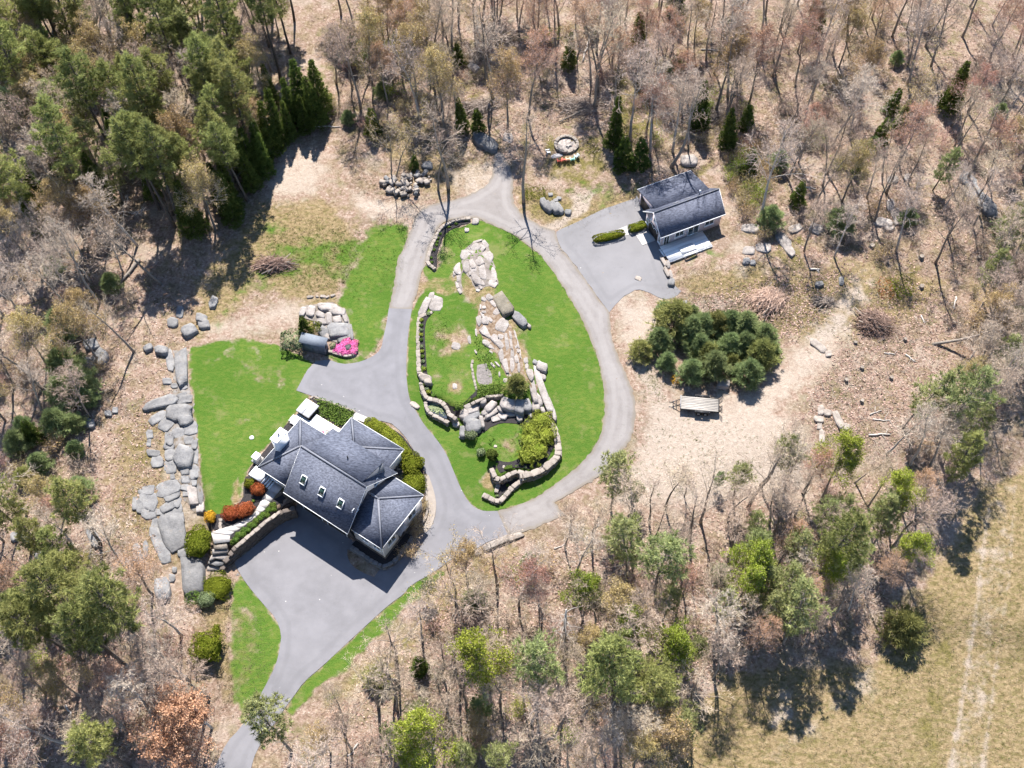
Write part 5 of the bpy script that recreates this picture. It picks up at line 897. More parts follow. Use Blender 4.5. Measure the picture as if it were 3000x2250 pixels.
def fallen(label, tg, a, b, rad=.16, mat='log', br=2):
    p, q = G(*r(tg, a)[0]), G(*r(tg, b)[0]); p[2] += rad * .9; q[2] += rad * .9; n = 6; t = np.linspace(0, 1, n)[:, None]; P = p + (q - p) * t; P[:, :2] += nrg.normal(0, .06, (n, 2)); root = empty('fallen_log', (0, 0, 0)); MB().tube(P, np.linspace(rad, rad * .5, n), 7).build('trunk', MT[mat], root)
    for i in range(br): k = rnd.uniform(.4, .9); c = p + (q - p) * k; d = (q - p); d = d / np.linalg.norm(d); s = np.array([-d[1], d[0], .2]) * rnd.choice((-1, 1)); MB().tube([c, c + (d * .6 + s) * rnd.uniform(.5, 1.2)], [rad * .35, .015], 4).build('branch', MT[mat], root)
    tag(root, label, 'log')
for q in [('long bleached log leaning on the bare trees north of the fire pit', 'T2', (1610, 260), (1560, 400), .2), ('dark fallen trunk at the edge of the west spruces', 'M4', (905, 30), (760, 210), .28, 'bark'), ('forked bleached log on the slope below the eastern woods', 'M6', (820, 90), (890, 90), .18), ('pale fallen log near the lower clearing stones', 'M6', (1205, 1162), (1345, 1160), .14), ('thin bleached log among sticks below the clearing', 'M6', (1230, 1062), (1350, 1066), .10), ('short bleached log in slash by the eastern pines', 'M6', (1210, 1030), (1285, 1000), .1), ('pale pole standing against brush at the east woods edge', 'M6', (1770, 265), (1760, 350), .12), ('bleached log among the eastern thicket', 'M6', (1440, 640), (1510, 690), .12), ('thin log in litter below the lime tree at the bottom', 'B8', (620, 1515), (490, 1630), .12), ('bleached log at the lower left edge of the south woods', 'B8', (110, 1500), (40, 1590), .12), ('birch log in shade of the southwest pines', 'B7', (430, 1250), (465, 1340), .14), ('thin fallen log along the northwest clearing edge', 'T1', (2030, 820), (2200, 825), .12), ('bleached dead branch in the west thicket', 'M4', (330, 550), (470, 600), .12), ('long pale log in slash left of the eastern pines', 'M6', (1300, 630), (1380, 640), .1), ('pale log in the leaf litter right of the garage', 'T3', (780, 1215), (860, 1225), .13), ('fallen trunk crossing the leafy slope top right', 'T3', (120, 325), (280, 332), .13), ('thin bleached log below the verge slabs', 'B8', (1380, 240), (1460, 205), .08), ('pale log beside the brush heap in the clearing', 'M6', (1545, 390), (1570, 440), .1)]: fallen(*q)
# ---------------------------------------------------------------- shrubs: a twiggy core and thousands of leaves on an uneven mound
def mound(name, label, cat, p, sx, sy, h, mat, n=900, leaf=.13, rz=0.0, e=.8, seed=0, clip=0.0, group=None, lump=.12, core=True, stem=True):
    rr = np.random.default_rng(seed + int(abs(p[0] * 37 + p[1] * 91))); root = empty(name, p, rz)
    d = rr.normal(size=(n, 3)); d[:, 2] = np.abs(d[:, 2]) * 1.0 - .12; d /= np.linalg.norm(d, axis=1)[:, None]
    q = np.sign(d) * np.abs(d) ** e; q /= np.maximum(np.max(np.abs(q), 1), 1e-6)[:, None] ** clip if clip else 1.0
    ph = rr.uniform(0, 6, 6); lum = 1 + lump * (np.sin(d[:, 0] * 5 + ph[0]) * np.sin(d[:, 1] * 5 + ph[1]) + .7 * np.sin(d[:, 2] * 6 + d[:, 0] * 7 + ph[2])); rad = lum * (1 - np.abs(rr.normal(0, .06, n)))
    c = q * rad[:, None] * [sx / 2, sy / 2, h * .5] + [0, 0, h * .5]; c = c[c[:, 2] > .03]; k = len(c); dd = d[:k] if len(d) == k else (c - [0, 0, h * .5]) / [sx, sy, h]
    m = MB().leaves(c, dd + rr.normal(0, .45, (k, 3)), leaf * rr.uniform(.7, 1.3, k), np.clip(.5 + .32 * rr.normal(size=k), 0, 1)); m.build('foliage', MT[mat], root)
    if core:
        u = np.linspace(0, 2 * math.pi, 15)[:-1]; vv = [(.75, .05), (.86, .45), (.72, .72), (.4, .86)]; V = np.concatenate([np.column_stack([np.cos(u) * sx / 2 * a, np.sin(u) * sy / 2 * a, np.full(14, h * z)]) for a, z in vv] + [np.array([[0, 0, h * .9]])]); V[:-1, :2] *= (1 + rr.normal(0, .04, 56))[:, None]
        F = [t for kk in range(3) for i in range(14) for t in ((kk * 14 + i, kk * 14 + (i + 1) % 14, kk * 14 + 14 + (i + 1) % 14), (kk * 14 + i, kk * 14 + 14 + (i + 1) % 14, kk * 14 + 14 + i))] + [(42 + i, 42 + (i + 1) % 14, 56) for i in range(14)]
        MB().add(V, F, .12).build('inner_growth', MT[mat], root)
    tag(root, label, cat, group); return root
def shrub(label, tg, x, y, dx, dy, h, mat, **k):       # pixel spot of its middle on the ground
    p = G(*r(tg, (x, y))[0]); return mound(k.pop('name', 'shrub'), label, k.pop('cat', 'shrub'), (p[0], p[1], p[2]), dx, dy, h, mat, **k)
# clipped shrubs by the path
shrub('olive green ball shrub beside the white deck steps', 'P', 960, 405, 1.3, 1.25, 1.1, 'hedge', n=900)
shrub('round russet shrub below the white deck steps', 'P', 1100, 505, 1.75, 1.6, 1.3, 'russet', n=1300)
shrub('large russet shrub at the bend of the white path', 'P', 880, 830, 2.5, 1.9, 1.2, 'russet', n=1900, rz=.5); shrub('russet shrub merging with another beside the white path', 'P', 660, 880, 2.2, 2.0, 1.25, 'russet', n=1700)
shrub('golden yellow shrub at the corner of the west lawn', 'P', 325, 945, 1.45, 1.5, 1.2, 'gold', n=1100); shrub('big clipped green dome at the top of the stone steps', 'P', 150, 1380, 3.0, 4.0, 2.2, 'hedge', n=4200, leaf=.16)
shrub('tiny green plant in mulch above the russet shrubs', 'P', 1015, 660, .4, .4, .35, 'leafgreen', n=120, leaf=.1)
shrub('sprawling olive shrub below the stone steps', 'B7', 1410, 500, 4.0, 3.4, 1.2, 'hedge', n=3000, leaf=.16, lump=.25); shrub('pale grey green shrub below the sprawling olive one', 'B7', 1345, 580, 2.2, 1.9, 1.4, 'palegreen', n=1500); shrub('loose green shrub left of the pale grey green one', 'B7', 1260, 570, 2.0, 1.8, 1.2, 'leafgreen', n=900, core=False)
shrub('shaded green shrub on the grass slope by the drive', 'B7', 1360, 900, 3.6, 3.6, 2.6, 'hedge', n=3400, leaf=.17, lump=.2); shrub('small dark shrub alone on the dry slope', 'B7', 1408, 760, .8, .9, .8, 'hedge', n=400)
# hedges north of the house
def hseg(label, pts, h, seed, w=1.7):
    P = [G(*q) for q in r('H', *pts)]; root = empty('clipped_hedge'); m = MB(); rr = np.random.default_rng(seed); n = len(P)
    for a, b in zip(P, P[1:]):
        d = b - a; L = np.linalg.norm(d[:2]); k = int(L * 620); t = rr.random(k); base = a + d * t[:, None]; nr = np.array([-d[1], d[0], 0]) / L; th = rr.uniform(-.2, math.pi + .2, k); ex = .55; cs, sn = np.cos(th), np.sin(th); rad = 1 + rr.normal(0, .035, k) + .05 * np.sin(base[:, 0] * 3) * np.sin(base[:, 1] * 2.6)
        off = np.sign(cs) * np.abs(cs) ** ex * w / 2 * rad; z = np.maximum(np.sign(sn) * np.abs(sn) ** ex, 0) * h * rad; c = base + nr * off[:, None]; c[:, 2] += z; m.leaves(c, nr * cs[:, None] + np.array([0, 0, 1]) * np.maximum(sn, 0)[:, None] + rr.normal(0, .4, (k, 3)), .15, np.clip(.5 + .3 * rr.normal(size=k), 0, 1))
        m2 = nr * w * .42; up = np.array([0, 0, h * .9]); MB().prism([a - m2, b - m2, b + m2, a + m2], [a - m2 * .9 + up, b - m2 * .9 + up, b + m2 * .9 + up, a + m2 * .9 + up]).build('inner_growth', MT['hedge'], root)
    for e in (P[0], P[-1]):
        k = 900; d = rr.normal(size=(k, 3)); d[:, 2] = np.abs(d[:, 2]); d /= np.linalg.norm(d, axis=1)[:, None]; q = np.sign(d) * np.abs(d) ** .7; m.leaves(e + q * [w / 2, w / 2, h], d + rr.normal(0, .4, (k, 3)), .15, np.clip(.5 + .3 * rr.normal(size=k), 0, 1))
    m.build('foliage', MT['hedge'], root); tag(root, label, 'hedge'); return root
hseg('long curved clipped hedge between the house and the drive', [(1500, 350), (1640, 430), (1760, 530), (1850, 640), (1880, 690)], 1.0, 1, 1.7)
shrub('upper lumpy clipped shrub between the hedge and the east wing', 'H', 1950, 800, 3.0, 2.9, 1.4, 'hedge', n=3600, leaf=.15, lump=.2); shrub('lower lumpy clipped shrub beside the east wing eave', 'H', 1960, 1000, 3.4, 2.8, 1.4, 'hedge', n=3800, leaf=.15, lump=.2)
def ghedge(label, a, b, wd, h=.9):
    p, q = G(*r('G', a)[0]), G(*r('G', b)[0]); c = (p + q) / 2; d = q - p; L = np.linalg.norm(d[:2]); mound('clipped_hedge', label, 'hedge', tuple(c), L, wd, h, 'hedge', n=3000, leaf=.13, rz=math.atan2(d[1], d[0]), e=.55, lump=.05)
ghedge('shorter clipped hedge against the garage wall', (170, 950), (380, 880), 1.35); ghedge('longer clipped hedge standing out in the grey yard', (-270, 1075), (125, 985), 1.3)
# island shrubs
for k, (x, y, dx, h, lb) in enumerate([(1690, 740, 2.6, 1.5, 'topmost yellow green juniper of the clump inside the wide wall'), (1570, 830, 2.4, 1.3, 'upper left yellow green juniper of the walled clump'), (1730, 900, 2.6, 1.5, 'right hand yellow green juniper against the wide wall'), (1545, 960, 2.2, 1.3, 'middle left yellow green juniper beside the round lawn'), (1640, 1070, 2.7, 1.5, 'lower right yellow green juniper of the walled clump'), (1520, 1130, 2.3, 1.3, 'bottom yellow green juniper beside the round lawn')]):
    shrub(lb, 'I', x, y, dx, dx * .95, h, 'yewbright', n=2200, leaf=.16, lump=.3, seed=k)
shrub('small pale pine shrub in front of the grey boulders', 'Q', 440, 880, 1.5, 1.4, 1.1, 'palegreen', n=900, leaf=.15); shrub('small grey green bush on the lawn below the boulders', 'Q', 660, 1260, 1.1, 1.1, .9, 'palegreen', n=600); shrub('dark green dwarf conifer at the edge of the black bed', 'Q', 900, 1330, 1.5, 1.5, 1.5, 'spruce', n=1100, leaf=.15, e=1.1); shrub('leafy green plant at the edge of the pond bed', 'Q', 190, 260, 1.2, 1.1, .8, 'leafgreen', n=500, core=False)
shrub('low green plant in the black bed below the round lawn', 'Q', 1270, 1555, .9, .6, .35, 'leafgreen', n=260, leaf=.1); shrub('small lime plant beneath the juniper clump', 'Q', 1750, 1545, .5, .5, .4, 'yewbright', n=180, leaf=.1); shrub('lime plant nearest the wide wall below the junipers', 'Q', 1910, 1510, .6, .5, .4, 'yewbright', n=180, leaf=.1)
for k, (x, y) in enumerate([(1340, 1370), (1390, 1350), (1300, 1440), (1185, 1560), (1450, 1200), (1500, 1235), (1280, 1250)]): shrub(('first','second','third','fourth','fifth','sixth','seventh')[k] + ' tiny sprig in the beds at the island point', 'I', x, y, .45, .4, .3, rnd.choice(('leafgreen', 'palegreen')), n=120, leaf=.1, name='bed_plant', cat='plant')
STRIP = [(520, 420), (518, 455), (517, 485), (517, 515), (517, 548), (520, 592), (524, 622), (528, 655), (530, 688), (540, 735), (545, 835), (555, 865), (566, 885), (597, 908), (565, 380)]
for k, (x, y) in enumerate(STRIP): shrub(('lime', 'fresh green', 'pale green')[k % 3] + ' bed plant number %s down the long planted strip' % ('one two three four five six seven eight nine ten eleven twelve thirteen fourteen fifteen'.split()[k]), 'M5', x, y, .62, .55, .38, ('yewbright', 'leafgreen', 'palegreen')[k % 3], n=170, leaf=.11, name='bed_plant', cat='plant', group='plants along the walled strip')
for k, (x, y) in enumerate([(720, 145), (640, 180), (540, 260), (515, 310), (505, 350), (500, 385), (470, 440), (438, 530), (445, 580), (830, 105)]): shrub('small green bed plant number %s in the curved bed at the island head' % ('one two three four five six seven eight nine ten'.split()[k]), 'J', x, y, .5, .45, .3, 'leafgreen', n=110, leaf=.1, name='bed_plant', cat='plant', group='plants in the curved bed')
for k, (x, y) in enumerate([(1260, 810), (1165, 890), (1125, 940), (1060, 985), (965, 1060), (1025, 1050), (865, 1135), (925, 1130), (770, 1215), (835, 1205), (730, 1290), (1230, 885), (1340, 790), (1330, 730), (700, 1330)]): shrub('leafy clump number %s from the house in the bed above the dark wall' % ('two three four five six seven eight nine ten eleven twelve thirteen fourteen fifteen sixteen'.split()[k]), 'P', x, y, .85, .8, .5, 'leafgreen', n=320, leaf=.12, name='bed_plant', cat='plant', group='leafy clumps above the dark wall')
# leafy garden bed north of the house: a mass of ground cover
def groundcover(name, poly, mat, n, h, leaf, label, cat='ground cover'):
    lo, hi = np.min(poly, 0), np.max(poly, 0); c = nrg.uniform(lo, hi, (n, 2)); c = c[inside(c, poly)]; P = np.array([G(*q) for q in c[::12]]); P = np.repeat(P, 12, 0)[:len(c)] if len(P) * 12 >= len(c) else P
    P = P + np.column_stack([nrg.normal(0, .22, (len(P), 2)), np.abs(nrg.normal(0, h, len(P))) + .1]); m = MB().leaves(P, nrg.normal(size=(len(P), 3)) + [0, 0, 1.2], leaf * nrg.uniform(.7, 1.4, len(P)), nrg.random(len(P))); o = m.build(name, MT[mat]); tag(o, label, cat, kind='stuff'); return o
groundcover('ground_cover', r('H', (930, 80), (1310, 215), (1290, 280), (1180, 370), (930, 215), (960, 150)), 'leafgreen', 5200, .22, .2, 'bushy green plants filling the garden bed by the hot tub')
groundcover('ground_cover', r('I', (950, 330), (1240, 300), (1260, 400), (1050, 420), (970, 390)), 'leafgreen', 2600, .18, .17, 'green herbs along the bottom of the herb garden')
groundcover('ground_cover', r('L', (230, 600), (460, 680), (640, 1250), (800, 1600), (500, 1640), (560, 1400), (260, 1150)), 'leafgreen', 1500, .1, .14, 'thin green weeds on the soil of the herb garden')
_lp = groundcover('lily_pads', r('M5', (565, 975), (650, 970), (685, 1000), (685, 1045), (620, 1025), (575, 1000)), 'palegreen', 500, .02, .3, 'floating green pads on the little pond', 'lily pads')
_co = np.empty(len(_lp.data.vertices) * 3, np.float32); _lp.data.vertices.foreach_get('co', _co); _co = _co.reshape(-1, 3); _co[:, 2] = _pz + .03 + (_co[:, 2] - _co[:, 2].mean()) * .05; _lp.data.vertices.foreach_set('co', _co.ravel())
# pink flowers on the spit
for k, (x, y, s) in enumerate([(1340, 1400, 1.7), (1490, 1250, 1.2), (1610, 1300, 1.5), (1460, 1460, 1.3), (1620, 1440, 1.3), (1430, 1320, 1.2)]): shrub(('large pink flowering mound at the left of the walled spit', 'pointed pink flowering mound against the ledge', 'pink flowering mound at the right of the dark slate square', 'pink flowering mound along the rounded wall', 'pink flowering mound nearest the lawn tip', 'pink flowering mound between the others and the slate')[k], 'Sh', x, y, s, s * .95, .6, 'pink', n=1100, leaf=.13, lump=.2, name='flowering_shrub')
p = G(*r('Sh', (1525, 1385))[0]); o = MB().box((0, 0, 0), (.8, .85, .3), .3, .05).build('slate_block', MT['black']); o.location = (p[0], p[1], p[2] + .45); tag(o, 'square dark slate block in the middle of the pink flowers', 'block')
shrub('round pale green shrub at the left end of the small shed', 'Sh', 310, 1290, 2.9, 2.8, 1.9, 'palegreen', n=2600, leaf=.2, lump=.25, core=False); shrub('loose pale plant at the right end of the small shed', 'Sh', 1180, 1340, .9, .9, .7, 'palegreen', n=380, core=False); shrub('thin green shrub spilling over the knoll behind the shed', 'Sh', 770, 930, 2.0, 1.8, .9, 'hedge', n=900, core=False)
shrub('red orange bare bush at the edge of the eastern clearing', 'M6', 1300, 240, 2.2, 3.4, 1.6, 'russet', n=700, core=False, leaf=.12); shrub('olive shrub beside the red orange bush', 'M6', 1400, 235, 3.0, 3.6, 1.8, 'hedge', n=1700, core=False, lump=.3)
shrub('mossy green mound of growth beside the gravel fork', 'N8', 750, 130, 3.2, 2.6, .7, 'hedge', n=1500, core=False, leaf=.12, lump=.3); shrub('yellowing shrub at the left end of the trailer', 'Tr', 830, 120, 1.6, 1.4, .8, 'gold', n=420, core=False)
# ---------------------------------------------------------------- trees
def unit(v): return v / (np.linalg.norm(v) + 1e-9)
def rot_about(v, axis, a): axis = unit(axis); return v * math.cos(a) + np.cross(axis, v) * math.sin(a) + axis * (axis @ v) * (1 - math.cos(a))
class TreeGen:
    def __init__(s, seed): s.rg = np.random.default_rng(seed); s.wood = MB(); s.tw = MB(); s.tb = []; s.td = []; s.tw_w = []; s.tips = []
    def limb(s, p, d, L, r0, level, nseg=5, up=.12, wob=.16, maxlev=3, kids=(8, 6, 4), ang=(35, 62), start=.25, taper=.25, kl=.52):
        rg = s.rg; pts = [p]; dirs = [d]; st = L / nseg
        for i in range(nseg):
            d = unit(d + rg.normal(0, wob, 3) + np.array([0, 0, up])); p = p + d * st; pts.append(p); dirs.append(d)
        rad = r0 * np.linspace(1, taper, nseg + 1)
        if level <= 1: s.wood.tube(pts, rad, 6 if level == 0 else 4, True)
        elif level == 2: s.tw.tube(pts, np.maximum(rad, .014), 3, False, float(rg.uniform(.25, .6)))
        if level >= maxlev: return pts
        n = kids[level] if level < len(kids) else 3; n = max(2, int(round(n * rg.uniform(.8, 1.2))))
        for k in range(n):
            t = start + (1 - start) * (k + rg.random()) / n; x = t * nseg; i = min(int(x), nseg - 1); u = x - i; q = pts[i] * (1 - u) + pts[i + 1] * u; dd = dirs[i + 1]
            a = math.radians(rg.uniform(*ang)); ax = unit(np.cross(dd, rg.normal(size=3))); nd_ = rot_about(dd, ax, a); l2 = L * kl * (1.15 - .6 * t) * rg.uniform(.7, 1.25)
            if level + 1 >= 3: s.twigs(q, nd_, l2)
            else: s.limb(q, nd_, l2, max(.012, rad[i] * .5), level + 1, 4 if level == 0 else 3, up, wob * 1.1, maxlev, kids, ang, .2, .3, kl)
        return pts
    def twigs(s, q, d, L):
        rg = s.rg; k = 4; t = rg.uniform(.25, .95, (k, 1)); b = q + d * L * t; e = d + rg.normal(0, .55, (k, 3)); e = e / np.linalg.norm(e, axis=1)[:, None] * L * rg.uniform(.4, .8, (k, 1))
        s.tb += [q[None], b]; s.td += [(d * L)[None], e]; s.tw_w += [.036] + [.028] * k; s.tips += [b + e, (q + d * L)[None]]
    def finish(s, bud=0, bsize=.14):
        n = len(s.tw_w); s.tw.blades(np.concatenate(s.tb), np.concatenate(s.td), np.array(s.tw_w), s.rg.uniform(.1, 1, n)); b = None
        if bud:
            t = np.concatenate(s.tips); t = np.repeat(t, bud, 0); t = t + s.rg.normal(0, .16, t.shape); b = MB().leaves(t, s.rg.normal(size=t.shape), bsize * s.rg.uniform(.6, 1.4, len(t)), s.rg.random(len(t)))
        return b
def gen_bare(seed, H=15, spread=.34, crown=.4, nl=15, bud=0, bsize=.14, fork=False, rbase=None, kd=(0, 9, 6)):
    g = TreeGen(seed); rg = g.rg; p = np.zeros(3); d = unit(np.array([rg.normal(0, .05), rg.normal(0, .05), 1])); n = 9; pts = [np.array([0, 0, -.3])]; dirs = [d]
    for i in range(n): d = unit(d + rg.normal(0, .06, 3) * [1, 1, 0] + [0, 0, .08]); pts.append(pts[-1] + d * H * .92 / n); dirs.append(d)
    r0 = rbase or H * .0115; rad = r0 * np.concatenate([[1.3], np.linspace(1, .12, n)]); g.wood.tube(pts, rad, 7)
    for k in range(nl):
        t = crown + (1 - crown) * (k + rg.random() * .8) / nl; x = t * n; i = min(int(x), n - 1); u = x - i; q = pts[i] * (1 - u) + pts[i + 1] * u; az = k * 2.4 + rg.normal(0, .4); el = math.radians(rg.uniform(22, 52) + 22 * t); dd = np.array([math.cos(az) * math.cos(el), math.sin(az) * math.cos(el), math.sin(el)])
        L = H * spread * (1.15 - .75 * max(0, t - crown) / (1 - crown)) * rg.uniform(.75, 1.2); g.limb(q, dd, L, max(.025, rad[i + 1] * .5), 1, 5, .06, .15, 3, kd)
    b = g.finish(bud, bsize); return g.wood, g.tw, b
def gen_spread(seed, H=12, nstem=3, bud=0, bsize=.14):          # several stems rising from one foot
    g = TreeGen(seed); rg = g.rg
    for k in range(nstem):
        az = k * 2 * math.pi / nstem + rg.normal(0, .4); d = unit(np.array([math.cos(az) * .28, math.sin(az) * .28, 1])); g.limb(np.array([math.cos(az) * .12, math.sin(az) * .12, -.3]), d, H * rg.uniform(.8, 1.05), H * .009, 0, 8, .06, .10, 3, (9, 6, 4), (28, 58), .35, .15, .42)
    b = g.finish(bud, bsize); return g.wood, g.tw, b
def tufts(m, P, D, n, L, wd, rg, tone):
    k = len(P); Pn = np.repeat(P, n, 0); Dn = np.repeat(D, n, 0) + rg.normal(0, .75, (k * n, 3)); Dn /= np.linalg.norm(Dn, axis=1)[:, None] + 1e-9; ln = np.repeat(L, n) * rg.uniform(.7, 1.25, k * n); tn = np.clip(np.repeat(tone, n) + rg.normal(0, .12, k * n), 0, 1)
    m.blades(Pn, Dn * ln[:, None], np.repeat(wd, n) if np.ndim(wd) else wd, tn)
def gen_pine(seed, H=20, crown=.45, spread=.17, whorl=13, droop=0.0, dens=1.0, tl=.52, dead=True):
    rg = np.random.default_rng(seed); wood = MB(); fo = MB(); n = 9; pts = [np.array([0, 0, -.3])]; d = np.array([0, 0, 1.0])
    for i in range(n): d = unit(d + rg.normal(0, .03, 3) * [1, 1, 0]); pts.append(pts[-1] + d * H / n)
    pts = np.array(pts); rad = H * .0115 * np.concatenate([[1.2], np.linspace(1, .1, n)]); wood.tube(pts, rad, 7); P, D, T = [], [], []
    def at(t): x = np.clip(t, 0, .999) * n; i = int(x); return pts[i] * (1 - x + i) + pts[i + 1] * (x - i)
    for w_ in range(whorl):
        t = crown + (.985 - crown) * (w_ + rg.random() * .5) / whorl; f = (t - crown) / (1 - crown); nb = rg.integers(4, 7)
        for b in range(nb):
            if rg.random() < .12: continue
            az = b * 2 * math.pi / nb + rg.normal(0, .3) + w_ * .7; prof = (.55 + .9 * f) if f < .4 else (1 - f) * 1.52 + .08; L = H * spread * prof * rg.uniform(.65, 1.25); q = at(t); el = rg.uniform(-.05, .3) + .25 * f - droop; dd = np.array([math.cos(az) * math.cos(el), math.sin(az) * math.cos(el), math.sin(el)]); bp = [q]
            for k in range(4): dd = unit(dd + rg.normal(0, .07, 3) + [0, 0, .07]); bp.append(bp[-1] + dd * L / 4)
            bp = np.array(bp); wood.tube(bp, np.linspace(max(.03, H * .0022), .012, 5), 3, False); side = unit(np.cross(dd, [0, 0, 1])); tn0 = rg.uniform(.25, .75)
            m = max(5, int(20 * dens * L / 3))
            for k in range(m):
                s_ = rg.uniform(.28, 1.02); x = min(s_, .999) * 4; i = int(x); c = bp[i] * (1 - x + i) + bp[i + 1] * (x - i); lat = rg.normal(0, .30) * L * (1.1 - s_) * .9 + rg.normal(0, .12); P.append(c + side * lat + np.array([0, 0, rg.normal(0, .12) + .03])); D.append(unit(dd * .8 + side * np.sign(lat) * .5 + [0, 0, .35])); T.append(tn0 + rg.normal(0, .1))
    for k in range(int(26 * dens)): t = rg.uniform(.9, 1.0); P.append(at(t) + rg.normal(0, .22, 3)); D.append(np.array([rg.normal(0, .4), rg.normal(0, .4), 1])); T.append(.7)
    if dead:
        for k in range(22): t = rg.uniform(.18, crown + .1); az = rg.uniform(0, 6.3); q = at(t); wood.tube([q, q + np.array([math.cos(az), math.sin(az), rg.uniform(-.1, .25)]) * rg.uniform(.8, 2.2)], [.03, .01], 3, False)
    P, D, T = np.array(P), np.array(D), np.array(T); tufts(fo, P, D, 10, np.full(len(P), tl), .085, rg, T); return wood, fo, None
def gen_spruce(seed, H=9, spread=.19, dens=1.0, bare=.06, tl=.34, power=.85):
    rg = np.random.default_rng(seed); wood = MB(); fo = MB(); wood.tube([(0, 0, -.3), (rg.normal(0, .05), rg.normal(0, .05), H * .5), (0, 0, H)], [H * .013, H * .009, .02], 6); P, D, T = [], [], []; wh = max(8, int(H * 2.2))
    for w_ in range(wh):
        t = bare + (1 - bare) * (w_ + rg.random() * .6) / wh; nb = rg.integers(6, 9); ph = rg.uniform(0, 6)
        for b in range(nb):
            az = ph + b * 2 * math.pi / nb + rg.normal(0, .2); L = H * spread * (1 - t) ** power * rg.uniform(.75, 1.2) + .12; q = np.array([0, 0, H * t]); tn = rg.uniform(.2, .8); m = max(3, int(11 * dens * L))
            for k in range(m):
                s_ = math.sqrt(rg.uniform(.05, 1)); a2 = az + rg.normal(0, .22); P.append(q + np.array([math.cos(a2) * L * s_, math.sin(a2) * L * s_, -.22 * L * s_ + .12 * L * s_ * s_ + rg.normal(0, .06)])); D.append(np.array([math.cos(a2), math.sin(a2), .05])); T.append(tn + rg.normal(0, .12) + .1 * s_)
    P, D, T = np.array(P), np.array(D), np.array(T); tufts(fo, P, D, 7, np.full(len(P), tl), .09, rg, T); return wood, fo, None
def gen_young(seed, H=3.2, R=1.3, n=620):                          # bushy young pine, needles to the ground
    rg = np.random.default_rng(seed); wood = MB(); fo = MB(); wood.tube([(0, 0, -.2), (0, 0, H * .95)], [.07, .015], 5); d = rg.normal(size=(n, 3)); d /= np.linalg.norm(d, axis=1)[:, None]; z = rg.beta(1.3, 1.5, n); pr = np.where(z < .28, .72 + z, (1 - z) ** .75 * 1.27); az = rg.uniform(0, 6.283, n); ph = rg.uniform(0, 6, 3); rr = R * pr * np.sqrt(rg.uniform(.3, 1, n)) * (1 + .30 * np.sin(az * 4 + z * 14 + ph[0]) + .15 * np.sin(az * 7 - z * 20 + ph[1]))
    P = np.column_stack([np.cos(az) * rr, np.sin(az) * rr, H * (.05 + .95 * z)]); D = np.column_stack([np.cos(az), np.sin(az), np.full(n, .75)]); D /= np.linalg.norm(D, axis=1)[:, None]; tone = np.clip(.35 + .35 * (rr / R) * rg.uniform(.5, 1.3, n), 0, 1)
    for k in range(40): i = rg.integers(n); wood.tube([(0, 0, max(.1, P[i][2] - .4)), P[i]], [.02, .008], 3, False)
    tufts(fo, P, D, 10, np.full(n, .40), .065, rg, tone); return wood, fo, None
def gen_thicket(seed, H=2.4, n=16, bud=0, bsize=.1):
    g = TreeGen(seed); rg = g.rg
    for k in range(n): az = rg.uniform(0, 6.3); q = np.array([rg.normal(0, .5), rg.normal(0, .5), -.1]); g.limb(q, unit(np.array([math.cos(az) * .45, math.sin(az) * .45, 1])), H * rg.uniform(.6, 1.1), .022, 2, 4, .04, .16, 3, (0, 0, 6), (25, 60), .25, .3, .5)
    g.wood.tube([(0, 0, -.2), (0, 0, H * .5)], [.04, .02], 4); b = g.finish(bud, bsize); return g.wood, g.tw, b
def gen_snag(seed, H=11):
    g = TreeGen(seed); rg = g.rg; g.wood.tube([(0, 0, -.3), (.1, 0, H * .5), (.15, .1, H)], [.22, .17, .08], 7)
    for k in range(26):
        az = k * 2.4; t = .3 + .65 * k / 26; el = rg.uniform(-.5, .1); d = np.array([math.cos(az) * math.cos(el), math.sin(az) * math.cos(el), math.sin(el)]); g.limb(np.array([.12, .05, H * t]), d, rg.uniform(1.6, 3.6) * (1.15 - .6 * t), .035, 1, 5, -.10, .18, 3, (0, 4, 3))
    g.finish(); return g.wood, g.tw, None
PROTO = {}
def proto(key, gen, woodm, crownm, budm=None):
    wood, cr, bud = gen
    if bud is not None:                       # buds share the crown mesh as a second material
        n0 = sum(len(f) for f in cr.f); 
        for v, f, t in zip(bud.v, bud.f, bud.t): cr.add(v, f, t)
        me = cr.mesh('crown'); me.materials.append(MT[crownm]); me.materials.append(MT[budm]); idx = np.zeros(len(me.polygons), np.int32); idx[n0:] = 1; me.polygons.foreach_set('material_index', idx)
    else: me = cr.mesh('crown'); me.materials.append(MT[crownm])
    wm = wood.mesh('trunk', True); wm.materials.append(MT[woodm]); PROTO.setdefault(key, []).append((wm, me))
for i in range(3): proto('bare', gen_bare(100 + i, 16, .27, .42, 15), 'bark', 'twig')
for i in range(2): proto('pale', gen_bare(110 + i, 16, .28, .45, 15), 'paleBark', 'twigpale')
for i in range(2): proto('red', gen_bare(120 + i, 15, .28, .40, 15, 1, .13), 'bark', 'twigred', 'budred')
for i in range(2): proto('tan', gen_bare(130 + i, 14, .30, .35, 15, 2, .15), 'bark', 'twig', 'budtan')
for i in range(2): proto('lime', gen_bare(140 + i, 14, .26, .45, 14, 3, .17), 'bark', 'twig', 'budlime')
for i in range(3): proto('sparse', gen_bare(170 + i, 16, (.30, .27, .33)[i], .45, 11, 0, .1, False, .21, (0, 6, 4)), 'bark', 'twig')
proto('maple', gen_bare(150, 12, .46, .22, 22, 4, .2), 'bark', 'twigred', 'budred')
for i in range(2): proto('spread', gen_spread(160 + i, 13, 2 + i, 1, .13), 'bark', 'twig', 'budtan')
for i in range(4): proto('pine', gen_pine(200 + i, 20, (.42, .5, .36, .55)[i], (.18, .16, .20, .165)[i], 12, 0, 1.15), 'pineBark', 'pine')
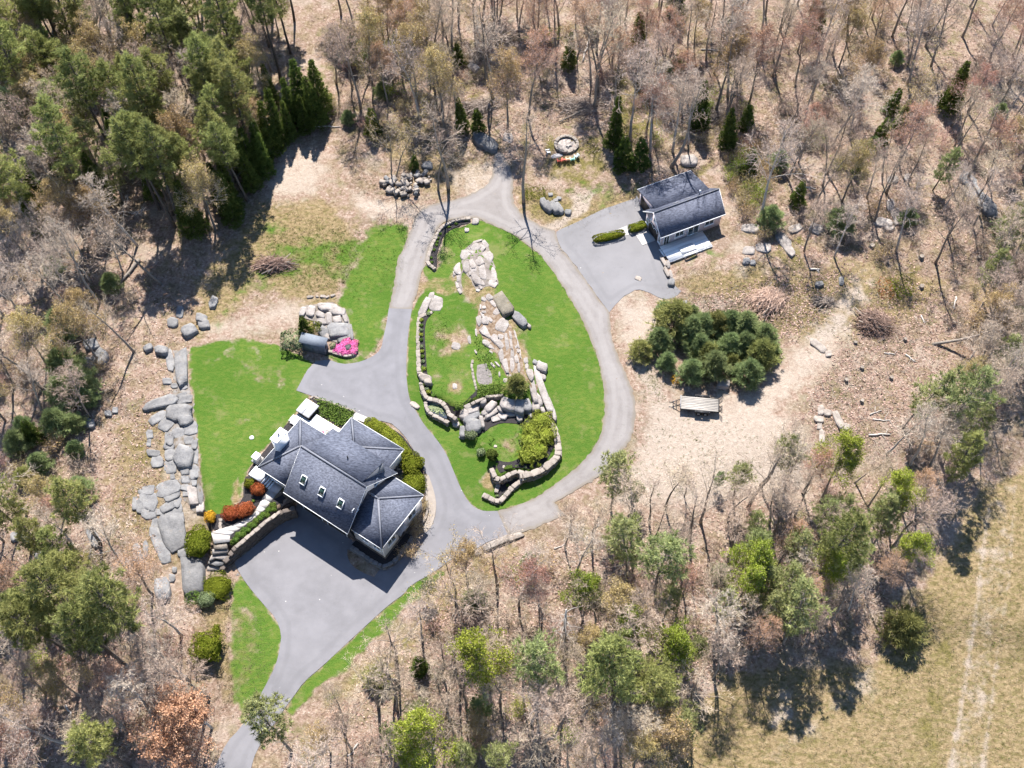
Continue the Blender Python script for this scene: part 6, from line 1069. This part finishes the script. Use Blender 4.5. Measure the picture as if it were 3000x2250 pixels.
for i in range(3): proto('soft', gen_pine(205 + i, 13, (.38, .3, .45)[i], .20, 11, 0, .8, .46, True), 'bark', 'softpine')
for i in range(2): proto('pineblue', gen_pine(210 + i, 12, .25, .22, 12, 0, 1.3, .38, False), 'pineBark', 'pineblue')
for i in range(3): proto('spruce', gen_spruce(220 + i, 10, (.16, .19, .14)[i]), 'pineBark', 'spruce')
proto('spruceS', gen_spruce(230, 5, .24, 1.3, .04, .28), 'pineBark', 'spruce')
for i in range(3): proto('young', gen_young(240 + i, 3.2, (1.3, 1.15, 1.4)[i]), 'pineBark', 'pineblue')
proto('youngG', gen_young(245, 3.0, 1.5), 'pineBark', 'pine')
for i in range(3): proto('thicket', gen_thicket(250 + i, 2.6, 16), 'bark', 'twig')
for i in range(2): proto('thicketR', gen_thicket(255 + i, 2.4, 16, 1, .1), 'bark', 'twigred', 'budred')
proto('thicketY', gen_thicket(258, 2.2, 15, 3, .14), 'bark', 'twig', 'budlime')
proto('thicketT', gen_thicket(259, 2.4, 15, 2, .13), 'bark', 'twig', 'budtan')
proto('snag', gen_snag(260), 'paleBark', 'twigpale')
INFO = dict(soft=('white_pine', 'soft pale green pine', 'pine', 13, 'soft pale pines'), sparse=('bare_tree', 'open limbed bare tree', 'tree', 16, 'bare woodland trees'), bare=('bare_tree', 'bare grey brown tree', 'tree', 16, 'bare woodland trees'), pale=('bare_tree', 'bare pale grey tree', 'tree', 16, 'bare woodland trees'), red=('budding_tree', 'reddish budding tree', 'tree', 15, 'budding woodland trees'), tan=('budding_tree', 'tan budding tree', 'tree', 14, 'budding woodland trees'), lime=('young_leaf_tree', 'lime green leafing tree', 'tree', 14, 'leafing trees'), maple=('maple_tree', 'wide rust coloured maple', 'tree', 12, 'maples'), spread=('forked_tree', 'forked bare tree', 'tree', 13, 'forked trees'),
 pine=('white_pine', 'tall feathery pine', 'pine', 20, 'tall pines'), pineblue=('pine_tree', 'blue green pine', 'pine', 12, 'smaller pines'), spruce=('spruce_tree', 'dark green spruce', 'spruce', 10, 'dark spruces'), spruceS=('spruce_tree', 'small dark spruce', 'spruce', 5, 'dark spruces'), young=('young_pine', 'bushy young pine', 'young pine', 3.2, 'bushy young pines'), youngG=('young_pine', 'round yellow green young pine', 'young pine', 3.0, 'bushy young pines'),
 thicket=('thicket', 'grey twiggy thicket', 'thicket', 2.6, 'twiggy undergrowth'), thicketR=('thicket', 'reddish twiggy thicket', 'thicket', 2.4, 'twiggy undergrowth'), thicketY=('sapling_clump', 'leafing lime sapling clump', 'sapling', 2.2, 'leafing undergrowth'), thicketT=('sapling_clump', 'tan budding sapling clump', 'sapling', 2.4, 'tan undergrowth'), snag=('dead_tree', 'dead tree with drooping white branches', 'dead tree', 11, 'dead trees'))
AUTO = []; SPOT = []
def plant(kind, px, H=None, lean=None, label=None, sx=1.0):
    name, look, cat, h0, grp = INFO[kind]; p = G(*px); H = H or h0 * rnd.uniform(.8, 1.15); s = H / h0; v = rnd.choice(PROTO[kind]); root = empty(name, p, rnd.uniform(0, 6.283)); root.scale = (s * sx, s * sx, s)
    tl = lean or (rnd.gauss(0, .035), rnd.gauss(0, .035)); root.rotation_euler = (Matrix.Rotation(tl[1], 4, 'Y') @ Matrix.Rotation(tl[0], 4, 'X') @ Matrix.Rotation(rnd.uniform(0, 6.283), 4, 'Z')).to_euler()
    for nm, me in zip(('trunk', 'crown'), v): o = bpy.data.objects.new(nm, me); COL.objects.link(o); o.parent = root
    if label: tag(root, label, cat)
    else: root['category'] = cat; root['group'] = grp; AUTO.append((root, kind, px, H))
    SPOT.append((p[0], p[1], kind)); return root
def R1(tg, x, y): return r(tg, (x, y))[0]
# trees one can point at
for kd, tg, x, y, H, ln, lb in [
 ('spread', 'T2', 345, 1165, 13, None, 'forked budding tree rising from the left of the stone pile'), ('sparse', 'T2', 628, 1235, 13, None, 'slimmer left trunk of the tree pair right of the stone pile'), ('sparse', 'T2', 693, 1222, 18, None, 'thick right trunk of the tree pair above the gravel fork'), ('sparse', 'T2', 1182, 1312, 18, None, 'lone straight tree on the grass islet below the fire pit'),
 ('red', 'T2', 1210, 765, 16, None, 'reddish budding tree just above the fire pit clearing'), ('sparse', 'T2', 990, 650, 19, None, 'dark trunked bare tree above the gravel fork boulder'), ('bare', 'T2', 1640, 700, 20, None, 'tall dark trunk rising right of the fire pit'), ('pale', 'T2', 2000, 990, 18, None, 'bare tree just above the garage lean-to roof'), ('sparse', 'T2', 2135, 1085, 19, None, 'bare tree against the back of the garage roof'), ('pale', 'T2', 1870, 910, 18, None, 'pale bare tree above the two spruces by the yard'),
 ('pale', 'T3', 490, 1435, 19, (-.02, .12), 'tall pale bare tree leaning right beside the garage'), ('spread', 'T3', 1410, 925, 13, None, 'forked bare tree amid spruces in the eastern clearing'), ('pale', 'T3', 292, 625, 18, None, 'bare tree with wide pale limbs behind the garage thicket'), ('bare', 'T3', 680, 1165, 14, (0, .12), 'leaning bare tree right of the tall pale one by the garage'),
 ('sparse', 'M4', 1042, 182, 16, (.05, -.28), 'dark leaning tree at the edge of the west spruces'), ('sparse', 'M4', 868, 622, 13, (.02, -.26), 'thin leaning tree above the west ledge strip'), ('bare', 'M4', 275, 860, 17, (0, -.15), 'thick shaded tree in the west thicket'), ('maple', 'B7', 1200, 1560, 12, None, 'wide rust coloured maple at the lower left'), ('soft', 'B7', 1890, 1550, 15, None, 'thin pine overhanging the end of the driveway'),
 ('pine', 'B7', 1045, 965, 24, (0, -.08), 'large leaning pine above the rust maple'), ('pine', 'B7', 700, 900, 22, None, 'broad pine in the dark southwest clump'), ('pine', 'B7', 820, 1000, 21, None, 'pine in the middle of the southwest clump'), ('pine', 'B7', 540, 980, 20, None, 'left pine of the southwest clump'), ('pine', 'B7', 640, 640, 16, None, 'upper pine of the southwest clump beside grey slabs'),
 ('lime', 'B8', 920, 1160, 17, None, 'bright lime leafing tree below the paved court'), ('lime', 'B8', 590, 1640, 15, None, 'lime leafing tree at the bottom of the photo'), ('soft', 'B8', 1255, 1200, 17, None, 'round topped pine alone in the south woods'), ('pine', 'B8', 1760, 1255, 24, None, 'large pine above the dark field shadow'), ('pine', 'B8', 1970, 1240, 17, None, 'pine right of the large one above the field shadow'), ('soft', 'B8', 1850, 410, 16, None, 'pine below the gravel bend beside bare trunks'), ('soft', 'B8', 2030, 510, 17, None, 'bright topped pine at the woods edge below the clearing'), ('pineblue', 'B8', 900, 1340, 8, None, 'small round pine below the lime tree'), ('snag', 'B8', 1442, 900, 13, None, 'dead tree with drooping white branches in the south woods'), ('spread', 'B8', 735, 565, 14, None, 'dark forked tree reaching over the drive corner'), ('pineblue', 'B8', 560, 560, 6, None, 'soft young pine at the corner of the paved court'),
 ('soft', 'B9', 650, 850, 16, None, 'grey green pine above the field edge'), ('lime', 'B9', 330, 650, 12, None, 'lime leafing tree left of the grey green pine'), ('pine', 'B9', 870, 430, 19, None, 'pine standing over the field corner thicket'), ('youngG', 'B9', 1400, 790, 4.8, None, 'lone round pine bush at the edge of the field'), ('soft', 'M5', 1745, 1645, 14, None, 'airy pine over the bend of the gravel road'), ('pineblue', 'M5', 1890, 1600, 6, None, 'small pine beside the airy one at the gravel bend'),
 ('soft', 'M6', 1430, 1110, 13, (0, .1), 'pine leaning at the right of the sandy clearing'), ('soft', 'M6', 1640, 1190, 18, (0, .1), 'tall soft pine at the right of the clearing'), ('pine', 'M6', 1650, 1560, 15, None, 'pine where the eastern thicket meets the field'), ('sparse', 'M6', 1630, 570, 16, (.1, .75), 'bare tree leaning far over to the right'), ('pale', 'M6', 1320, 1285, 12, (0, .25), 'leaning bare tree below the sandy clearing'), ('bare', 'M6', 1115, 1470, 9, (0, .25), 'thin forked tree leaning at the clearing bottom'), ('bare', 'M6', 888, 1420, 8, None, 'small dark bare tree below the clearing stones'), ('bare', 'M6', 10, 1560, 7, None, 'small bare tree in sand left of the lime sapling'),
 ('spruceS', 'T2', 1820, 1085, 6.5, None, 'left of the two dark spruces above the grey yard'), ('spruceS', 'T2', 1930, 1085, 6.5, None, 'right of the two dark spruces above the grey yard'), ('spruce', 'T2', 1760, 960, 10, None, 'tall narrow spruce behind the two dark ones'), ('spruce', 'T2', 1470, 440, 7, None, 'spruce in leaf litter above the fire pit'), ('spruceS', 'T2', 890, 865, 5, None, 'spruce touching the dark boulder above the gravel fork'), ('spruce', 'T2', 790, 850, 7, None, 'slim spruce left of the dark boulder'), ('spruceS', 'T2', 475, 1090, 3, None, 'tiny spruce standing by the stone pile'), ('young', 'T2', 90, 405, 5, None, 'bushy pine at the right rim of the northwest woods'),
 ('spruceS', 'T3', 400, 830, 5, None, 'spruce on the slope behind the garage'), ('spruceS', 'T3', 430, 1130, 5.5, None, 'spruce just right of the garage roof'), ('young', 'T3', 560, 1465, 4, None, 'young pine at the foot of the tall leaning tree'), ('young', 'T3', 1000, 1495, 5, None, 'large bushy young pine on the eastern slope'), ('spruceS', 'T3', 1270, 920, 5, None, 'left spruce beside the forked clearing tree'), ('spruce', 'T3', 1385, 850, 6.5, None, 'spruce behind the forked clearing tree'), ('spruceS', 'T3', 1340, 730, 5, None, 'upper spruce near the forked clearing tree'), ('pineblue', 'T3', 1620, 1235, 9, (0, .1), 'leaning blue green pine in the eastern clearing'), ('young', 'T3', 1450, 1450, 3, None, 'young pine beside the scattered flat stones'), ('spruceS', 'T3', 735, 1330, 5, None, 'thin spruce on the slope right of the garage'), ('spruceS', 'T3', 1120, 1125, 3, None, 'small spruce amid bare stems on the eastern slope'),
 ('young', 'M4', 440, 500, 5, None, 'upper young pine in the west thicket'), ('young', 'M4', 470, 760, 5.5, None, 'large young pine in the west thicket'), ('young', 'M4', 560, 880, 5, None, 'young pine at the right of the west thicket'), ('young', 'M4', 440, 930, 5, None, 'young pine in the middle of the west thicket'), ('young', 'M4', 400, 1130, 4.5, None, 'young pine low in the west thicket'), ('spruceS', 'M4', 240, 1190, 5, None, 'shaded spruce low in the west thicket'), ('young', 'M4', 140, 1250, 4, None, 'young pine at the lower left of the west thicket'), ('young', 'M4', 545, 1560, 3.8, None, 'lone round young pine left of the ledge slabs'), ('youngG', 'M4', 180, 1450, 2.6, None, 'yellow green bush in the leaf litter far left'),
 ('spruceS', 'Sh', 590, 1090, 4.4, None, 'dark pointed spruce behind the small shed'), ('youngG', 'I', 1400, 350, 2.8, None, 'spreading green pine on the ledge above the boulders'), ('spruceS', 'B8', 515, 1020, 4.5, None, 'dark spruce in the litter right of the drive'), ('spruceS', 'B8', 1215, 360, 4.5, None, 'dark spruce below the verge slabs'), ('youngG', 'B8', 240, 1090, 3, None, 'low green bush beside the lower drive verge'), ('pineblue', 'M6', 220, 1500, 4, None, 'small leafing sapling in the sand below the clearing')]:
    plant(kd, R1(tg, x, y), H, ln, lb)
for x, y, H, lb in [(1050, 640, 2.2, 'dry leaved shrub against the east wing wall'), (960, 1120, 1.9, 'dry leaved shrub hanging over the shaded court'), (1180, 440, 1.3, 'small dry shrub at the corner of the east wing'), (1110, 820, 1.6, 'dry shrub between the wing and the curved path')]: plant('thicketT', R1('S4', x, y), H, None, lb)
for k, (x, y, H, lb) in enumerate([(130, 790, 2.6, 'leftmost small pine on the sandy edge'), (400, 690, 3.2, 'pine next to the leftmost one'), (500, 960, 3.2, 'pine on the left flank above the trailer'), (475, 190, 2.4, 'small pine at the top left of the cluster'), (600, 420, 4.2, 'tall pine at the upper left of the cluster'), (850, 300, 2.8, 'pine at the top of the cluster beside the split rock'), (830, 560, 4, 'dense pine left of the middle of the cluster'), (1000, 480, 4, 'dense pine in the upper middle of the cluster'), (1200, 460, 4, 'dense pine at the top middle of the cluster'), (1400, 450, 4, 'dense pine below the dark stump'), (1600, 520, 4.2, 'dense pine at the upper right of the cluster'), (950, 760, 3.6, 'pine in the heart of the cluster'), (1060, 860, 3.2, 'pine low in the heart of the cluster'), (1380, 760, 3.2, 'pine right of the hollow in the cluster'), (1580, 720, 4, 'tall pine right of the hollow'), (1880, 650, 4, 'pine at the far right top of the cluster'), (1840, 870, 4.2, 'big pine at the right of the cluster'), (2010, 780, 3, 'rightmost pine of the cluster'), (850, 1120, 3.6, 'round pine just above the trailer deck'), (1170, 1060, 3.6, 'round pine left of the white boulder'), (1420, 950, 2.4, 'small pine above the white boulder'), (1650, 1160, 4, 'round pine right of the white boulder')]):
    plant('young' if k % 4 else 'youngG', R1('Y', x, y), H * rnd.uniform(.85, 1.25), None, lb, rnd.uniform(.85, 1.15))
# the woods: filled by area, each area with its own mix
KEEP = [(*U(*q, 0)[:2], rad) for q, rad in ((R1('W', 540, 1600), 5.5), (R1('W', 500, 1670), 6), (R1('W', 590, 1540), 4.5), (R1('W', 640, 1530), 3.5))] + [(*U(*q, 0)[:2], rad) for q, rad in ((R1('F', 1100, 200), 6), (R1('F', 1050, -300), 5))] + [(*U(*q, 0)[:2], rad) for q, rad in ((R1('F', 1100, 740), 4.5), (R1('F', 1100, 1300), 6.0), (R1('T2', 1000, 1050), 4), (R1('St', 850, 700), 5), (R1('G', 850, 900), 8))]
def woods(poly, n, mix, dmin, hs=1.0):
    poly = W(*poly); lo, hi = np.min(poly, 0), np.max(poly, 0); keys = list(mix); wt = [mix[k] for k in keys]; k = tries = 0
    while k < n and tries < n * 60:
        tries += 1; q = (rnd.uniform(lo[0], hi[0]), rnd.uniform(lo[1], hi[1]))
        if not inside([q], poly)[0]: continue
        p = G(*q)
        if any((p[0] - a) ** 2 + (p[1] - b) ** 2 < dmin ** 2 for a, b, _ in SPOT) or any((p[0] - a) ** 2 + (p[1] - b) ** 2 < rad ** 2 for a, b, rad in KEEP): continue
        kd = rnd.choices(keys, wt)[0]; plant(kd, q, INFO[kd][3] * rnd.uniform(.75, 1.15) * hs); k += 1
woods([(0,90),(330,60),(600,150),(640,250),(560,330),(520,420),(470,490),(360,510),(330,430),(200,500),(0,540)], 118, dict(pine=38, soft=10, spruce=12, bare=14, tan=18, pale=8), 1.9)
woods([(0,0),(640,0),(640,120),(330,60),(0,90)], 38, dict(pine=50, bare=25, tan=15, spruce=10), 2.4)
woods([(480,420),(560,330),(650,250),(700,240),(690,280),(600,330),(560,420),(500,500),(380,525),(360,500)], 26, dict(spruce=72, spruceS=10, pine=12, tan=6), 1.7, 1.0)
woods([(0,540),(200,500),(330,520),(250,640),(210,800),(190,960),(0,1000)], 32, dict(bare=35, pale=40, tan=25), 3.4, .9)
woods([(0,1100),(240,1120),(330,1280),(420,1400),(480,1520),(460,1659),(0,1659)], 36, dict(bare=24, pale=20, red=24, pine=20, tan=12), 3.2, .9)
woods([(880,1380),(1000,1240),(1250,1160),(1400,1120),(1500,1150),(1500,1330),(1560,1450),(1400,1690),(560,1690),(680,1560),(800,1470)], 70, dict(bare=22, pale=14, sparse=22, tan=12, lime=6, soft=17, red=7), 2.1, .85)
woods([(1360,1110),(1500,1060),(1750,1030),(1900,1030),(1980,1120),(1900,1290),(1740,1400),(1560,1420),(1500,1330),(1500,1150)], 46, dict(bare=20, pale=14, sparse=14, soft=38, lime=7, red=7), 2.1, .85)
woods([(2240,420),(2120,580),(2090,760),(2040,900),(1960,1000),(2010,1040),(2240,800)], 44, dict(bare=34, pale=28, tan=12, soft=26), 1.9, .85)
woods([(700,0),(1240,0),(1240,250),(1080,300),(960,300),(830,250),(720,230)], 44, dict(bare=20, sparse=16, red=30, tan=22, pale=8, spruce=4), 2.4)
woods([(1240,0),(1620,0),(1620,300),(1540,330),(1380,340),(1300,250),(1240,200)], 40, dict(bare=26, pale=22, sparse=20, red=14, spruce=10, tan=8), 2.3)
woods([(1620,0),(2240,0),(2240,420),(2080,420),(1980,420),(1800,460),(1660,400),(1600,300)], 66, dict(bare=30, pale=18, sparse=18, red=16, tan=14, spruce=4), 2.7, .9)
woods([(1640,400),(1980,420),(2080,420),(2160,480),(2060,580),(1900,560),(1700,560)], 9, dict(bare=50, pale=40, tan=10), 4.0, .8)
# undergrowth
def under(poly, n, mix, dmin=1.6): woods(poly, n, mix, dmin, 1.0)
under([(700,40),(1600,40),(1600,320),(1380,360),(1100,330),(960,300),(720,290)], 52, dict(thicket=36, thicketR=16, thicketT=22, thicketY=12, young=10, spruceS=4))
under([(1620,30),(2200,30),(2200,480),(2060,600),(1640,560),(1600,330)], 60, dict(thicket=44, thicketR=24, thicketT=18, thicketY=6, spruceS=4, young=4))
under([(0,540),(330,520),(240,800),(200,1010),(0,1080)], 26, dict(thicket=44, thicketR=14, thicketT=22, young=20))
under([(0,1100),(300,1240),(460,1420),(450,1659),(0,1659)], 30, dict(thicket=34, thicketR=34, thicketT=20, thicketY=12))
under([(640,1560),(900,1370),(1060,1220),(1480,1110),(1900,1040),(2000,1120),(1880,1320),(1560,1440),(1380,1659),(560,1659)], 62, dict(thicket=46, thicketR=26, thicketT=14, thicketY=10, young=4))
under([(2200,440),(2100,600),(2060,820),(1960,990),(2040,1050),(2200,860)], 30, dict(thicket=56, thicketR=14, thicketT=20, young=10))
under([(480,260),(760,200),(900,300),(1000,360),(760,300),(620,300)], 10, dict(thicketT=60, thicket=40))
under([(1580,300),(1660,340),(1620,480),(1570,420)], 14, dict(thicketT=70, thicketY=30))
# labels for the many: by the nearest thing one can find, the side of it, and the order outwards
MARK = [('the stone pile', 1190, 540), ('the fire pit', 1655, 428), ('the garage', 1990, 590), ('the young pine cluster', 2080, 1000), ('the trailer', 2055, 1185), ('the sandy clearing', 2250, 1300), ('the eastern brush heap', 2560, 950), ('the big house', 1000, 1380), ('the paved court', 950, 1680), ('the west lawn', 700, 1180), ('the meadow stick heap', 800, 777), ('the west ledge strip', 530, 1250), ('the lone round pine', 246, 1455), ('the rust maple', 540, 2200), ('the white dead tree', 1650, 1900), ('the lime tree', 1416, 2024), ('the lone field bush', 2633, 1857), ('the end of the driveway', 680, 2200), ('the northwest corner', 60, 60), ('the top edge middle', 1400, 40), ('the northeast corner', 2940, 60), ('the long eastern ledge', 2870, 560), ('the forked clearing tree', 2637, 418), ('the leaning west tree', 470, 832), ('the field corner pine', 2393, 1694), ('the gravel bend', 1760, 1400), ('the southwest pines', 330, 1930), ('the dark spruce edge', 640, 600), ('the west thicket pine', 212, 1090), ('the tilted tree', 2737, 1008)]
ORD = ['nearest', 'second nearest', 'third nearest', 'fourth nearest', 'fifth nearest', 'sixth nearest', 'seventh nearest', 'eighth nearest', 'ninth nearest', 'tenth nearest', 'eleventh nearest', 'twelfth nearest', 'thirteenth nearest', 'fourteenth nearest', 'fifteenth nearest', 'sixteenth nearest', 'seventeenth nearest', 'eighteenth nearest', 'nineteenth nearest', 'twentieth nearest', 'outermost but one', 'outermost']
buck = {}
for root, kind, px, H in AUTO:
    d, nm, dx, dy = min((math.hypot(px[0] - x, px[1] - y), nm, px[0] - x, px[1] - y) for nm, x, y in MARK)
    side = ('right of' if dx > 0 else 'left of') if abs(dx) > abs(dy) else ('below' if dy > 0 else 'above'); buck.setdefault((INFO[kind][1], side, nm), []).append((d, root))
for (look, side, nm), l in buck.items():
    l.sort(key=lambda t: t[0])
    for i, (d, root) in enumerate(l): root['label'] = '%s %s %s%s' % (look, side, nm, '' if len(l) == 1 else ', %s of %s such' % (ORD[min(i, 21)], ['', 'one', 'two', 'three', 'four', 'five', 'six', 'seven', 'eight', 'nine', 'ten'][len(l)] if len(l) <= 10 else 'many'))
# ---------------------------------------------------------------- grass and litter: nobody could count it
def scatter_px(poly, n):
    poly = W(*poly); lo, hi = np.min(poly, 0), np.max(poly, 0); c = nrg.uniform(lo, hi, (int(n * 2.2), 2)); c = c[inside(c, poly)][:n]; return c + nrg.normal(0, 14, c.shape)
def ground_pts(c):
    c = np.asarray(c); z = np.zeros(len(c))
    for _ in range(8):
        d = np.column_stack([c[:, 0] - 1500, -(c[:, 1] - 1125), np.full(len(c), -FPX)]) @ CR.T; t = (z - HC) / d[:, 2]; P = CC + d * t[:, None]; z = .5 * z + .5 * zt(P[:, :2])
    return np.column_stack([P[:, :2], zt(P[:, :2])])
def tuft_field(name, label, areas, mat, h, wd, nb=4, lean=.5, cat='grass'):
    m = MB()
    for poly, n in areas:
        P = ground_pts(scatter_px(poly, n)); k = len(P); Pn = np.repeat(P, nb, 0) + np.column_stack([nrg.normal(0, .08, (k * nb, 2)), np.full(k * nb, -.02)]); D = nrg.normal(0, lean, (k * nb, 3)); D[:, 2] = 1; D /= np.linalg.norm(D, axis=1)[:, None]; hh = np.repeat(h * nrg.uniform(.5, 1.4, k), nb); tn = np.clip(np.repeat(nrg.random(k), nb) + nrg.normal(0, .12, k * nb), 0, 1); m.blades(Pn, D * hh[:, None], wd, tn)
    o = m.build(name, MT[mat]); tag(o, label, cat, kind='stuff')
FIELD = [(2260,1010),(2130,1080),(2060,1200),(1960,1350),(1880,1450),(1720,1450),(1600,1480),(1480,1560),(1390,1680),(2260,1680)]
MEADOW = [(540,420),(620,440),(760,470),(780,540),(740,630),(640,640),(560,640),(430,730),(405,720),(440,620),(500,520)]
tuft_field('dry_field_grass', 'dry straw coloured grass of the mown field', [(FIELD, 14000)], 'strawgrass', .13, .05, 4, 1.2)
tuft_field('meadow_grass', 'dry grass tufts in the meadow and rough clearings', [(MEADOW, 2200), ([(1460,580),(1680,560),(1840,570),(1760,690),(1600,700),(1440,640)], 4000), ([(1900,580),(2060,600),(2000,760),(1800,900),(1760,860)], 3000), ([(720,240),(1080,340),(960,450),(760,420)], 4000), ([(230,860),(400,860),(430,1240),(280,1240)], 3500), ([(470,1260),(580,1340),(580,1460),(480,1560),(430,1330)], 2500), ([(900,1350),(1150,1180),(1090,1240),(700,1560),(660,1560)], 2500), ([(1100,400),(1420,400),(1260,500),(1170,490)], 2200)], 'strawgrass', .16, .05, 4, .9)
tuft_field('green_tufts', 'green grass tufts among the straw', [(MEADOW, 900), ([(560,500),(880,490),(860,620),(740,640),(600,600)], 2600), ([(1460,580),(1700,560),(2000,620),(1760,760),(1480,660)], 900), (FIELD, 1500), ([(1380,780),(1450,780),(1440,870),(1390,870)], 300), ([(1340,900),(1500,900),(1700,960),(1600,1080),(1360,1080)], 500)], 'greengrass', .16, .06, 5, .9)
def litter(name, label, areas, mat, L, wd, cat):
    m = MB()
    for poly, n in areas:
        P = ground_pts(scatter_px(poly, n)); k = len(P); a = nrg.uniform(0, 6.283, k); D = np.column_stack([np.cos(a), np.sin(a), nrg.normal(0, .12, k)]) * (L * nrg.uniform(.4, 1.5, k))[:, None]; P[:, 2] += .05; m.blades(P, D, wd * nrg.uniform(.5, 1.5, k), nrg.random(k))
    o = m.build(name, MT[mat]); tag(o, label, cat, kind='stuff')
NORTH = [(700,0),(2230,0),(2230,560),(2050,620),(1640,580),(1600,340),(1400,400),(1200,300),(1060,360),(740,310)]; SOUTH = [(900,1370),(1000,1240),(1250,1160),(1900,1040),(2040,1100),(1900,1320),(1560,1450),(1400,1690),(560,1690)]
EASTC = [(1480,640),(1840,580),(1780,690),(1600,800)]; EASTD = [(1900,600),(2080,640),(2040,900),(1950,1010),(1780,960),(1720,900),(1800,780)]; WESTC = [(0,560),(330,540),(400,740),(320,1200),(420,1400),(470,1659),(0,1659)]
litter('woodland_sticks', 'fallen sticks and twigs strewn over the leaf litter', [(NORTH, 7000), (SOUTH, 6500), (EASTC, 1500), (EASTD, 2400), (WESTC, 4200)], 'debris', .9, .05, 'sticks')
def leaf_scatter(name, label, areas, mat, size, cat):
    m = MB()
    for poly, n in areas: P = ground_pts(scatter_px(poly, n)); P[:, 2] += .06; m.leaves(P, nrg.normal(0, .5, P.shape) + [0, 0, 1], size * nrg.uniform(.6, 1.5, len(P)), nrg.random(len(P)))
    o = m.build(name, MT[mat]); tag(o, label, cat, kind='stuff')
leaf_scatter('leaf_litter', 'rust and tan dead leaves on the woodland floor', [(NORTH, 14000), (SOUTH, 12000), (EASTC, 2600), (EASTD, 3800), (WESTC, 8000)], 'brush', .26, 'leaves')
